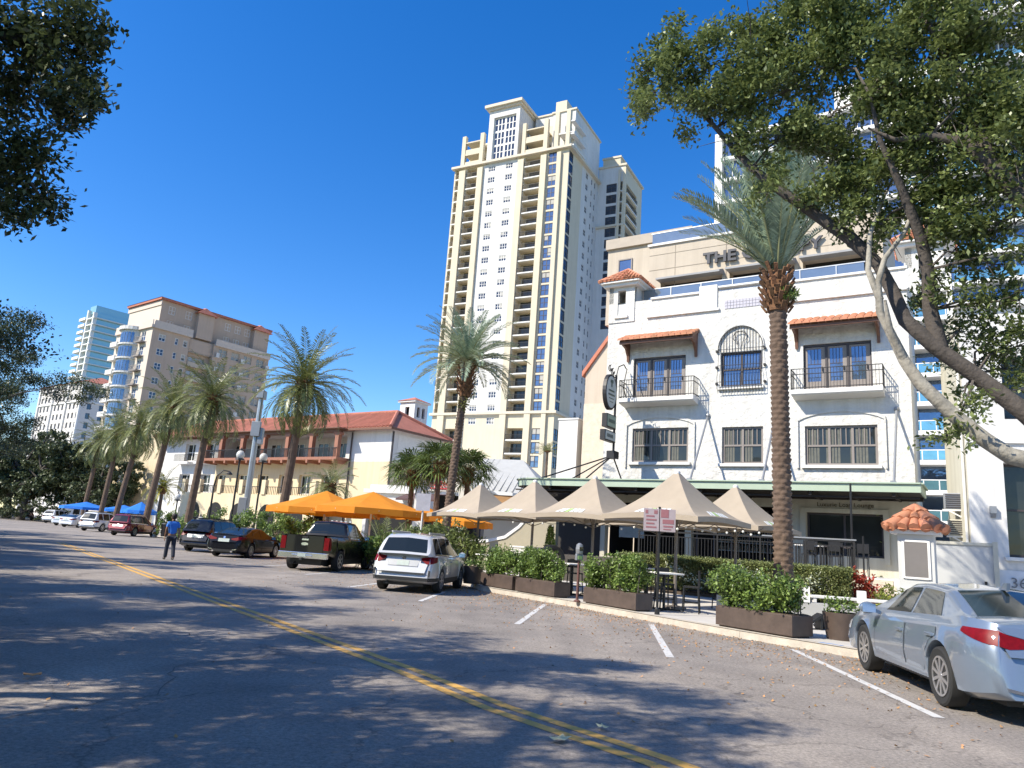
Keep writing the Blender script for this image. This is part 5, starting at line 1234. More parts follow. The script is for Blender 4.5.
# ---- hedge with pale flowers in front of the terrace
hd = thing('hedge', 'clipped green hedge with white flowers in front of the hotel terrace', 'hedge', (16.5,30,.146), R(-33))
rg = np.random.default_rng(9); n = 17000
P = np.c_[rg.uniform(-9.4,-1.35,n), rg.uniform(-7.5,-6.4,n), rg.uniform(.25,1.26,n)]
edge = rg.random(n); P[edge < .45,1] = rg.uniform(-7.55,-7.35,(edge < .45).sum()); P[(edge > .45)&(edge < .8),2] = rg.uniform(1.16,1.28,((edge > .45)&(edge < .8)).sum())
P = np.repeat(P,5,0)+rg.normal(0,.05,(n*5,3)); V, F = leaf_quads(P, .075, .04, rg, 1.2)
link('foliage', np_mesh('foliage', V, F, M['hedgeleaf']), hd)
P = np.c_[rg.uniform(-7.5,-2.2,900), rg.uniform(-7.8,-7.62,900), rg.uniform(.45,1.0,900)]; P[:,2] = .72+.22*np.sin(P[:,0]*2.3)+rg.normal(0,.12,900)
V, F = leaf_quads(P, .1, .06, rg, 1.5); link('flower', np_mesh('flower', V, F, mat('pale_variegated_leaf', (.55,.58,.42), .5, var=.2, island=.25)), hd)
s = MB(); 
for i in range(24): s.tube([(-9.2+i*.34,-6.9,0),(-9.15+i*.34,-6.95,.8)], .02, 5)
s.box(-9.5,-1.3,-7.6,-6.3,0,.1); s.build('stem', M['soil'], hd)
# red croton and small yellow green plants
cr_ = thing('red_croton', 'red croton bush glowing beside the end of the hedge', 'shrub', at(856,607,25.2)*1.0, 0); cr_.location.z = .2
bl = [(rg.uniform(-.6,.6),rg.uniform(-.35,.35),rg.uniform(.25,.95),.28,.28,.28) for _ in range(16)]
V, F = foliage(bl, rg, per=12, spread=.1, L=.16, W=.07, dens=120, shell=.1, up=1.2); V[:,2] = np.maximum(V[:,2],.02); link('foliage', np_mesh('foliage', V, F, M['redleaf']), cr_)
s = MB()
for i in range(7): s.tube([(rg.uniform(-.4,.4),rg.uniform(-.2,.2),-.05),(rg.uniform(-.4,.4),rg.uniform(-.2,.2),.7)], .018, 5)
s.build('stem', M['bark'], cr_)
for (px,py,Y,s_,lb) in ((893,606,23.8,.55,'low yellow green bush right of the red croton'),(925,592,24.5,.6,'low yellow green bush at the foot of the tiled pillar'),(960,600,24.5,.5,'low green bush behind the silver car roof')):
    b_ = thing('low_bush', lb, 'shrub', at(px,py,Y), 0, 'low bushes by the pillar'); b_.location.z = .15
    bl = [(rg.uniform(-.8,.8)*s_,rg.uniform(-.4,.4)*s_,rg.uniform(.2,1.3)*s_,.25,.25,.22) for _ in range(12)]
    V, F = foliage(bl, rg, per=10, spread=.1, L=.14, W=.06, dens=90, shell=.1, up=1.2); V[:,2] = np.maximum(V[:,2],.02); link('foliage', np_mesh('foliage', V, F, mat('lime_leaf', (.22,.25,.05), .5, var=.3, island=.4, trans=.2)), b_)
    s = MB(); 
    for i in range(5): s.tube([(.1*i-.2,0,-.05),(.12*i-.25,.05,.5)], .015, 5)
    s.build('stem', M['bark'], b_)
# shrubs around the orange umbrellas and along the far kerb
def bush(lb, x, y, rx, ry, h, seed, m='shrubleaf', L=.16, Wd=.08, dens=160, grp='shrubs along the far kerb'):
    rg = np.random.default_rng(seed); t = thing('bush', lb, 'shrub', (x,y,.146), 0, grp)
    bl = [(rg.uniform(-rx,rx),rg.uniform(-ry,ry),rg.uniform(.2,h-.2),.35,.35,.3) for _ in range(int(10+rx*14))]
    V, F = foliage(bl, rg, per=10, spread=.14, L=L, W=Wd, dens=dens, shell=.1, up=.9); V[:,2] = np.maximum(V[:,2],.02)
    link('foliage', np_mesh('foliage', V, F, M[m]), t); s = MB()
    for i in range(6): s.tube([(rg.uniform(-rx,rx)*.7,rg.uniform(-ry,ry)*.7,-.05),(rg.uniform(-rx,rx)*.7,rg.uniform(-ry,ry)*.7,h*.6)], .025, 5)
    s.build('stem', M['bark'], t)
bush('bright green bush behind the black sedan roof', -15.0, 45.5, 1.7, 1.0, 2.3, 61)
bush('bright green bush between the black sedan and the pickup', -11.6, 42.5, 1.6, 1.0, 2.1, 62)
bush('green bush behind the black pickup cab', -8.8, 38.5, 1.3, .8, 1.8, 63)
bush('dark green bush left of the white estate car', -5.0, 32.5, 1.0, .7, 1.4, 64)
bush('tall dark bush right of the white estate car', -1.75, 28.9, .9, .7, 1.9, 65, 'oakleaf')
bush('dark green bush between the estate car and the palms', -2.9, 31.5, 1.1, .7, 2.2, 68, 'oakleaf')
bush('green bush at the foot of the leaning street lamp', -21.5, 53.5, 1.2, .9, 2.0, 66)
bush('low bush behind the walking man', -27.3, 64, 1.3, 1.0, 2.2, 67)
bush('broad bush under the far oaks beyond the white cars', -67, 108, 5, 2, 3.2, 71, 'faroak', .3, .17, 60)
bush('broad bush under the far oaks at the street bend', -80, 120, 6, 2, 3.4, 72, 'faroak', .3, .17, 60)
bush('broad bush under the far oaks by the dark red jeep', -94, 134, 6, 2, 3.6, 73, 'faroak', .3, .17, 60)
bush('dark bush between the hotel corner and the condenser units', 16.2, 31.0, .9, .6, 4.5, 69, 'oakleaf', grp='shrubs by the hotel')
# ================================================================== VEHICLES
def paint(n, c, metal=.35, rough=.28): return mat(n, c, rough, metal, var=.03, vs=.6, coat=1.)
M['p_silver'] = paint('silver_blue_paint', (.2,.25,.32), .45, .33)
M['p_white'] = paint('silver_white_paint', (.55,.55,.54), .2, .34)
M['p_black'] = mat('black_paint', (.006,.006,.007), .25, 0, var=.03, spec=.25, coat=.35)
M['p_dark'] = mat('dark_grey_paint', (.014,.014,.017), .25, .1, var=.03, spec=.3, coat=.5)
M['p_red'] = paint('dark_red_paint', (.2,.02,.022), .3, .25)
M['p_bwhite'] = paint('bright_white_paint', (.72,.72,.71), .0, .3)
M['carglass'] = mat('car_glass', (.012,.016,.015), .05, var=0, spec=.55, coat=.15)
M['rubber'] = mat('tyre_rubber', (.02,.02,.02), .85, var=.2, vs=8)
M['trim'] = mat('black_trim', (.022,.022,.022), .6, var=.1)
M['rim'] = mat('alloy', (.55,.55,.56), .3, metal=.85, var=.04)
M['chrome'] = mat('chrome', (.75,.75,.76), .15, metal=1., var=0)
M['lampred'] = mat('tail_lamp_red', (.16,.003,.006), .4, var=.4, vs=16, spec=.2, coat=0)
M['lampwhite'] = mat('lamp_clear', (.75,.75,.76), .15, var=.1, coat=1.)
M['plate'] = mat('number_plate', (.4,.46,.42), .5, var=.15, vs=12)
M['seatgrey'] = mat('grey_seat', (.2,.2,.19), .8)
WHEELS = {}
def wheel_meshes(r, tw, spokes=10, col='rim'):
    k = (r, tw, spokes, col)
    if k not in WHEELS:
        t = MB(); ri = r*.67; Mx = Matrix.Rotation(R(90),4,'Y')
        t.lathe([(ri,-tw*.42),(r*.9,-tw*.5),(r*.97,-tw*.44),(r,-tw*.25),(r,tw*.25),(r*.97,tw*.44),(r*.9,tw*.5),(ri,tw*.42)], 36, (0,0,0), 0, Mx)
        g = MB(); a, b = tw*.36, tw*.47
        def ring(r0, r1, z0, z1): 
            n = 36; vs=[]
            for (rr,zz) in ((r0,z0),(r1,z0),(r1,z1),(r0,z1)):
                for q in range(n): th = 2*PI*q/n; vs.append(Mx @ Vector((rr*math.cos(th), rr*math.sin(th), zz)))
            g.add(vs, [(i*n+q, i*n+(q+1)%n, ((i+1)%4)*n+(q+1)%n, ((i+1)%4)*n+q) for i in range(4) for q in range(n)], 0)
        ring(ri*.9, ri*1.0, tw*.1, b); g.lathe([(.001,a*.9),(ri*.24,a*.9),(ri*.22,b),(.001,b+.005)], 16, (0,0,0), 0, Mx)
        g.lathe([(.001,tw*.02),(ri*.95,tw*.02),(ri*.95,tw*.1),(.001,tw*.1)], 24, (0,0,0), 1, Mx)
        for q in range(spokes):
            th = 2*PI*q/spokes; u = Vector((math.cos(th),math.sin(th),0)); v = Vector((-u.y,u.x,0)); w0, w1 = ri*.075, ri*.12*10/max(spokes,7)*.7
            P = [u*ri*.18-v*w0, u*ri*.18+v*w0, u*ri*.94+v*w1, u*ri*.94-v*w1]
            vs = [Mx @ (p+Vector((0,0,z))) for z in (a*.8,b*(.98)) for p in P]; g.add(vs, [(0,3,2,1),(4,5,6,7),(0,1,5,4),(1,2,6,5),(2,3,7,6),(3,0,4,7)], 0)
        WHEELS[k] = (t.mesh('wheel', M['rubber'], True, 40), g.mesh('rim', [M[col], M['blackmetal']], True, 30))
    return WHEELS[k]
def sm(x, xp, fp):
    """smoothed interpolation"""
    h = .05; return sum(np.interp(np.asarray(x)+o, xp, fp)*w for o, w in ((-2*h,.12),(-h,.23),(0,.3),(h,.23),(2*h,.12)))
class Car:
    def __init__(s, C):
        s.C = C; s.L = C['L']; s.hw = C['W']/2
    def w(s, y):
        C = s.C; e = s.L/2
        tf = np.clip((np.abs(y)-(e-C.get('rnd',.55)))/C.get('rnd',.55),0,1); k = C.get('nose',.26) if y > 0 else C.get('tail',.2)
        return s.hw*(1-k*(1-np.sqrt(np.maximum(0,1-tf*tf*.97))))*float(sm(y, *zip(*C.get('plan',[(-9,1),(9,1)]))))
    def ring(s, y):
        C = s.C; w = s.w(y); zb = float(sm(y,*zip(*C['bottom']))); belt = float(sm(y,*zip(*C['belt']))); deck = float(sm(y,*zip(*C['deck'])))
        za = 0
        for yw in (C['yf'],C['yr']):
            d = C['ra']**2-(y-yw)**2
            if d > 0: za = max(za, math.sqrt(d)+C['r'])
        h = belt-zb; fl = C.get('flare',.0)*(1 if za else 0)
        P = [(0,zb),(.84*w,zb),(.955*w,zb+.06),(w+fl,zb+.42*h),(.985*w+fl,zb+.72*h),(.955*w,belt-.035),(.925*w,belt),(.88*w,max(belt+.012,deck) if not C.get('bed') or y > C['bed'] else belt),(.83*w,deck),(.45*w,deck+C.get('crown',.03)),(0,deck+C.get('crown',.03)*1.25)]
        if za:
            P[0] = (0,max(zb,za)); P[1] = (.6*w,max(zb,za)); P[2] = (.97*w+fl,max(P[2][1],za)); P[3] = (P[3][0],max(P[3][1],za+.012)); P[4] = (P[4][0],max(P[4][1],za+.03)); P[5] = (P[5][0],max(P[5][1],za+.05)); P[6] = (P[6][0],max(P[6][1],za+.06)); P[7] = (P[7][0],max(P[7][1],za+.07))
        return P
    def sh(s, y, z):
        """lean of the nose and tail faces"""
        C = s.C; e = s.L/2; t = np.clip((abs(y)-(e-.7))/.7,0,1); k = C.get('leanr',.12) if y < 0 else -C.get('leanf',.25)
        b = C.get('bulge',.05)*(1 if y < 0 else -1)*((z-.55)/.4)**2
        return y+t*(k*(z-.6)+b)
    def pt(s, y, i, sgn):
        x, z = s.ring(y)[i]; return (sgn*x, s.sh(y,z), z)
    def side(s, y, z):
        P = s.ring(y)[2:8]; zs = [p[1] for p in P]; xs = [p[0] for p in P]; return float(np.interp(z, zs, xs))
    # greenhouse
    def roofz(s, y): return float(sm(y, *zip(*s.C['roof'])))
    def gp(s, y, t, sgn, off=0.):
        C = s.C; zbelt = float(sm(y,*zip(*C['belt'])))-.01; zr = max(zbelt+.005, s.roofz(y)); hgt = zr-zbelt
        wb = s.w(y)*.915; wr = C['wr']*min(1,.86+.14*hgt/(C['H']-zbelt)) if hgt > 0 else C['wr']
        f = min(1, hgt/(C['H']-zbelt)); wtop = wb+(wr-wb)*f
        A = Vector((wb,zbelt)); Bp = Vector((wb+(wtop-wb)*.86,zbelt+hgt*.84)); Cc = Vector((wtop-.05,zr-.012)); D = Vector((0,zr+.03*f))
        if t < .55: p = A.lerp(Bp,t/.55); n = Vector((Bp.y-A.y,-(Bp.x-A.x)))
        elif t < .7: p = Bp.lerp(Cc,(t-.55)/.15); n = Vector((Cc.y-Bp.y,-(Cc.x-Bp.x)))
        else: p = Cc.lerp(D,(t-.7)/.3); n = Vector((0,1))
        if n.length > 1e-6: n.normalize()
        p = p+n*off; return (sgn*p.x, y, p.y)
    def patch(s, ya, yb, t0, t1, sgn, off=.006, ny=8, nt=4):
        """ya,yb: y at the lower edge (start,end) ; may be pairs (lower,upper)"""
        ya = ya if hasattr(ya,'__len__') else (ya,ya); yb = yb if hasattr(yb,'__len__') else (yb,yb); vs=[]
        for j in range(nt+1):
            v = j/nt
            for i in range(ny+1):
                u = i/ny; y0 = ya[0]+(ya[1]-ya[0])*v; y1 = yb[0]+(yb[1]-yb[0])*v; vs.append(s.gp(y0+(y1-y0)*u, t0+(t1-t0)*v, sgn, off))
        f = [(j*(ny+1)+i, j*(ny+1)+i+1, (j+1)*(ny+1)+i+1, (j+1)*(ny+1)+i) for j in range(nt) for i in range(ny)]
        return vs, f if sgn > 0 else [q[::-1] for q in f]
    def sidepatch(s, y0, y1, z0, z1, sgn, off=.006, ny=8, nz=4, zf=None):
        vs=[]
        for j in range(nz+1):
            for i in range(ny+1):
                y = y0+(y1-y0)*i/ny; a, b = (zf(y) if zf else (z0,z1)); z = a+(b-a)*j/nz; vs.append((sgn*(s.side(y,z)+off), s.sh(y,z), z))
        f = [(j*(ny+1)+i, j*(ny+1)+i+1, (j+1)*(ny+1)+i+1, (j+1)*(ny+1)+i) for j in range(nz) for i in range(ny)]
        return vs, f if sgn > 0 else [q[::-1] for q in f]
    def tail(s, poly, off=.012, front=False):
        """polygon (x,z) laid on the tail (or nose) face as a thin prism"""
        e = s.L/2*(1 if front else -1); o = off*(1 if front else -1); n = len(poly)
        vs = [(x, s.sh(e,z)-o*.3, z) for x,z in poly]+[(x, s.sh(e,z)+o, z) for x,z in poly]
        fs = [tuple(range(n,2*n))]+[(i,(i+1)%n,n+(i+1)%n,n+i) for i in range(n)]
        return vs, fs
    def build(s, root, pm):
        C = s.C; e = s.L/2
        ys = set(np.round(np.linspace(-e,e,46),3))|set(np.round(np.concatenate([e-np.array([0,.03,.08,.16,.26,.38]),-e+np.array([0,.03,.08,.16,.26,.38])]),3))
        for yw in (C['yf'],C['yr']): ys |= set(np.round(np.concatenate([np.linspace(yw-C['ra']*.999,yw+C['ra']*.999,19),[yw-C['ra']-.004,yw+C['ra']+.004]]),3))
        ys = sorted(y for y in ys if -e <= y <= e); b = MB(); n = 11; vs=[]
        for y in ys:
            for sg in (-1,1):
                for i in range(n): vs.append(s.pt(y,i,sg))
        fs=[]
        for k in range(len(ys)-1):
            for q, sg in ((0,-1),(1,1)):
                for i in range(n-1):
                    a = (k*2+q)*n+i; c = ((k+1)*2+q)*n+i; f = (a,a+1,c+1,c); fs.append(f if sg < 0 else f[::-1])
        for k in (0,len(ys)-1):
            lo = [k*2*n+i for i in range(n)]; hi = [(k*2+1)*n+i for i in range(n)]; f = tuple(hi+lo[::-1]); fs.append(f if k == 0 else f[::-1])
        b.add(vs, fs)
        # greenhouse shell
        g0, g1 = C['roof'][0][0], C['roof'][-1][0]; gy = np.linspace(g0-.02, g1+.02, 44); ts = [0,.14,.28,.42,.55,.62,.7,.78,.88,1]; vs=[]
        for y in gy:
            for sg in (-1,1):
                for t in ts: vs.append(s.gp(float(y),t,sg))
        m = len(ts); fs=[]
        for k in range(len(gy)-1):
            for q, sg in ((0,-1),(1,1)):
                for i in range(m-1):
                    a = (k*2+q)*m+i; c = ((k+1)*2+q)*m+i; f = (a,a+1,c+1,c); fs.append(f if sg < 0 else f[::-1])
        b.add(vs, fs)
        body = b.build('body', pm, root, smooth=True, ang=38)
        u = MB(); u.box(-s.hw*.62,s.hw*.62,-e+.25,e-.25,C['r']*.55,C['r']*2.2); u.box(-s.hw*.86,s.hw*.86,C['yr']+C['ra']+.02,C['yf']-C['ra']-.02,C['r']*.62,C['r']*1.4)
        u.tube([(-.4,-e+.3,.28),(-.4,-e+.02,.26)], .035, 8); u.build('underbody', M['trim'], root)
        for sg in (-1,1):
            for yw in (C['yf'],C['yr']):
                a, c = wheel_meshes(C['r'], C.get('tw',.22), C.get('spokes',10)); o = link('wheel', a, root, loc=(sg*(s.hw-.115+C.get('flare',0)*.5),yw,C['r']), rot=(0,0,0 if sg > 0 else PI)); link('rim', c, o)
        def P(name, vf, m, par=root, smooth=True):
            q = MB(); [q.add(*v) for v in (vf if isinstance(vf,list) else [vf])]; return q.build(name, m, par, smooth=smooth, ang=40)
        s.P = P
        W_ = C['ws']; P('windshield', [s.patch(W_[0],W_[1],.72,1,1,.006,10,4), s.patch(W_[0],W_[1],.72,1,-1,.006,10,4)], M['carglass'])
        Rw = C['rw']; P('rear_window', [s.patch(Rw[0],Rw[1],Rw[2] if len(Rw) > 2 else .72,1,sg,.006,10,4) for sg in (1,-1)], M['carglass'])
        for sg in (-1,1):
            for (a,bb) in C['sw']: P('side_window', s.patch(a,bb,.06,.56,sg,.007,8,5), M['carglass'])
            for (y0,y1) in C['doors']:
                zl = lambda y: (max([float(sm(y,*zip(*C['bottom'])))+.14]+[math.sqrt(max(0,(C['ra']+.07)**2-(y-yw)**2))+C['r'] for yw in (C['yf'],C['yr']) if abs(y-yw) < C['ra']+.07]), float(sm(y,*zip(*C['belt'])))-.06)
                d = P('door', s.sidepatch(y0,y1,0,0,sg,.005,10,6,zl), pm)
                zc = float(sm(y0,*zip(*C['belt'])))-.16; hx = s.side(y0+.14,zc)
                for yy in (y0-.006,y1-.004): q = MB(); q.add(*s.sidepatch(yy,yy+.007,0,0,sg,.0065,1,8,zl)); q.build('door_seam', M['trim'], d)
                q = MB(); q.box(sg*hx,sg*(hx+.035),y0+.05,y0+.24,zc-.018,zc+.018); q.build('handle', C.get('handle',pm), d, bevel=.006)
            ya, yb = C['sw'][0][0][0]-.03, C['sw'][-1][1][0]+.1
            q = MB(); q.add(*s.patch(ya,yb,.015,.05,sg,.009,16,1)); q.build('window_trim', C.get('wtrim', M['chrome']), root)
            my = C['mirror']; zc = float(sm(my,*zip(*C['belt'])))+.09; hx = s.side(my,zc-.12)
            q = MB(); q.sphere((sg*(hx+.16),my,zc),.1,12,8,(1.15,.75,.85)); q.bar((sg*(hx-.02),my,zc-.06),(sg*(hx+.1),my,zc-.02),.05); mo = q.build('mirror', C.get('mirmat',pm), root, smooth=True)
            q = MB(); q.box(sg*(hx+.07),sg*(hx+.25),my-.082,my-.07,zc-.06,zc+.06); q.build('mirror_glass', M['chrome'], mo)
        for xs in (-.38,.38):
            yy = (C['ws'][0] if not hasattr(C['ws'][0],'__len__') else C['ws'][0][0])-1.25
            zb_ = float(sm(yy,*zip(*C['belt'])))
            q = MB(); q.sphere((xs,yy,zb_+.02),.2,8,6,(1.15,.45,1.35)); q.sphere((xs,yy-.05,zb_+.34),.1,8,6,(1.1,.6,.9))
            q.build('seat', M['seatgrey'], root, smooth=True)
        return body
def car_root(nm, lb, cat, x, y, az, grp=None): return thing(nm, lb, cat, (x,y,0), -R(az), grp)

# ---- silver blue sedan at the right
def make_sedan(lb, x, y, az, pm, nm='sedan', grp=None, lamps='wedge', spokes=10, detail=True, L=4.85, W=1.86, H=1.38):
    C = dict(L=L, W=W, H=H, r=.335, ra=.39, yf=1.34, yr=-1.38, bottom=[(-2.5,.3),(-2.2,.24),(-1.9,.2),(2,.2),(2.5,.24)],
        belt=[(-2.5,.91),(-2.1,.96),(-1.2,.94),(.2,.885),(1.1,.84),(1.9,.76),(2.45,.61)], deck=[(-2.5,1.0),(-2.25,1.05),(-1.75,1.055),(-1.5,1.02),(.8,.94),(1.1,.93),(1.9,.83),(2.3,.7),(2.45,.63)],
        roof=[(-2.02,1.01),(-1.0,H-.04),(-.3,H),(.15,H-.02),(1.22,.95)], wr=.6, ws=((1.16,1.16),(.22,.22)), rw=((-1.92,-1.92),(-1.05,-1.05)),
        sw=[((-1.28,-.98),(-.36,-.36)),((-.28,-.28),(.72,.3))], doors=[(-1.28,-.34),(-.3,.82)], mirror=.72, leanr=.12, leanf=.3, bulge=.05, tail=.26, spokes=spokes)
    t = car_root(nm, lb, 'car', x, y, az, grp); c = Car(C); c.build(t, pm); P = c.P
    e = L/2; we = c.w(-e)
    for sg in (-1,1):
        tl = [c.tail([(sg*x_,z) for x_,z in ((.36,.80),(.36,.865),(.6,.915),(we*.93,.945),(we*.97,.80),(.62,.775))], .014)]
        tl.append(c.sidepatch(-e,-e+.46,0,0,sg,.01,8,3,lambda y: (.80+.10*max(0,(y+e)/.46)**1.2, .955+.0*(y+e))))
        P('taillight', tl, M['lampred'])
        hl = [c.sidepatch(e-.5,e-.03,0,0,sg,.008,6,3,lambda y: (.56,.60+.1*(e-y)/.5))]; P('headlight', hl, M['lampwhite'])
    P('boot_lid', c.tail([(-.62,.70),(.62,.70),(.66,.775),(.34,.80),(.36,.87),(.62,.925),(.7,.99),(-.7,.99),(-.62,.925),(-.36,.87),(-.34,.80),(-.66,.775)], .008), pm)
    P('licence_plate', c.tail([(-.27,.70),(.27,.70),(.27,.85),(-.27,.85)], .016), M['plate'])
    P('badge', c.tail([(.0+.055*math.cos(a),.905+.05*math.sin(a)) for a in np.linspace(0,2*PI,13)[:-1]], .016), M['chrome'])
    P('bumper_insert', [c.tail([(-.55,.25),(.55,.25),(.5,.36),(-.5,.36)], .012)], M['trim'])
    for sg in (-1,1):
        rf_ = P('reflector', [c.tail([(sg*.48,.36),(sg*we*.95,.40),(sg*we*.93,.365),(sg*.5,.335)], .013)], M['chrome'])
        P('exhaust', c.tail([(sg*.46+.06*math.cos(a),.27+.035*math.sin(a)) for a in np.linspace(0,2*PI,11)[:-1]], .02), M['chrome'])
    q = MB(); q.prism_x([(-1.15,H-.02),(-.95,H-.02),(-1.1,H+.06),(-1.17,H+.065)], -.02,.02); q.build('aerial', pm, t)
    return t
sed = make_sedan('silver blue four door sedan parked at the right edge, rear three quarter view', 6.35, 10.35, 8.5, M['p_silver'])
make_sedan('glossy black sedan between the black pickup and the dark sport utility car', -12.5, 37.6, 7.5, M['p_black'], grp='cars parked at an angle along the kerb')

# ---- estate / sport utility cars
def make_suv(lb, x, y, az, pm, grp='cars parked at an angle along the kerb', L=4.78, W=1.82, H=1.6, nm='estate_car', style='estate', trimcol='trim', spare=False):
    r = .345 if style == 'estate' else .37
    C = dict(L=L, W=W, H=H, r=r, ra=r+.06, yf=1.38, yr=-1.36, bottom=[(-2.5,.36),(-2.2,.28),(-1.9,.24),(2,.24),(2.5,.28)],
        belt=[(-2.45,1.0),(-2.0,1.03),(-1.2,1.02),(.2,.98),(1.1,.94),(1.9,.86),(2.4,.7)], deck=[(-2.5,1.02),(-1.5,1.02),(.8,1.02),(1.1,1.03),(1.9,.95),(2.3,.8),(2.4,.72)],
        roof=[(-2.36,1.02),(-2.0,H-.1),(-1.75,H-.03),(-.5,H),(.2,H-.03),(1.2,1.02)], wr=.62, ws=((1.14,1.14),(.3,.3)), rw=((-2.31,-2.31),(-2.02,-2.02)),
        sw=[((-2.0,-1.85),(-1.32,-1.32)),((-1.22,-1.22),(-.34,-.34)),((-.26,-.26),(.74,.34))], doors=[(-1.26,-.32),(-.28,.84)], mirror=.74, leanr=.16, leanf=.25, bulge=.1, tail=.2, rnd=.5, spokes=8, flare=.015)
    t = car_root(nm, lb, 'car', x, y, az, grp); c = Car(C); c.build(t, pm); P = c.P; e = L/2; we = c.w(-e)
    for sg in (-1,1):
        tl = [c.tail([(sg*x_,z) for x_,z in ((.5,.90),(.5,.955),(we*.9,.985),(we*.96,.985),(we*.97,.80),(.66,.80))], .016), c.sidepatch(-e,-e+.36,0,0,sg,.012,6,3,lambda y: (.80+.06*(y+e)/.36,.99))]
        P('taillight', tl, M['lampred']); P('headlight', c.sidepatch(e-.5,e-.03,0,0,sg,.008,6,3,lambda y: (.62,.68+.08*(e-y)/.5)), M['lampwhite'])
        q = MB(); q.box(sg*.52,sg*.56,-1.8,.1,H-.01,H+.055); q.build('roof_rail', M['p_white'] if style == 'estate' else M['trim'], t, bevel=.008)
        P('fog_lamp', c.tail([(sg*.74,.46),(sg*.80,.46),(sg*.80,.62),(sg*.75,.64)], .014), M['trim'])
    P('tailgate', [c.tail([(-.64,.56),(.64,.56),(.7,.8),(.5,.82),(.48,.97),(-.48,.97),(-.5,.82),(-.7,.8)], .008)], pm)
    P('plate_recess', c.tail([(-.42,.72),(.42,.72),(.46,.88),(-.46,.88)], .014), M['greymetal'])
    pl_ = P('licence_plate', c.tail([(-.17,.735),(.17,.735),(.17,.86),(-.17,.86)], .02), M['plate'])
    P('badge', c.tail([(.065*math.cos(a),.93+.035*math.sin(a)) for a in np.linspace(0,2*PI,13)[:-1]], .016), M['chrome'])
    P('bumper', [c.tail([(-we*.96,.34),(we*.96,.34),(we*.96,.43),(-we*.96,.43)], .02)]+[c.sidepatch(-e,-e+.7,.33,.43,sg,.012,6,2) for sg in (-1,1)], M['trim'])
    P('sill_cladding', [c.sidepatch(C['yr']+C['ra'],C['yf']-C['ra'],.27,.40,sg,.01,6,2) for sg in (-1,1)], M['trim'])
    P('bumper_crease', c.tail([(-.7,.535),(.7,.535),(.7,.55),(-.7,.55)], .012), M['trim'])
    if spare:
        q = MB(); q.lathe([(.001,-.1),(.3,-.1),(.36,-.05),(.36,.08),(.3,.1),(.001,.1)], 24, (0,0,0), 0, Matrix.Translation((-.1,-e-.12,.85)) @ Matrix.Rotation(R(90),4,'X')); q.build('spare_wheel', M['rubber'], t)
    return t
make_suv('silver white estate car parked beside the planters, seen from behind', -2.3, 23.25, 8.5, M['p_white'])
make_suv('dark grey sport utility car parked left of the black sedan', -15.3, 41.2, 8, M['p_dark'], style='suv', nm='sport_utility_car', H=1.68, W=1.86)
make_suv('dark red sport utility car parked by the traffic cone on the left', -30.5, 63.2, 6, M['p_red'], style='suv', nm='sport_utility_car', H=1.75, W=1.9, L=4.9)
make_suv('white sport utility car just left of the dark red one', -37.8, 72.0, 6, M['p_bwhite'], style='suv', nm='sport_utility_car', H=1.75, W=1.9)
make_sedan('white sedan between two white sport utility cars far down the kerb', -46.6, 84, 6, M['p_bwhite'], grp='cars parked at an angle along the kerb')
make_sedan('second white sedan far down the kerb, behind the first one', -51.0, 90, 6, M['p_white'], grp='cars parked at an angle along the kerb')
make_suv('white sport utility car at the far end of the parked row', -60.3, 103.5, 8, M['p_bwhite'], style='suv', nm='sport_utility_car', H=1.8, W=1.95)

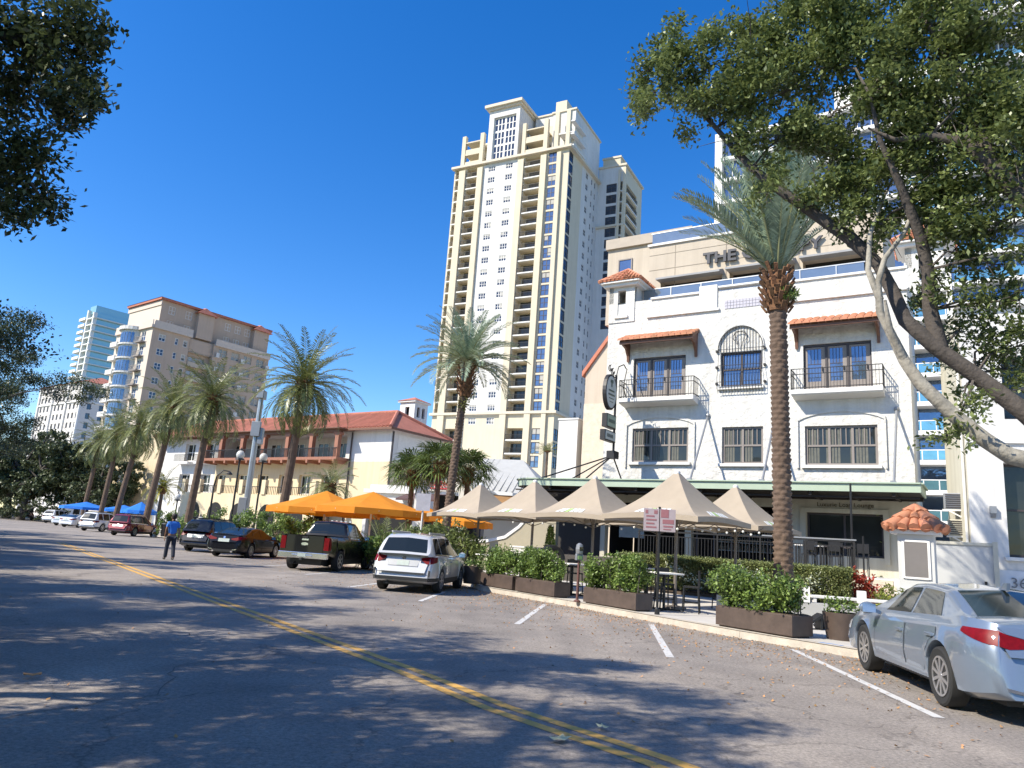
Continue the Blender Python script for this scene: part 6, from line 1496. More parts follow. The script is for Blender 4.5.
# ---- black pickup
def make_pickup(lb, x, y, az, pm):
    L, W, H = 5.7, 1.98, 1.9
    C = dict(L=L, W=W, H=H, r=.4, ra=.47, yf=1.85, yr=-1.65, tw=.26, bottom=[(-2.9,.56),(-2.2,.46),(2,.42),(2.9,.42)],
        belt=[(-2.9,1.3),(-.7,1.3),(-.5,1.24),(1.4,1.2),(2.5,1.12),(2.85,1.0)], deck=[(-2.9,1.3),(-2.86,1.3),(-2.80,.8),(-.62,.8),(-.55,1.25),(1.3,1.25),(2.4,1.18),(2.8,1.06)], bed=-.6,
        roof=[(-.72,1.26),(-.55,H-.04),(0,H),(.75,H-.03),(1.5,1.26)], wr=.68, ws=((1.44,1.44),(.84,.84)), rw=((-.70,-.70),(-.56,-.56)),
        sw=[((-.42,-.42),(.3,.3)),((.4,.4),(1.2,.82))], doors=[(-.5,.34),(.38,1.3)], mirror=1.12, leanr=.02, leanf=.1, bulge=.0, tail=.04, nose=.12, rnd=.25, spokes=6, flare=.03, crown=.02, handle=M['trim'], mirmat=M['trim'])
    t = car_root('pickup_truck', lb, 'pickup truck', x, y, az, 'cars parked at an angle along the kerb'); c = Car(C); c.build(t, pm); P = c.P; e = L/2; we = c.w(-e)
    tg = MB(); tg.add(*c.tail([(-.72,.66),(.72,.66),(.72,1.29),(-.72,1.29)], .02)); tgo = tg.build('tailgate', pm, t)
    q = MB(); q.add(*c.tail([(.14*math.cos(a),.98+.055*math.sin(a)) for a in np.linspace(0,2*PI,15)[:-1]], .034)); q.add(*c.tail([(-.13,1.11),(.13,1.11),(.13,1.17),(-.13,1.17)], .03)); q.build('badge', M['chrome'], tgo)
    q = MB(); q.box(-.1,.1,-e-.05,-e-.02,1.2,1.26); q.build('handle', M['trim'], tgo)
    for sg in (-1,1):
        P('taillight', [c.tail([(sg*.75,.78),(sg*we*.985,.78),(sg*we*.985,1.24),(sg*.75,1.24)], .022), c.sidepatch(-e,-e+.12,.78,1.24,sg,.012,3,3)], M['lampred'])
        P('headlight', c.tail([(sg*.6,.8),(sg*.92,.8),(sg*.92,1.02),(sg*.6,1.0)], .02, True), M['lampwhite'])
    b = MB(); b.prism([(-.98,-e-.02),(-.94,-e-.16),(.94,-e-.16),(.98,-e-.02)], .46, .68); b.box(-.4,.4,-e-.2,-e-.02,.5,.6); bo = b.build('bumper', M['chrome'], t, bevel=.02)
    b = MB(); b.box(-.16,.16,-e-.21,-e-.2,.52,.64); b.build('licence_plate', M['plate'], bo)
    b = MB(); b.box(-.05,.05,-e-.28,-e-.1,.4,.47); b.build('tow_hitch', M['trim'], t)
    b = MB(); b.box(-.55,.55,-e+.15,-e+.4,.42,.62); b.tube([(-.8,-1.65,.42),(.8,-1.65,.42)], .09, 10); b.sphere((0,-1.65,.42),.18,10,8); b.build('axle', M['trim'], t)
    b = MB()
    for i in range(5): b.box(-.4+i*.2-.04,-.4+i*.2+.04,.72,.8,H+.015,H+.06)
    b.box(.3,.36,-.48,-.42,H-.3,H-.1); b.build('marker_lamp', M['lampwhite'], t)
    return t
make_pickup('black crew cab pickup with chrome rear bumper under the orange umbrellas', -6.9, 31.2, 8, M['p_black'])
# ---- dark red jeep far down the road
def make_jeep(lb, x, y, az):
    t = thing('jeep', lb, 'car', (x,y,0), -R(az)); b = MB()
    b.box(-.78,.78,-1.7,.6,.55,1.1); b.box(-.7,.7,.6,1.9,.6,1.12); b.box(-.9,.9,-1.75,-.7,.75,.95); b.box(-.92,.92,.8,1.75,.85,.95); b.build('body', M['p_red'], t, bevel=.05)
    b = MB(); b.box(-.72,.72,-1.65,.5,1.1,1.8); b.build('hard_top', M['trim'], t, bevel=.06)
    b = MB(); b.box(-.6,.6,.5,.515,1.15,1.7); b.build('windshield', M['carglass'], t)
    b = MB(); b.lathe([(.001,-.12),(.38,-.12),(.38,.12),(.001,.12)], 18, (0,0,0), 0, Matrix.Translation((0,-1.86,1.0)) @ Matrix.Rotation(R(90),4,'X')); b.build('spare_wheel', M['rubber'], t)
    for sg in (-1,1):
        b = MB(); b.box(sg*.62,sg*.76,-1.73,-1.7,.9,1.08); b.build('taillight', M['lampred'], t)
        b = MB(); b.box(sg*.721,sg*.73,-.9,.3,1.2,1.65); b.build('side_window', M['carglass'], t)
        for yw in (1.25,-1.2):
            a, c = wheel_meshes(.4,.26,6); o = link('wheel', a, t, loc=(sg*.8,yw,.4), rot=(0,0,0 if sg > 0 else PI)); link('rim', c, o)
    b = MB(); b.box(-.8,.8,-1.95,-1.7,.5,.65); b.build('bumper', M['trim'], t)
    return t
make_jeep('small dark red jeep driving away at the far left end of the road', -71.5, 114, -36)
# ================================================================== UMBRELLAS
M['canvas'] = mat('taupe_canvas', (.40,.335,.255), .85, var=.14, vs=1.3, trans=.12)
M['orange'] = mat('orange_canvas', (.74,.27,.015), .8, var=.16, vs=1.2, trans=.25)
M['bluecanvas'] = mat('blue_canvas', (.02,.2,.7), .8, var=.06, trans=.2)
M['logowhite'] = mat('logo_white', (.75,.77,.75), .8, var=.05); M['logogreen'] = mat('logo_green', (.42,.62,.22), .8)
M['pole'] = mat('umbrella_pole', (.2,.17,.145), .5, metal=.2)
def tent(h0=3.5, ze=2.3, a=1.42):
    """square tensioned canopy, concave flanks, edges drawn in between the corners"""
    n, m = 12, 9; V=[]; F=[]
    def P(side, u, t, off=0.):
        c = [(-a,-a),(a,-a),(a,a),(-a,a)]; p, q = c[side], c[(side+1)%4]
        x = p[0]+(q[0]-p[0])*u; y = p[1]+(q[1]-p[1])*u; sag = 4*u*(1-u); x *= 1-.06*sag*t; y *= 1-.06*sag*t
        r = .05+(1-.05)*t; z = ze+(h0-ze)*(1-t)**1.45+.07*sag*t**2+off; return (x*r, y*r, z)
    mb = MB()
    for sd in range(4):
        vs = [P(sd,i/n,j/m) for j in range(m+1) for i in range(n+1)]
        mb.add(vs, [(j*(n+1)+i,(j+1)*(n+1)+i,(j+1)*(n+1)+i+1,j*(n+1)+i+1) for j in range(m) for i in range(n)])
        for i in range(n):
            p, q = P(sd,i/n,1), P(sd,(i+1)/n,1); mb.quad(p,q,(q[0],q[1],q[2]-.13),(p[0],p[1],p[2]-.13))
    can = mb.mesh('canopy', M['canvas'], True, 50)
    lw, lg = MB(), MB()
    for sd in (0,1,2,3):
        for k in range(6):
            u0 = .30+k*.068; sl = .035
            q = [P(sd,u0,.93,.012),P(sd,u0+.05,.93,.012),P(sd,u0+.05+sl,.76,.012),P(sd,u0+sl,.76,.012)]
            (lg if k == 2 else lw).quad(*q)
    f = MB(); f.lathe([(.07,h0-.03),(.085,h0+.02),(.07,h0+.07),(.03,h0+.09)], 10)
    r = MB()
    for sx in (-1,1):
        for sy in (-1,1):
            r.bar((0,0,2.75),(sx*a*.98,sy*a*.98,ze-.02),.03); r.bar((0,0,2.0),(sx*a*.5,sy*a*.5,ze+.1),.025)
    return can, lw.mesh('logo', M['logowhite']), lg.mesh('logo', M['logogreen']), f.mesh('finial', M['white'], True), r.mesh('rib', M['pole'])
TM = tent()
def tent_umbrella(lb, x, y, rz=R(45), s=1.):
    t = thing('tent_umbrella', lb, 'umbrella', (x,y,.147), rz, 'taupe tent umbrellas on the hotel plaza'); t.scale = (s,s,s)
    c = link('canopy', TM[0], t); link('logo', TM[1], c); link('logo', TM[2], c); link('finial', TM[3], t); link('rib', TM[4], t)
    p = MB(); p.tube([(0,0,0),(0,0,3.45)], .045, 10); p.build('pole', M['pole'], t); p = MB(); p.lathe([(.3,0),(.3,.06),(.07,.09),(.06,.3)], 14); p.build('base', M['pole'], t)
    return t
for lb,x,y in (('leftmost taupe tent umbrella, beside the slim palm trunks',-.92,29.0),('second taupe tent umbrella from the left, its peak touching the mint canopy',1.05,25.9),
               ('taupe tent umbrella directly under the blade sign of the hotel',2.78,23.0),('large front taupe tent umbrella behind the two panel parking sign',4.62,19.95),
               ('rear taupe tent umbrella mostly hidden behind the front one',5.25,25.4),('rightmost taupe tent umbrella partly behind the big palm trunk',7.05,22.7)): tent_umbrella(lb,x,y,R(45)+.04*(x%1))
# strings of bulbs under the tents
for lb,a,b in (('string of white bulbs hung under the three left tent umbrellas',(.2,25.0),(3.9,21.2)),('string of white bulbs hung under the front tent umbrella',(4.0,18.5),(6.6,19.0))):
    o = thing('string_lights', lb, 'lights', (0,0,0), 0, 'bulb strings under the tent umbrellas'); w_ = MB(); q = MB(); A, Bv = Vector((*a,2.32)), Vector((*b,2.32)); pts=[]
    for i in range(25):
        t = i/24; p = A.lerp(Bv,t); p.z -= .12*abs(math.sin(t*PI*4)); pts.append(p); 
        if i%2: q.sphere(p-Vector((0,0,.06)),.032,6,4)
    w_.tube(pts,.008,4); w_.build('wire', M['blackmetal'], o); q.build('bulb', mat('frosted_bulb',(.8,.78,.7),.2,var=0), o)
def fair_umbrella(lb, x, y, h, ze, r, m, grp, n=8, rz=0, cat='umbrella', nm='market_umbrella'):
    t = thing(nm, lb, cat, (x,y,.147), rz, grp); c = MB(); k = 5; vs=[]
    for j in range(k+1):
        tt = j/k
        for i in range(n*4):
            a = 2*PI*i/(n*4); fl = math.cos(PI/n)/math.cos(((a+PI/n)%(2*PI/n))-PI/n); rr = r*tt*fl; sag = .05*r*.25*math.sin(PI*tt)*0
            vs.append((max(.02,rr)*math.cos(a), max(.02,rr)*math.sin(a), ze+(h-ze)*(1-tt)**1.12))
    N_ = n*4
    for i in range(N_): x_, y_, z_ = vs[k*N_+i]; vs.append((x_*1.005, y_*1.005, z_-.26-.04*(i%4 != 0)))
    c.add(vs, [(j*N_+i,(j+1)*N_+i,(j+1)*N_+(i+1)%N_,j*N_+(i+1)%N_) for j in range(k+1) for i in range(N_)])
    c.build('canopy', m, t, smooth=True, ang=12)
    p = MB(); p.tube([(0,0,0),(0,0,h-.12)], .05, 8); p.build('pole', M['white'], t); p = MB()
    for i in range(n): a = 2*PI*i/n; p.bar((0,0,h-.3),(r*.93*math.cos(a),r*.93*math.sin(a),ze-.12),.03)
    p.build('rib', M['white'], t); p = MB(); p.lathe([(.4,0),(.4,.08),(.08,.1)], 14); p.build('base', M['greymetal'], t); return t
G_ = 'orange umbrellas in front of the restaurants'
fair_umbrella('left orange umbrella behind the black pickup cab', -9.5, 40.2, 3.45, 2.45, 3.0, M['orange'], G_)
fair_umbrella('right and largest orange umbrella, between the pickup and the pavilion', -6.6, 37.8, 3.45, 2.55, 2.95, M['orange'], G_, rz=.3)
fair_umbrella('small orange umbrella half hidden behind the parking sign near the palms', -4.6, 44, 3.2, 2.6, 1.7, M['orange'], G_, rz=.2)
fair_umbrella('small orange umbrella right of the slim palm trunks', -2.0, 41, 2.9, 2.35, 1.5, M['orange'], G_, rz=.4)
G_ = 'blue umbrellas far down the kerb'
fair_umbrella('left blue umbrella behind the far parked cars', -53.2, 96.5, 2.9, 2.2, 3.0, M['bluecanvas'], G_)
fair_umbrella('middle blue umbrella above the white sport utility car', -47.6, 95, 2.8, 2.2, 2.6, M['bluecanvas'], G_)
fair_umbrella('right blue umbrella above the dark red sport utility car', -44.2, 92, 2.7, 2.1, 2.4, M['bluecanvas'], G_)
fair_umbrella('blue and pale umbrella beside the leaning palm trunks', -37.6, 78.5, 3.0, 2.1, 1.6, M['bluecanvas'], G_)

# ================================================================== FURNITURE ON THE PLAZA
def bistro_table(lb, x, y, rz, top='white'):
    t = thing('bistro_table', lb, 'table', (x,y,.147), rz, 'bistro tables under the tents')
    b = MB(); b.box(-.36,.36,-.36,.36,.88,.92); b.build('tabletop', M[top], t, bevel=.008)
    b = MB(); b.tube([(0,0,.05),(0,0,.88)], .035, 8); b.bar((-.3,-.3,.03),(.3,.3,.03),.05,.04); b.bar((-.3,.3,.035),(.3,-.3,.035),.05,.04); b.build('pedestal', M['blackmetal'], t); return t
ST = None
def bar_stool(lb, x, y, rz):
    global ST
    if ST is None:
        a = MB(); a.box(-.19,.19,-.19,.19,.6,.64); b = MB(); b.box(-.2,.2,.17,.2,.78,1.02); b.bar((-.18,.185,.62),(-.18,.185,1.02),.03); b.bar((.18,.185,.62),(.18,.185,1.02),.03)
        c = [MB().bar((sx*.17,sy*.17,.6),(sx*.2,sy*.2,0),.028) for sx in (-1,1) for sy in (-1,1)]; d = MB()
        for s_ in (-1,1): d.bar((-.19,s_*.19,.25),(.19,s_*.19,.25),.02); d.bar((s_*.19,-.19,.25),(s_*.19,.19,.25),.02)
        ST = (a.mesh('seat',M['blackmetal']), b.mesh('backrest',M['blackmetal']), [q.mesh('leg',M['blackmetal']) for q in c], d.mesh('footrest',M['blackmetal']))
    t = thing('bar_stool', lb, 'stool', (x,y,.147), rz, 'black stools under the tents'); link('seat',ST[0],t); link('backrest',ST[1],t); [link('leg',q,t) for q in ST[2]]; link('footrest',ST[3],t)
wh_ = ('front tent umbrella, behind the parking sign','tent umbrella under the blade sign','second tent umbrella','leftmost tent umbrella','rightmost tent umbrella','hidden rear tent umbrella')
for k,(x,y) in enumerate(((4.15,19.1),(2.15,22.4),(1.55,24.9),(-.4,28.0),(6.75,20.9),(4.6,23.6))):
    bistro_table('white topped bistro table under the '+wh_[k], x, y, .3+k*.2)
    for j,(dx,dy,rz) in enumerate(((.62,-.25,-1.9),(-.6,.3,1.3),(.15,.65,.2))): bar_stool('black metal stool '+('right of','left of','behind')[j]+' the table under the '+wh_[k], x+dx, y+dy, rz)
# parking meter
pm0 = gnd(577,602,.147); t = thing('parking_meter', 'double headed parking meter on a red brown post between two planters', 'parking meter', pm0, .4)
b = MB(); b.tube([(0,0,0),(0,0,1.05)], .035, 10); b.lathe([(.09,0),(.09,.03),(.05,.06)], 12); b.build('post', mat('rust_post', (.13,.06,.05), .6), t)
b = MB(); b.box(-.1,.1,-.05,.05,1.05,1.22); b.lathe([(.09,1.22),(.1,1.34),(.085,1.45),(.03,1.5)], 12); b.build('head', M['greymetal'], t, bevel=.015)
b = MB(); b.box(-.06,.06,-.062,-.05,1.08,1.17); b.build('label', M['logogreen'], t); b = MB(); b.box(-.05,.05,-.1,-.09,1.3,1.4); b.build('window', M['carglass'], t)
# two panel parking sign
s0 = gnd(657,614.5,.147); t = thing('parking_sign', 'parking sign with two small red lettered panels on a dark post at the kerb', 'sign', s0, R(-8))
b = MB(); b.tube([(0,0,0),(0,0,2.45)], .03, 8); b.lathe([(.06,0),(.06,.12),(.03,.16)],10); b.build('post', M['blackmetal'], t)
signred = mat('sign_red', (.33,.14,.15), .5)
for k,(x0,x1) in enumerate(((-.37,-.01),(.01,.37))):
    b = MB(); b.box(x0,x1,-.045,-.035,1.88,2.4); p_ = b.build('panel', mat('sign_panel', (.42,.35,.36), .45, var=.08, vs=4), t)
    b = MB()
    if k == 0:
        for q in range(4): b.box(x0+.06,x1-.06-.05*(q%2),-.05,-.046,1.95+q*.085,1.985+q*.085)
        b.box(x0+.04,x0+.1,-.05,-.046,2.28,2.36); b.box(x1-.12,x1-.04,-.05,-.046,2.28,2.36)
    else:
        b.box(x0+.02,x0+.2,-.05,-.046,2.2,2.39); b.box(x0+.06,x1-.04,-.05,-.046,2.06,2.16); b.box(x0+.08,x1-.06,-.05,-.046,1.98,2.02); b.box(x0+.08,x1-.1,-.05,-.046,1.92,1.945)
    b.build('lettering', signred, p_)
t = thing('street_sign', 'pale grey street sign on a white post beside the right orange umbrella', 'sign', (-3.05,28.6,.147), 0)
b = MB(); b.tube([(0,0,0),(0,0,3.0)], .035, 8); b.build('post', M['white'], t); b = MB(); b.box(-.27,.27,-.06,-.045,2.35,3.0); b.build('panel', mat('pale_sign', (.5,.48,.5), .5, var=.2, vs=5), t)
# square tapered pots
def pot(lb, x, y, r, h, seed):
    t = thing('plant_pot', lb, 'planter', (x,y,.147), .3, 'tapered plant pots'); b = MB(); b.lathe([(r*.78,0),(r,h),(r*.9,h),(r*.88,h-.05)], 20); b.build('pot', M['planter'], t, smooth=True)
    s = MB(); s.lathe([(.001,h-.06),(r*.9,h-.06),(r*.9,h-.05)], 20); s.build('soil', M['soil'], t); rg = np.random.default_rng(seed)
    bl = [(rg.uniform(-r,r)*.75,rg.uniform(-r,r)*.75,h+rg.uniform(.02,.18),.14,.14,.1) for _ in range(12)]; V,F = foliage(bl, rg, 10, .07, .09, .04, 170, .1, 1.2); link('plant', np_mesh('plant',V,F,M['shrubleaf']), t)
pot('tapered dark pot of low plants behind the white estate car', -.86, 25.1, .36, .55, 3)
pot('tapered dark pot of trailing plants beside the silver blue sedan', 6.62, 14.75, .34, .5, 4)
# benches near the sedan
t = thing('bench', 'long white painted bench behind the silver blue sedan', 'bench', (9.5,20.4,.147), R(-12)); b = MB(); b.box(-1.1,1.4,-.2,.2,.5,.57); b.build('seat', M['white'], t, bevel=.01)
for x in (-1.0,.1,1.2):
    b = MB(); b.box(x-.04,x+.04,-.18,.18,0,.5); b.build('leg', M['white'], t)
t = thing('low_wall', 'low grey concrete seat wall with square white posts beside the bottom of the big palm', 'wall', (7.9,19.6,.147), R(-22)); b = MB(); b.box(-2.2,2.4,-.18,.18,0,.42); b.build('panel', mat('seat_grey', (.33,.33,.32), .85, var=.1), t, bevel=.01)
for x in (-1.6,.0,1.3):
    b = MB(); b.box(x-.1,x+.1,-.2,.2,.42,.8); b.build('post', M['white'], t)
for k,(px,py,lb) in enumerate(((812,629,'small black folding seat lying near the low grey wall'),(826,629,'black box seat leaning beside the small folding one'))):
    g = gnd(px,py,.147); t = thing('folding_seat', lb, 'seat', g, .5*k, 'black seats by the low wall'); b = MB(); b.bar((-.2,0,.05),(.2,0,.32),.34,.05); b.build('seat', M['blackmetal'], t)
    b = MB(); b.box(-.18,-.13,-.15,.15,0,.3); b.box(.13,.18,-.15,.15,0,.3); b.build('frame', M['blackmetal'], t)
# grill, ice chest, topiary, chalkboard
t = thing('grill', 'black barbecue with open curved hood behind the parking meter', 'grill', (1.6,22.9,.147), .2); b = MB(); b.tube([(.35*math.cos(a)-.05,0,.95+.38*math.sin(a)) for a in np.linspace(.1,2.7,10)], .09, 8); b.build('hood', M['blackmetal'], t, smooth=True)
b = MB(); b.lathe([(.2,.55),(.34,.75),(.36,.9)], 16); b.build('bowl', M['blackmetal'], t); 
for a in (0,2.1,4.2):
    b = MB(); b.bar((.2*math.cos(a),.2*math.sin(a),.6),(.32*math.cos(a),.32*math.sin(a),0),.03); b.build('leg', M['blackmetal'], t)
t = thing('ice_chest', 'white chest freezer behind the left planters', 'freezer', (1.0,27.4,.147), R(-20)); b = MB(); b.box(-.55,.55,-.35,.35,.08,1.22); b.build('cabinet', M['white'], t, bevel=.03); b = MB(); b.box(-.58,.58,-.37,.37,1.23,1.3); b.build('lid', M['white'], t, bevel=.02)
b = MB(); b.box(.25,.5,-.36,-.34,.3,1.0); b.build('vent', M['greymetal'], t)
t = thing('topiary', 'narrow light green cone topiary beside the white freezer', 'shrub', (1.75,27.0,.147), 0); P = nrg.uniform(0,1,3500); a = nrg.uniform(0,2*PI,3500); r_ = .3*(1-P)+.05
Vp = np.c_[r_*np.cos(a), r_*np.sin(a), .35+P*1.75]+nrg.normal(0,.02,(3500,3)); V,F = leaf_quads(Vp,.07,.04,nrg,1.); link('foliage', np_mesh('foliage',V,F,mat('topiary_leaf',(.2,.3,.06),.5,var=.2,island=.3)), t); b = MB(); b.tube([(0,0,0),(0,0,1.6)], .04, 6); b.lathe([(.2,0),(.26,.35)],14); b.build('pot', M['planter'], t)
# masonry pillar with tiled cap and menu board
t = thing('gate_pillar', 'square white masonry pillar with orange tile cap and dark menu board by the hotel corner', 'pillar', (13.65,24.7,.146), R(-33))
b = MB(); b.box(-.52,.52,-.52,.52,0,2.55); b.box(-.6,.6,-.6,.6,0,.85); b.build('shaft', M['greywhite'], t, bevel=.01)
b = MB(); b.box(-.72,.72,-.72,.72,2.55,2.68); b.build('cornice', M['white'], t)
b = MB(); c4 = [(-.86,-.86),(.86,-.86),(.86,.86),(-.86,.86)]; ap = Vector((0,0,3.45)); b.add([(x,y,2.69) for x,y in c4]+[tuple(ap)], [(0,1,4),(1,2,4),(2,3,4),(3,0,4),(3,2,1,0)])
for sd in range(4):
    A_, B_ = Vector((*c4[sd],2.72)), Vector((*c4[(sd+1)%4],2.72))
    for r_ in range(3):
        p, q = A_.lerp(ap,r_/3), B_.lerp(ap,r_/3); p2, q2 = A_.lerp(ap,(r_+1.1)/3), B_.lerp(ap,(r_+1.1)/3); n = max(1, round((q-p).length/.34))
        for i in range(n): b.tube([p.lerp(q,(i+.5)/n)+Vector((0,0,.03)), p2.lerp(q2,(i+.5)/n)], [.17,.13], 8)
    b.tube([A_, ap], [.1,.1], 8)
b.build('roof_tile', mat('orange_tile', (.46,.19,.1), .75, var=.3, vs=3, bump=.2, bs=8, island=.15), t, smooth=True, ang=50)
b = MB(); b.box(-.33,.33,-.56,-.521,1.2,2.3); b.build('menu_board', mat('board_grey', (.17,.155,.145), .4, var=.1), t); b = MB()
for x0,x1,z0,z1 in ((-.4,-.33,1.15,2.35),(.33,.4,1.15,2.35),(-.33,.33,2.3,2.36),(-.33,.33,1.14,1.2)): b.box(x0,x1,-.57,-.521,z0,z1)
b.build('board_frame', M['white'], t)
t = thing('round_sign', 'small round red and white sign poking up behind the silver blue sedan roof', 'sign', at(954,600,21)-Vector((0,0,1.0)), 0); b = MB(); Mx = Matrix.Translation((0,0,1.1)) @ Matrix.Rotation(R(90),4,'X'); b.lathe([(.001,-.02),(.17,-.02),(.17,.02),(.001,.02)], 20, (0,0,0), 0, Mx); b.build('disc', mat('pink_white', (.7,.5,.5), .5), t)
b = MB(); b.lathe([(.11,.021),(.15,.021),(.15,.026),(.11,.026)], 20, (0,0,0), 0, Mx); b.build('ring', signred, t); b = MB(); b.tube([(0,.03,-.3),(0,.03,1.1)], .02, 6); b.build('post', M['steel'], t)
# terrace furniture
for k,(u,lb) in enumerate(((3.3,'high terrace table with pale slatted top behind the railing'),(1.9+.5,'dark high terrace table right of the pale slatted one'))):
    t = thing('terrace_table', lb, 'table', (16.5,30,1.2), R(-33), 'high tables on the terrace'); b = MB()
    for i in range(7): b.box(-u-.55+i*.16,-u-.42+i*.16,-3.6,-3.0,1.0,1.04)
    b.build('tabletop', M['white' if k == 0 else 'darkframe'], t)
    for sx in (-.5,.5):
        for sy in (-3.55,-3.05): b = MB(); b.bar((-u+sx,sy,0),(-u+sx,sy,1.0),.05); b.build('leg', M['blackmetal'], t)
    for j in (-.9,.0,.9):
        c = thing('terrace_chair', 'dark high terrace chair '+('left of','in front of','right of')[int(j/.9)+1]+(' the pale slatted table' if k == 0 else ' the dark high table'), 'chair', (16.5,30,1.2), R(-33), 'high chairs on the terrace'); b = MB(); x = -u+j; y = -3.3-(.6 if j == 0 else 0)
        b.box(x-.2,x+.2,y-.2,y+.2,.66,.7); b.build('seat', M['blackmetal'], c); b = MB(); b.box(x-.2,x+.2,y+.17,y+.2,.85,1.2); b.bar((x-.19,y+.18,.68),(x-.19,y+.18,1.2),.03); b.bar((x+.19,y+.18,.68),(x+.19,y+.18,1.2),.03); b.build('backrest', M['blackmetal'], c)
        for sx in (-.18,.18):
            for sy in (-.18,.18): b = MB(); b.bar((x+sx,y+sy,.66),(x+sx*1.1,y+sy*1.1,0),.028); b.build('leg', M['blackmetal'], c)
# ================================================================== STREET FURNITURE FURTHER LEFT
t = thing('utility_pole', 'pale concrete utility pole with signal cabinet in front of the restaurant block', 'pole', (-17.05,50,.1), 0); b = MB(); b.tube([(0,0,0),(0,0,9.9)], [.24,.17], 10); b.build('shaft', M['steel'], t)
b = MB(); b.box(-.28,.32,-.4,-.15,7.3,8.3); b.box(.2,.5,-.3,.1,6.8,7.9); b.build('cabinet', M['greymetal'], t, bevel=.02); b = MB(); b.box(-.45,.1,-.3,.3,0,3.2); b.build('control_box', M['greymetal'], t, bevel=.03)
b = MB(); b.box(-.25,.25,-.35,.35,9.9,10.5); b.build('transformer', M['greymetal'], t, bevel=.05)
def street_lamp(lb, px, py, Y):
    p = at(px,py,Y); t = thing('street_lamp', lb, 'street lamp', (p.x,p.y,.1), 0, 'globe street lamps'); H = p.z-.1; b = MB(); b.lathe([(.16,0),(.16,.5),(.07,.7),(.055,H-.4),(.1,H-.32)], 12); b.build('post', M['blackmetal'], t)
    b = MB(); b.sphere((0,0,H),.27,14,10,(1,1,1.15)); b.build('globe', mat('lamp_globe', (.75,.74,.7), .2, var=.03, trans=.3), t, smooth=True); b = MB(); b.lathe([(.3,H-.32),(.28,H-.24),(.12,H-.2)],12); b.lathe([(.1,H+.28),(.05,H+.42),(.01,H+.5)],10); b.build('collar', M['blackmetal'], t)
street_lamp('globe street lamp left of the utility pole', 240.5,455,49); street_lamp('globe street lamp right of the utility pole', 263.5,457.5,51); street_lamp('low globe street lamp behind the dark sport utility car', 200,521,53); street_lamp('globe street lamp beside the third palm trunk', 178,497,66)
t = thing('bracket_lamp', 'tall black bracket street lamp leaning over behind the second palm', 'street lamp', (-19.95,51.5,.1), 0); b = MB(); b.tube([(0,0,0),(0,0,3.9),(.1,0,4.6),(.5,0,5.0),(.95,0,4.95)], [.09,.06,.05,.045,.04], 8); b.build('post', M['blackmetal'], t); b = MB(); b.lathe([(.05,0),(.2,-.16),(.18,-.22)],12,(.95,0,4.95)); b.build('lamp_head', M['blackmetal'], t)
t = thing('traffic_cone', 'small traffic cone on the kerb beside the dark red car', 'cone', (-28.9,63.5,.0), 0); b = MB(); b.lathe([(.2,.04),(.05,.75)], 14); b.build('body', mat('cone_pale', (.75,.6,.5), .6), t); b = MB(); b.box(-.26,.26,-.26,.26,0,.04); b.build('base', M['blackmetal'], t); b = MB(); b.lathe([(.155,.25),(.12,.45)],14); b.build('band', mat('cone_orange', (.75,.2,.05), .6), t)
for k,(x,y) in enumerate(((-27.6,62.6),(-26.4,61.2),(-24.9,60.3))):
    t = thing('litter_bin', ('left','middle','right')[k]+' one of three dark litter bins behind the walking man', 'bin', (x,y,.147), .3, 'dark litter bins by the kerb'); b = MB(); b.lathe([(.36,0),(.42,1.0),(.42,1.08),(.3,1.15)], 14); b.build('body', M['p_dark'], t); b = MB(); b.lathe([(.43,1.0),(.43,1.05)],14); b.build('rim', M['steel'], t)

# ================================================================== PERSON walking away
def skin(name, pts, edges, m, parent, lv=2):
    me = bpy.data.meshes.new(name); me.from_pydata([p[:3] for p in pts], edges, []); me.materials.append(m)
    o = bpy.data.objects.new(name, me); COL.objects.link(o); o.parent = parent
    md_ = o.modifiers.new('skin','SKIN'); md_.use_smooth_shade = True
    for i, p in enumerate(pts): me.skin_vertices[0].data[i].radius = (p[3], p[4] if len(p) > 4 else p[3])
    me.skin_vertices[0].data[0].use_root = True
    s_ = o.modifiers.new('sub','SUBSURF'); s_.levels = lv; s_.render_levels = lv; return o
pr_ = thing('person', 'person in bright blue shirt and dark trousers walking away along the road', 'person', (-12.75,29.5,0), R(38))
SKN = mat('skin', (.25,.13,.08), .5, var=.05); CL = mat('blue_shirt', (.04,.19,.6), .8, var=.1); TR = mat('charcoal_trousers', (.025,.03,.045), .85, var=.15); HR = mat('dark_hair', (.02,.015,.012), .7)
# 0 pelvis 1 waist 2 chest 3 neck base 4 neck 5 head 6 crown
pt_ = [(0,0,.92,.14,.10),(0,.01,1.08,.13,.095),(0,.03,1.3,.16,.105),(0,.05,1.42,.09,.08),(0,.07,1.5,.055),(0,.09,1.6,.085,.095),(0,.09,1.68,.07,.08),
 (-.17,.03,1.39,.06),(-.23,.0,1.16,.045),(-.22,.09,.94,.035),(-.21,.13,.84,.03),(.17,.03,1.39,.06),(.23,-.04,1.15,.045),(.24,-.06,.92,.035),(.24,-.05,.83,.03),
 (-.09,.0,.84,.095),(-.1,.10,.48,.06),(-.1,.14,.1,.045),(-.1,.26,.04,.04,.03),(.09,-.01,.84,.095),(.1,-.06,.48,.06),(.1,-.24,.12,.045),(.1,-.15,.05,.04,.03)]
ed_ = [(0,1),(1,2),(2,3),(3,4),(4,5),(5,6),(2,7),(7,8),(8,9),(9,10),(2,11),(11,12),(12,13),(13,14),(0,15),(15,16),(16,17),(17,18),(0,19),(19,20),(20,21),(21,22)]
skin('body', pt_, ed_, SKN, pr_)
g = .02; sp = [(p[0],p[1],p[2],p[3]+g,(p[4] if len(p) > 4 else p[3])+g) for p in pt_]
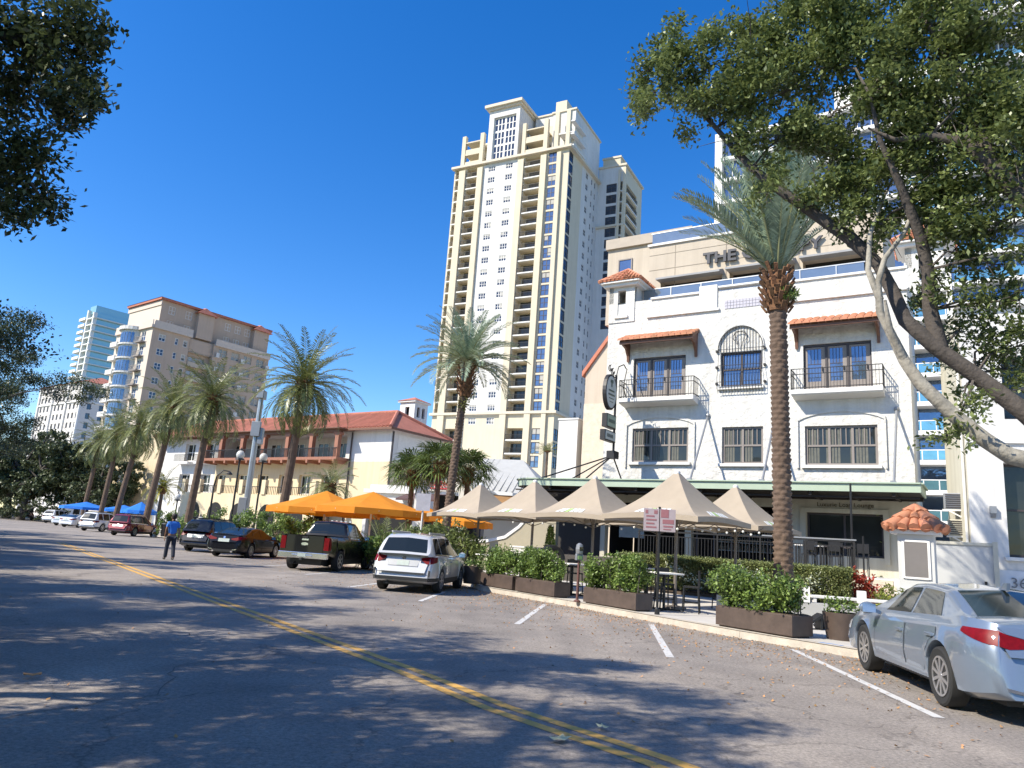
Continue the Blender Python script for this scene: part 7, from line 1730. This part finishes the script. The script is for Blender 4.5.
skin('shirt', [(0,0,.9,.165,.125),sp[1],sp[2],(0,.045,1.41,.085,.075),sp[7],(-.215,.01,1.2,.062),(.17,.03,1.39,.08),(.215,-.03,1.2,.062)], [(0,1),(1,2),(2,3),(2,4),(4,5),(2,6),(6,7)], CL, pr_)
skin('trousers', [(0,0,.93,.15,.115),sp[15],sp[16],(-.1,.13,.06,.075),sp[19],sp[20],(.1,-.23,.08,.075)], [(0,1),(1,2),(2,3),(0,4),(4,5),(5,6)], TR, pr_)
b = MB(); b.sphere((0,.075,1.675),.105,12,8,(1,1.1,.85)); b.sphere((0,.04,1.62),.09,10,8,(1.0,.8,1.0)); b.build('hair', HR, pr_, smooth=True)
b = MB()
for sx in (-1,1): b.sphere((sx*.098,.09,1.6),.022,8,6,(.5,1,1.5)); b.sphere((sx*.035,.185,1.615),.012,6,5)
b.sphere((0,.2,1.585),.02,6,5,(.8,1,1.3)); b.box(-.03,.03,.183,.19,1.54,1.55); b.build('face', SKN, pr_, smooth=True)
b = MB()
for (x,y,z,s_) in ((-.21,.13,.84,-1),(.24,-.05,.83,1)):
    b.sphere((x,y+.01,z-.03),.04,8,6,(.5,1,1.3))
    for k in range(4): b.tube([(x,y-.02+k*.02,z-.06),(x,y-.015+k*.02,z-.11),(x-s_*.01,y-.01+k*.02,z-.14)], [.0095,.009,.007], 6)
    b.tube([(x,y+.04,z-.02),(x-s_*.015,y+.06,z-.06),(x-s_*.02,y+.06,z-.09)], [.011,.01,.008], 6)
b.build('hand', SKN, pr_, smooth=True)
b = MB(); b.sphere((-.1,.24,.045),.06,10,6,(.8,1.9,.75)); b.sphere((.1,-.17,.06),.06,10,6,(.8,1.9,.75)); b.build('shoe', M['blackmetal'], pr_, smooth=True)
# ================================================================== LIGHT
world = bpy.data.worlds.new('World'); SC.world = world; world.use_nodes = True
nt = world.node_tree; bg = nt.nodes['Background']; sky = nt.nodes.new('ShaderNodeTexSky'); sky.sky_type = 'NISHITA'; sky.sun_disc = False
Ldir = Vector((1.065,.475,-1.07)).normalized(); el = math.asin(-Ldir.z)
sky.sun_elevation = el; sky.sun_rotation = math.atan2(-Ldir.x, -Ldir.y)
sky.altitude = 0; sky.air_density = 1.0; sky.dust_density = .25; sky.ozone_density = 3.0
hs = nt.nodes.new('ShaderNodeHueSaturation'); hs.inputs['Saturation'].default_value = 1.38; hs.inputs['Value'].default_value = 1.52; hs.inputs['Hue'].default_value = .51
nt.links.new(sky.outputs[0], hs.inputs['Color']); nt.links.new(hs.outputs[0], bg.inputs[0]); bg.inputs[1].default_value = .1
sun = bpy.data.lights.new('sun','SUN'); sun.energy = 5.0; sun.angle = R(.53); sun.color = (1,.925,.79); so = bpy.data.objects.new('sun', sun); COL.objects.link(so)
so.rotation_euler = Ldir.to_track_quat('-Z','Y').to_euler()
SC.view_settings.view_transform = 'Standard'; SC.view_settings.look = 'None'; SC.view_settings.gamma = 1; SC.view_settings.exposure = .6
SC.cycles.max_bounces = 6; SC.cycles.diffuse_bounces = 3; SC.cycles.glossy_bounces = 3; SC.cycles.transmission_bounces = 3; SC.cycles.transparent_max_bounces = 4
SC.cycles.use_denoising = True
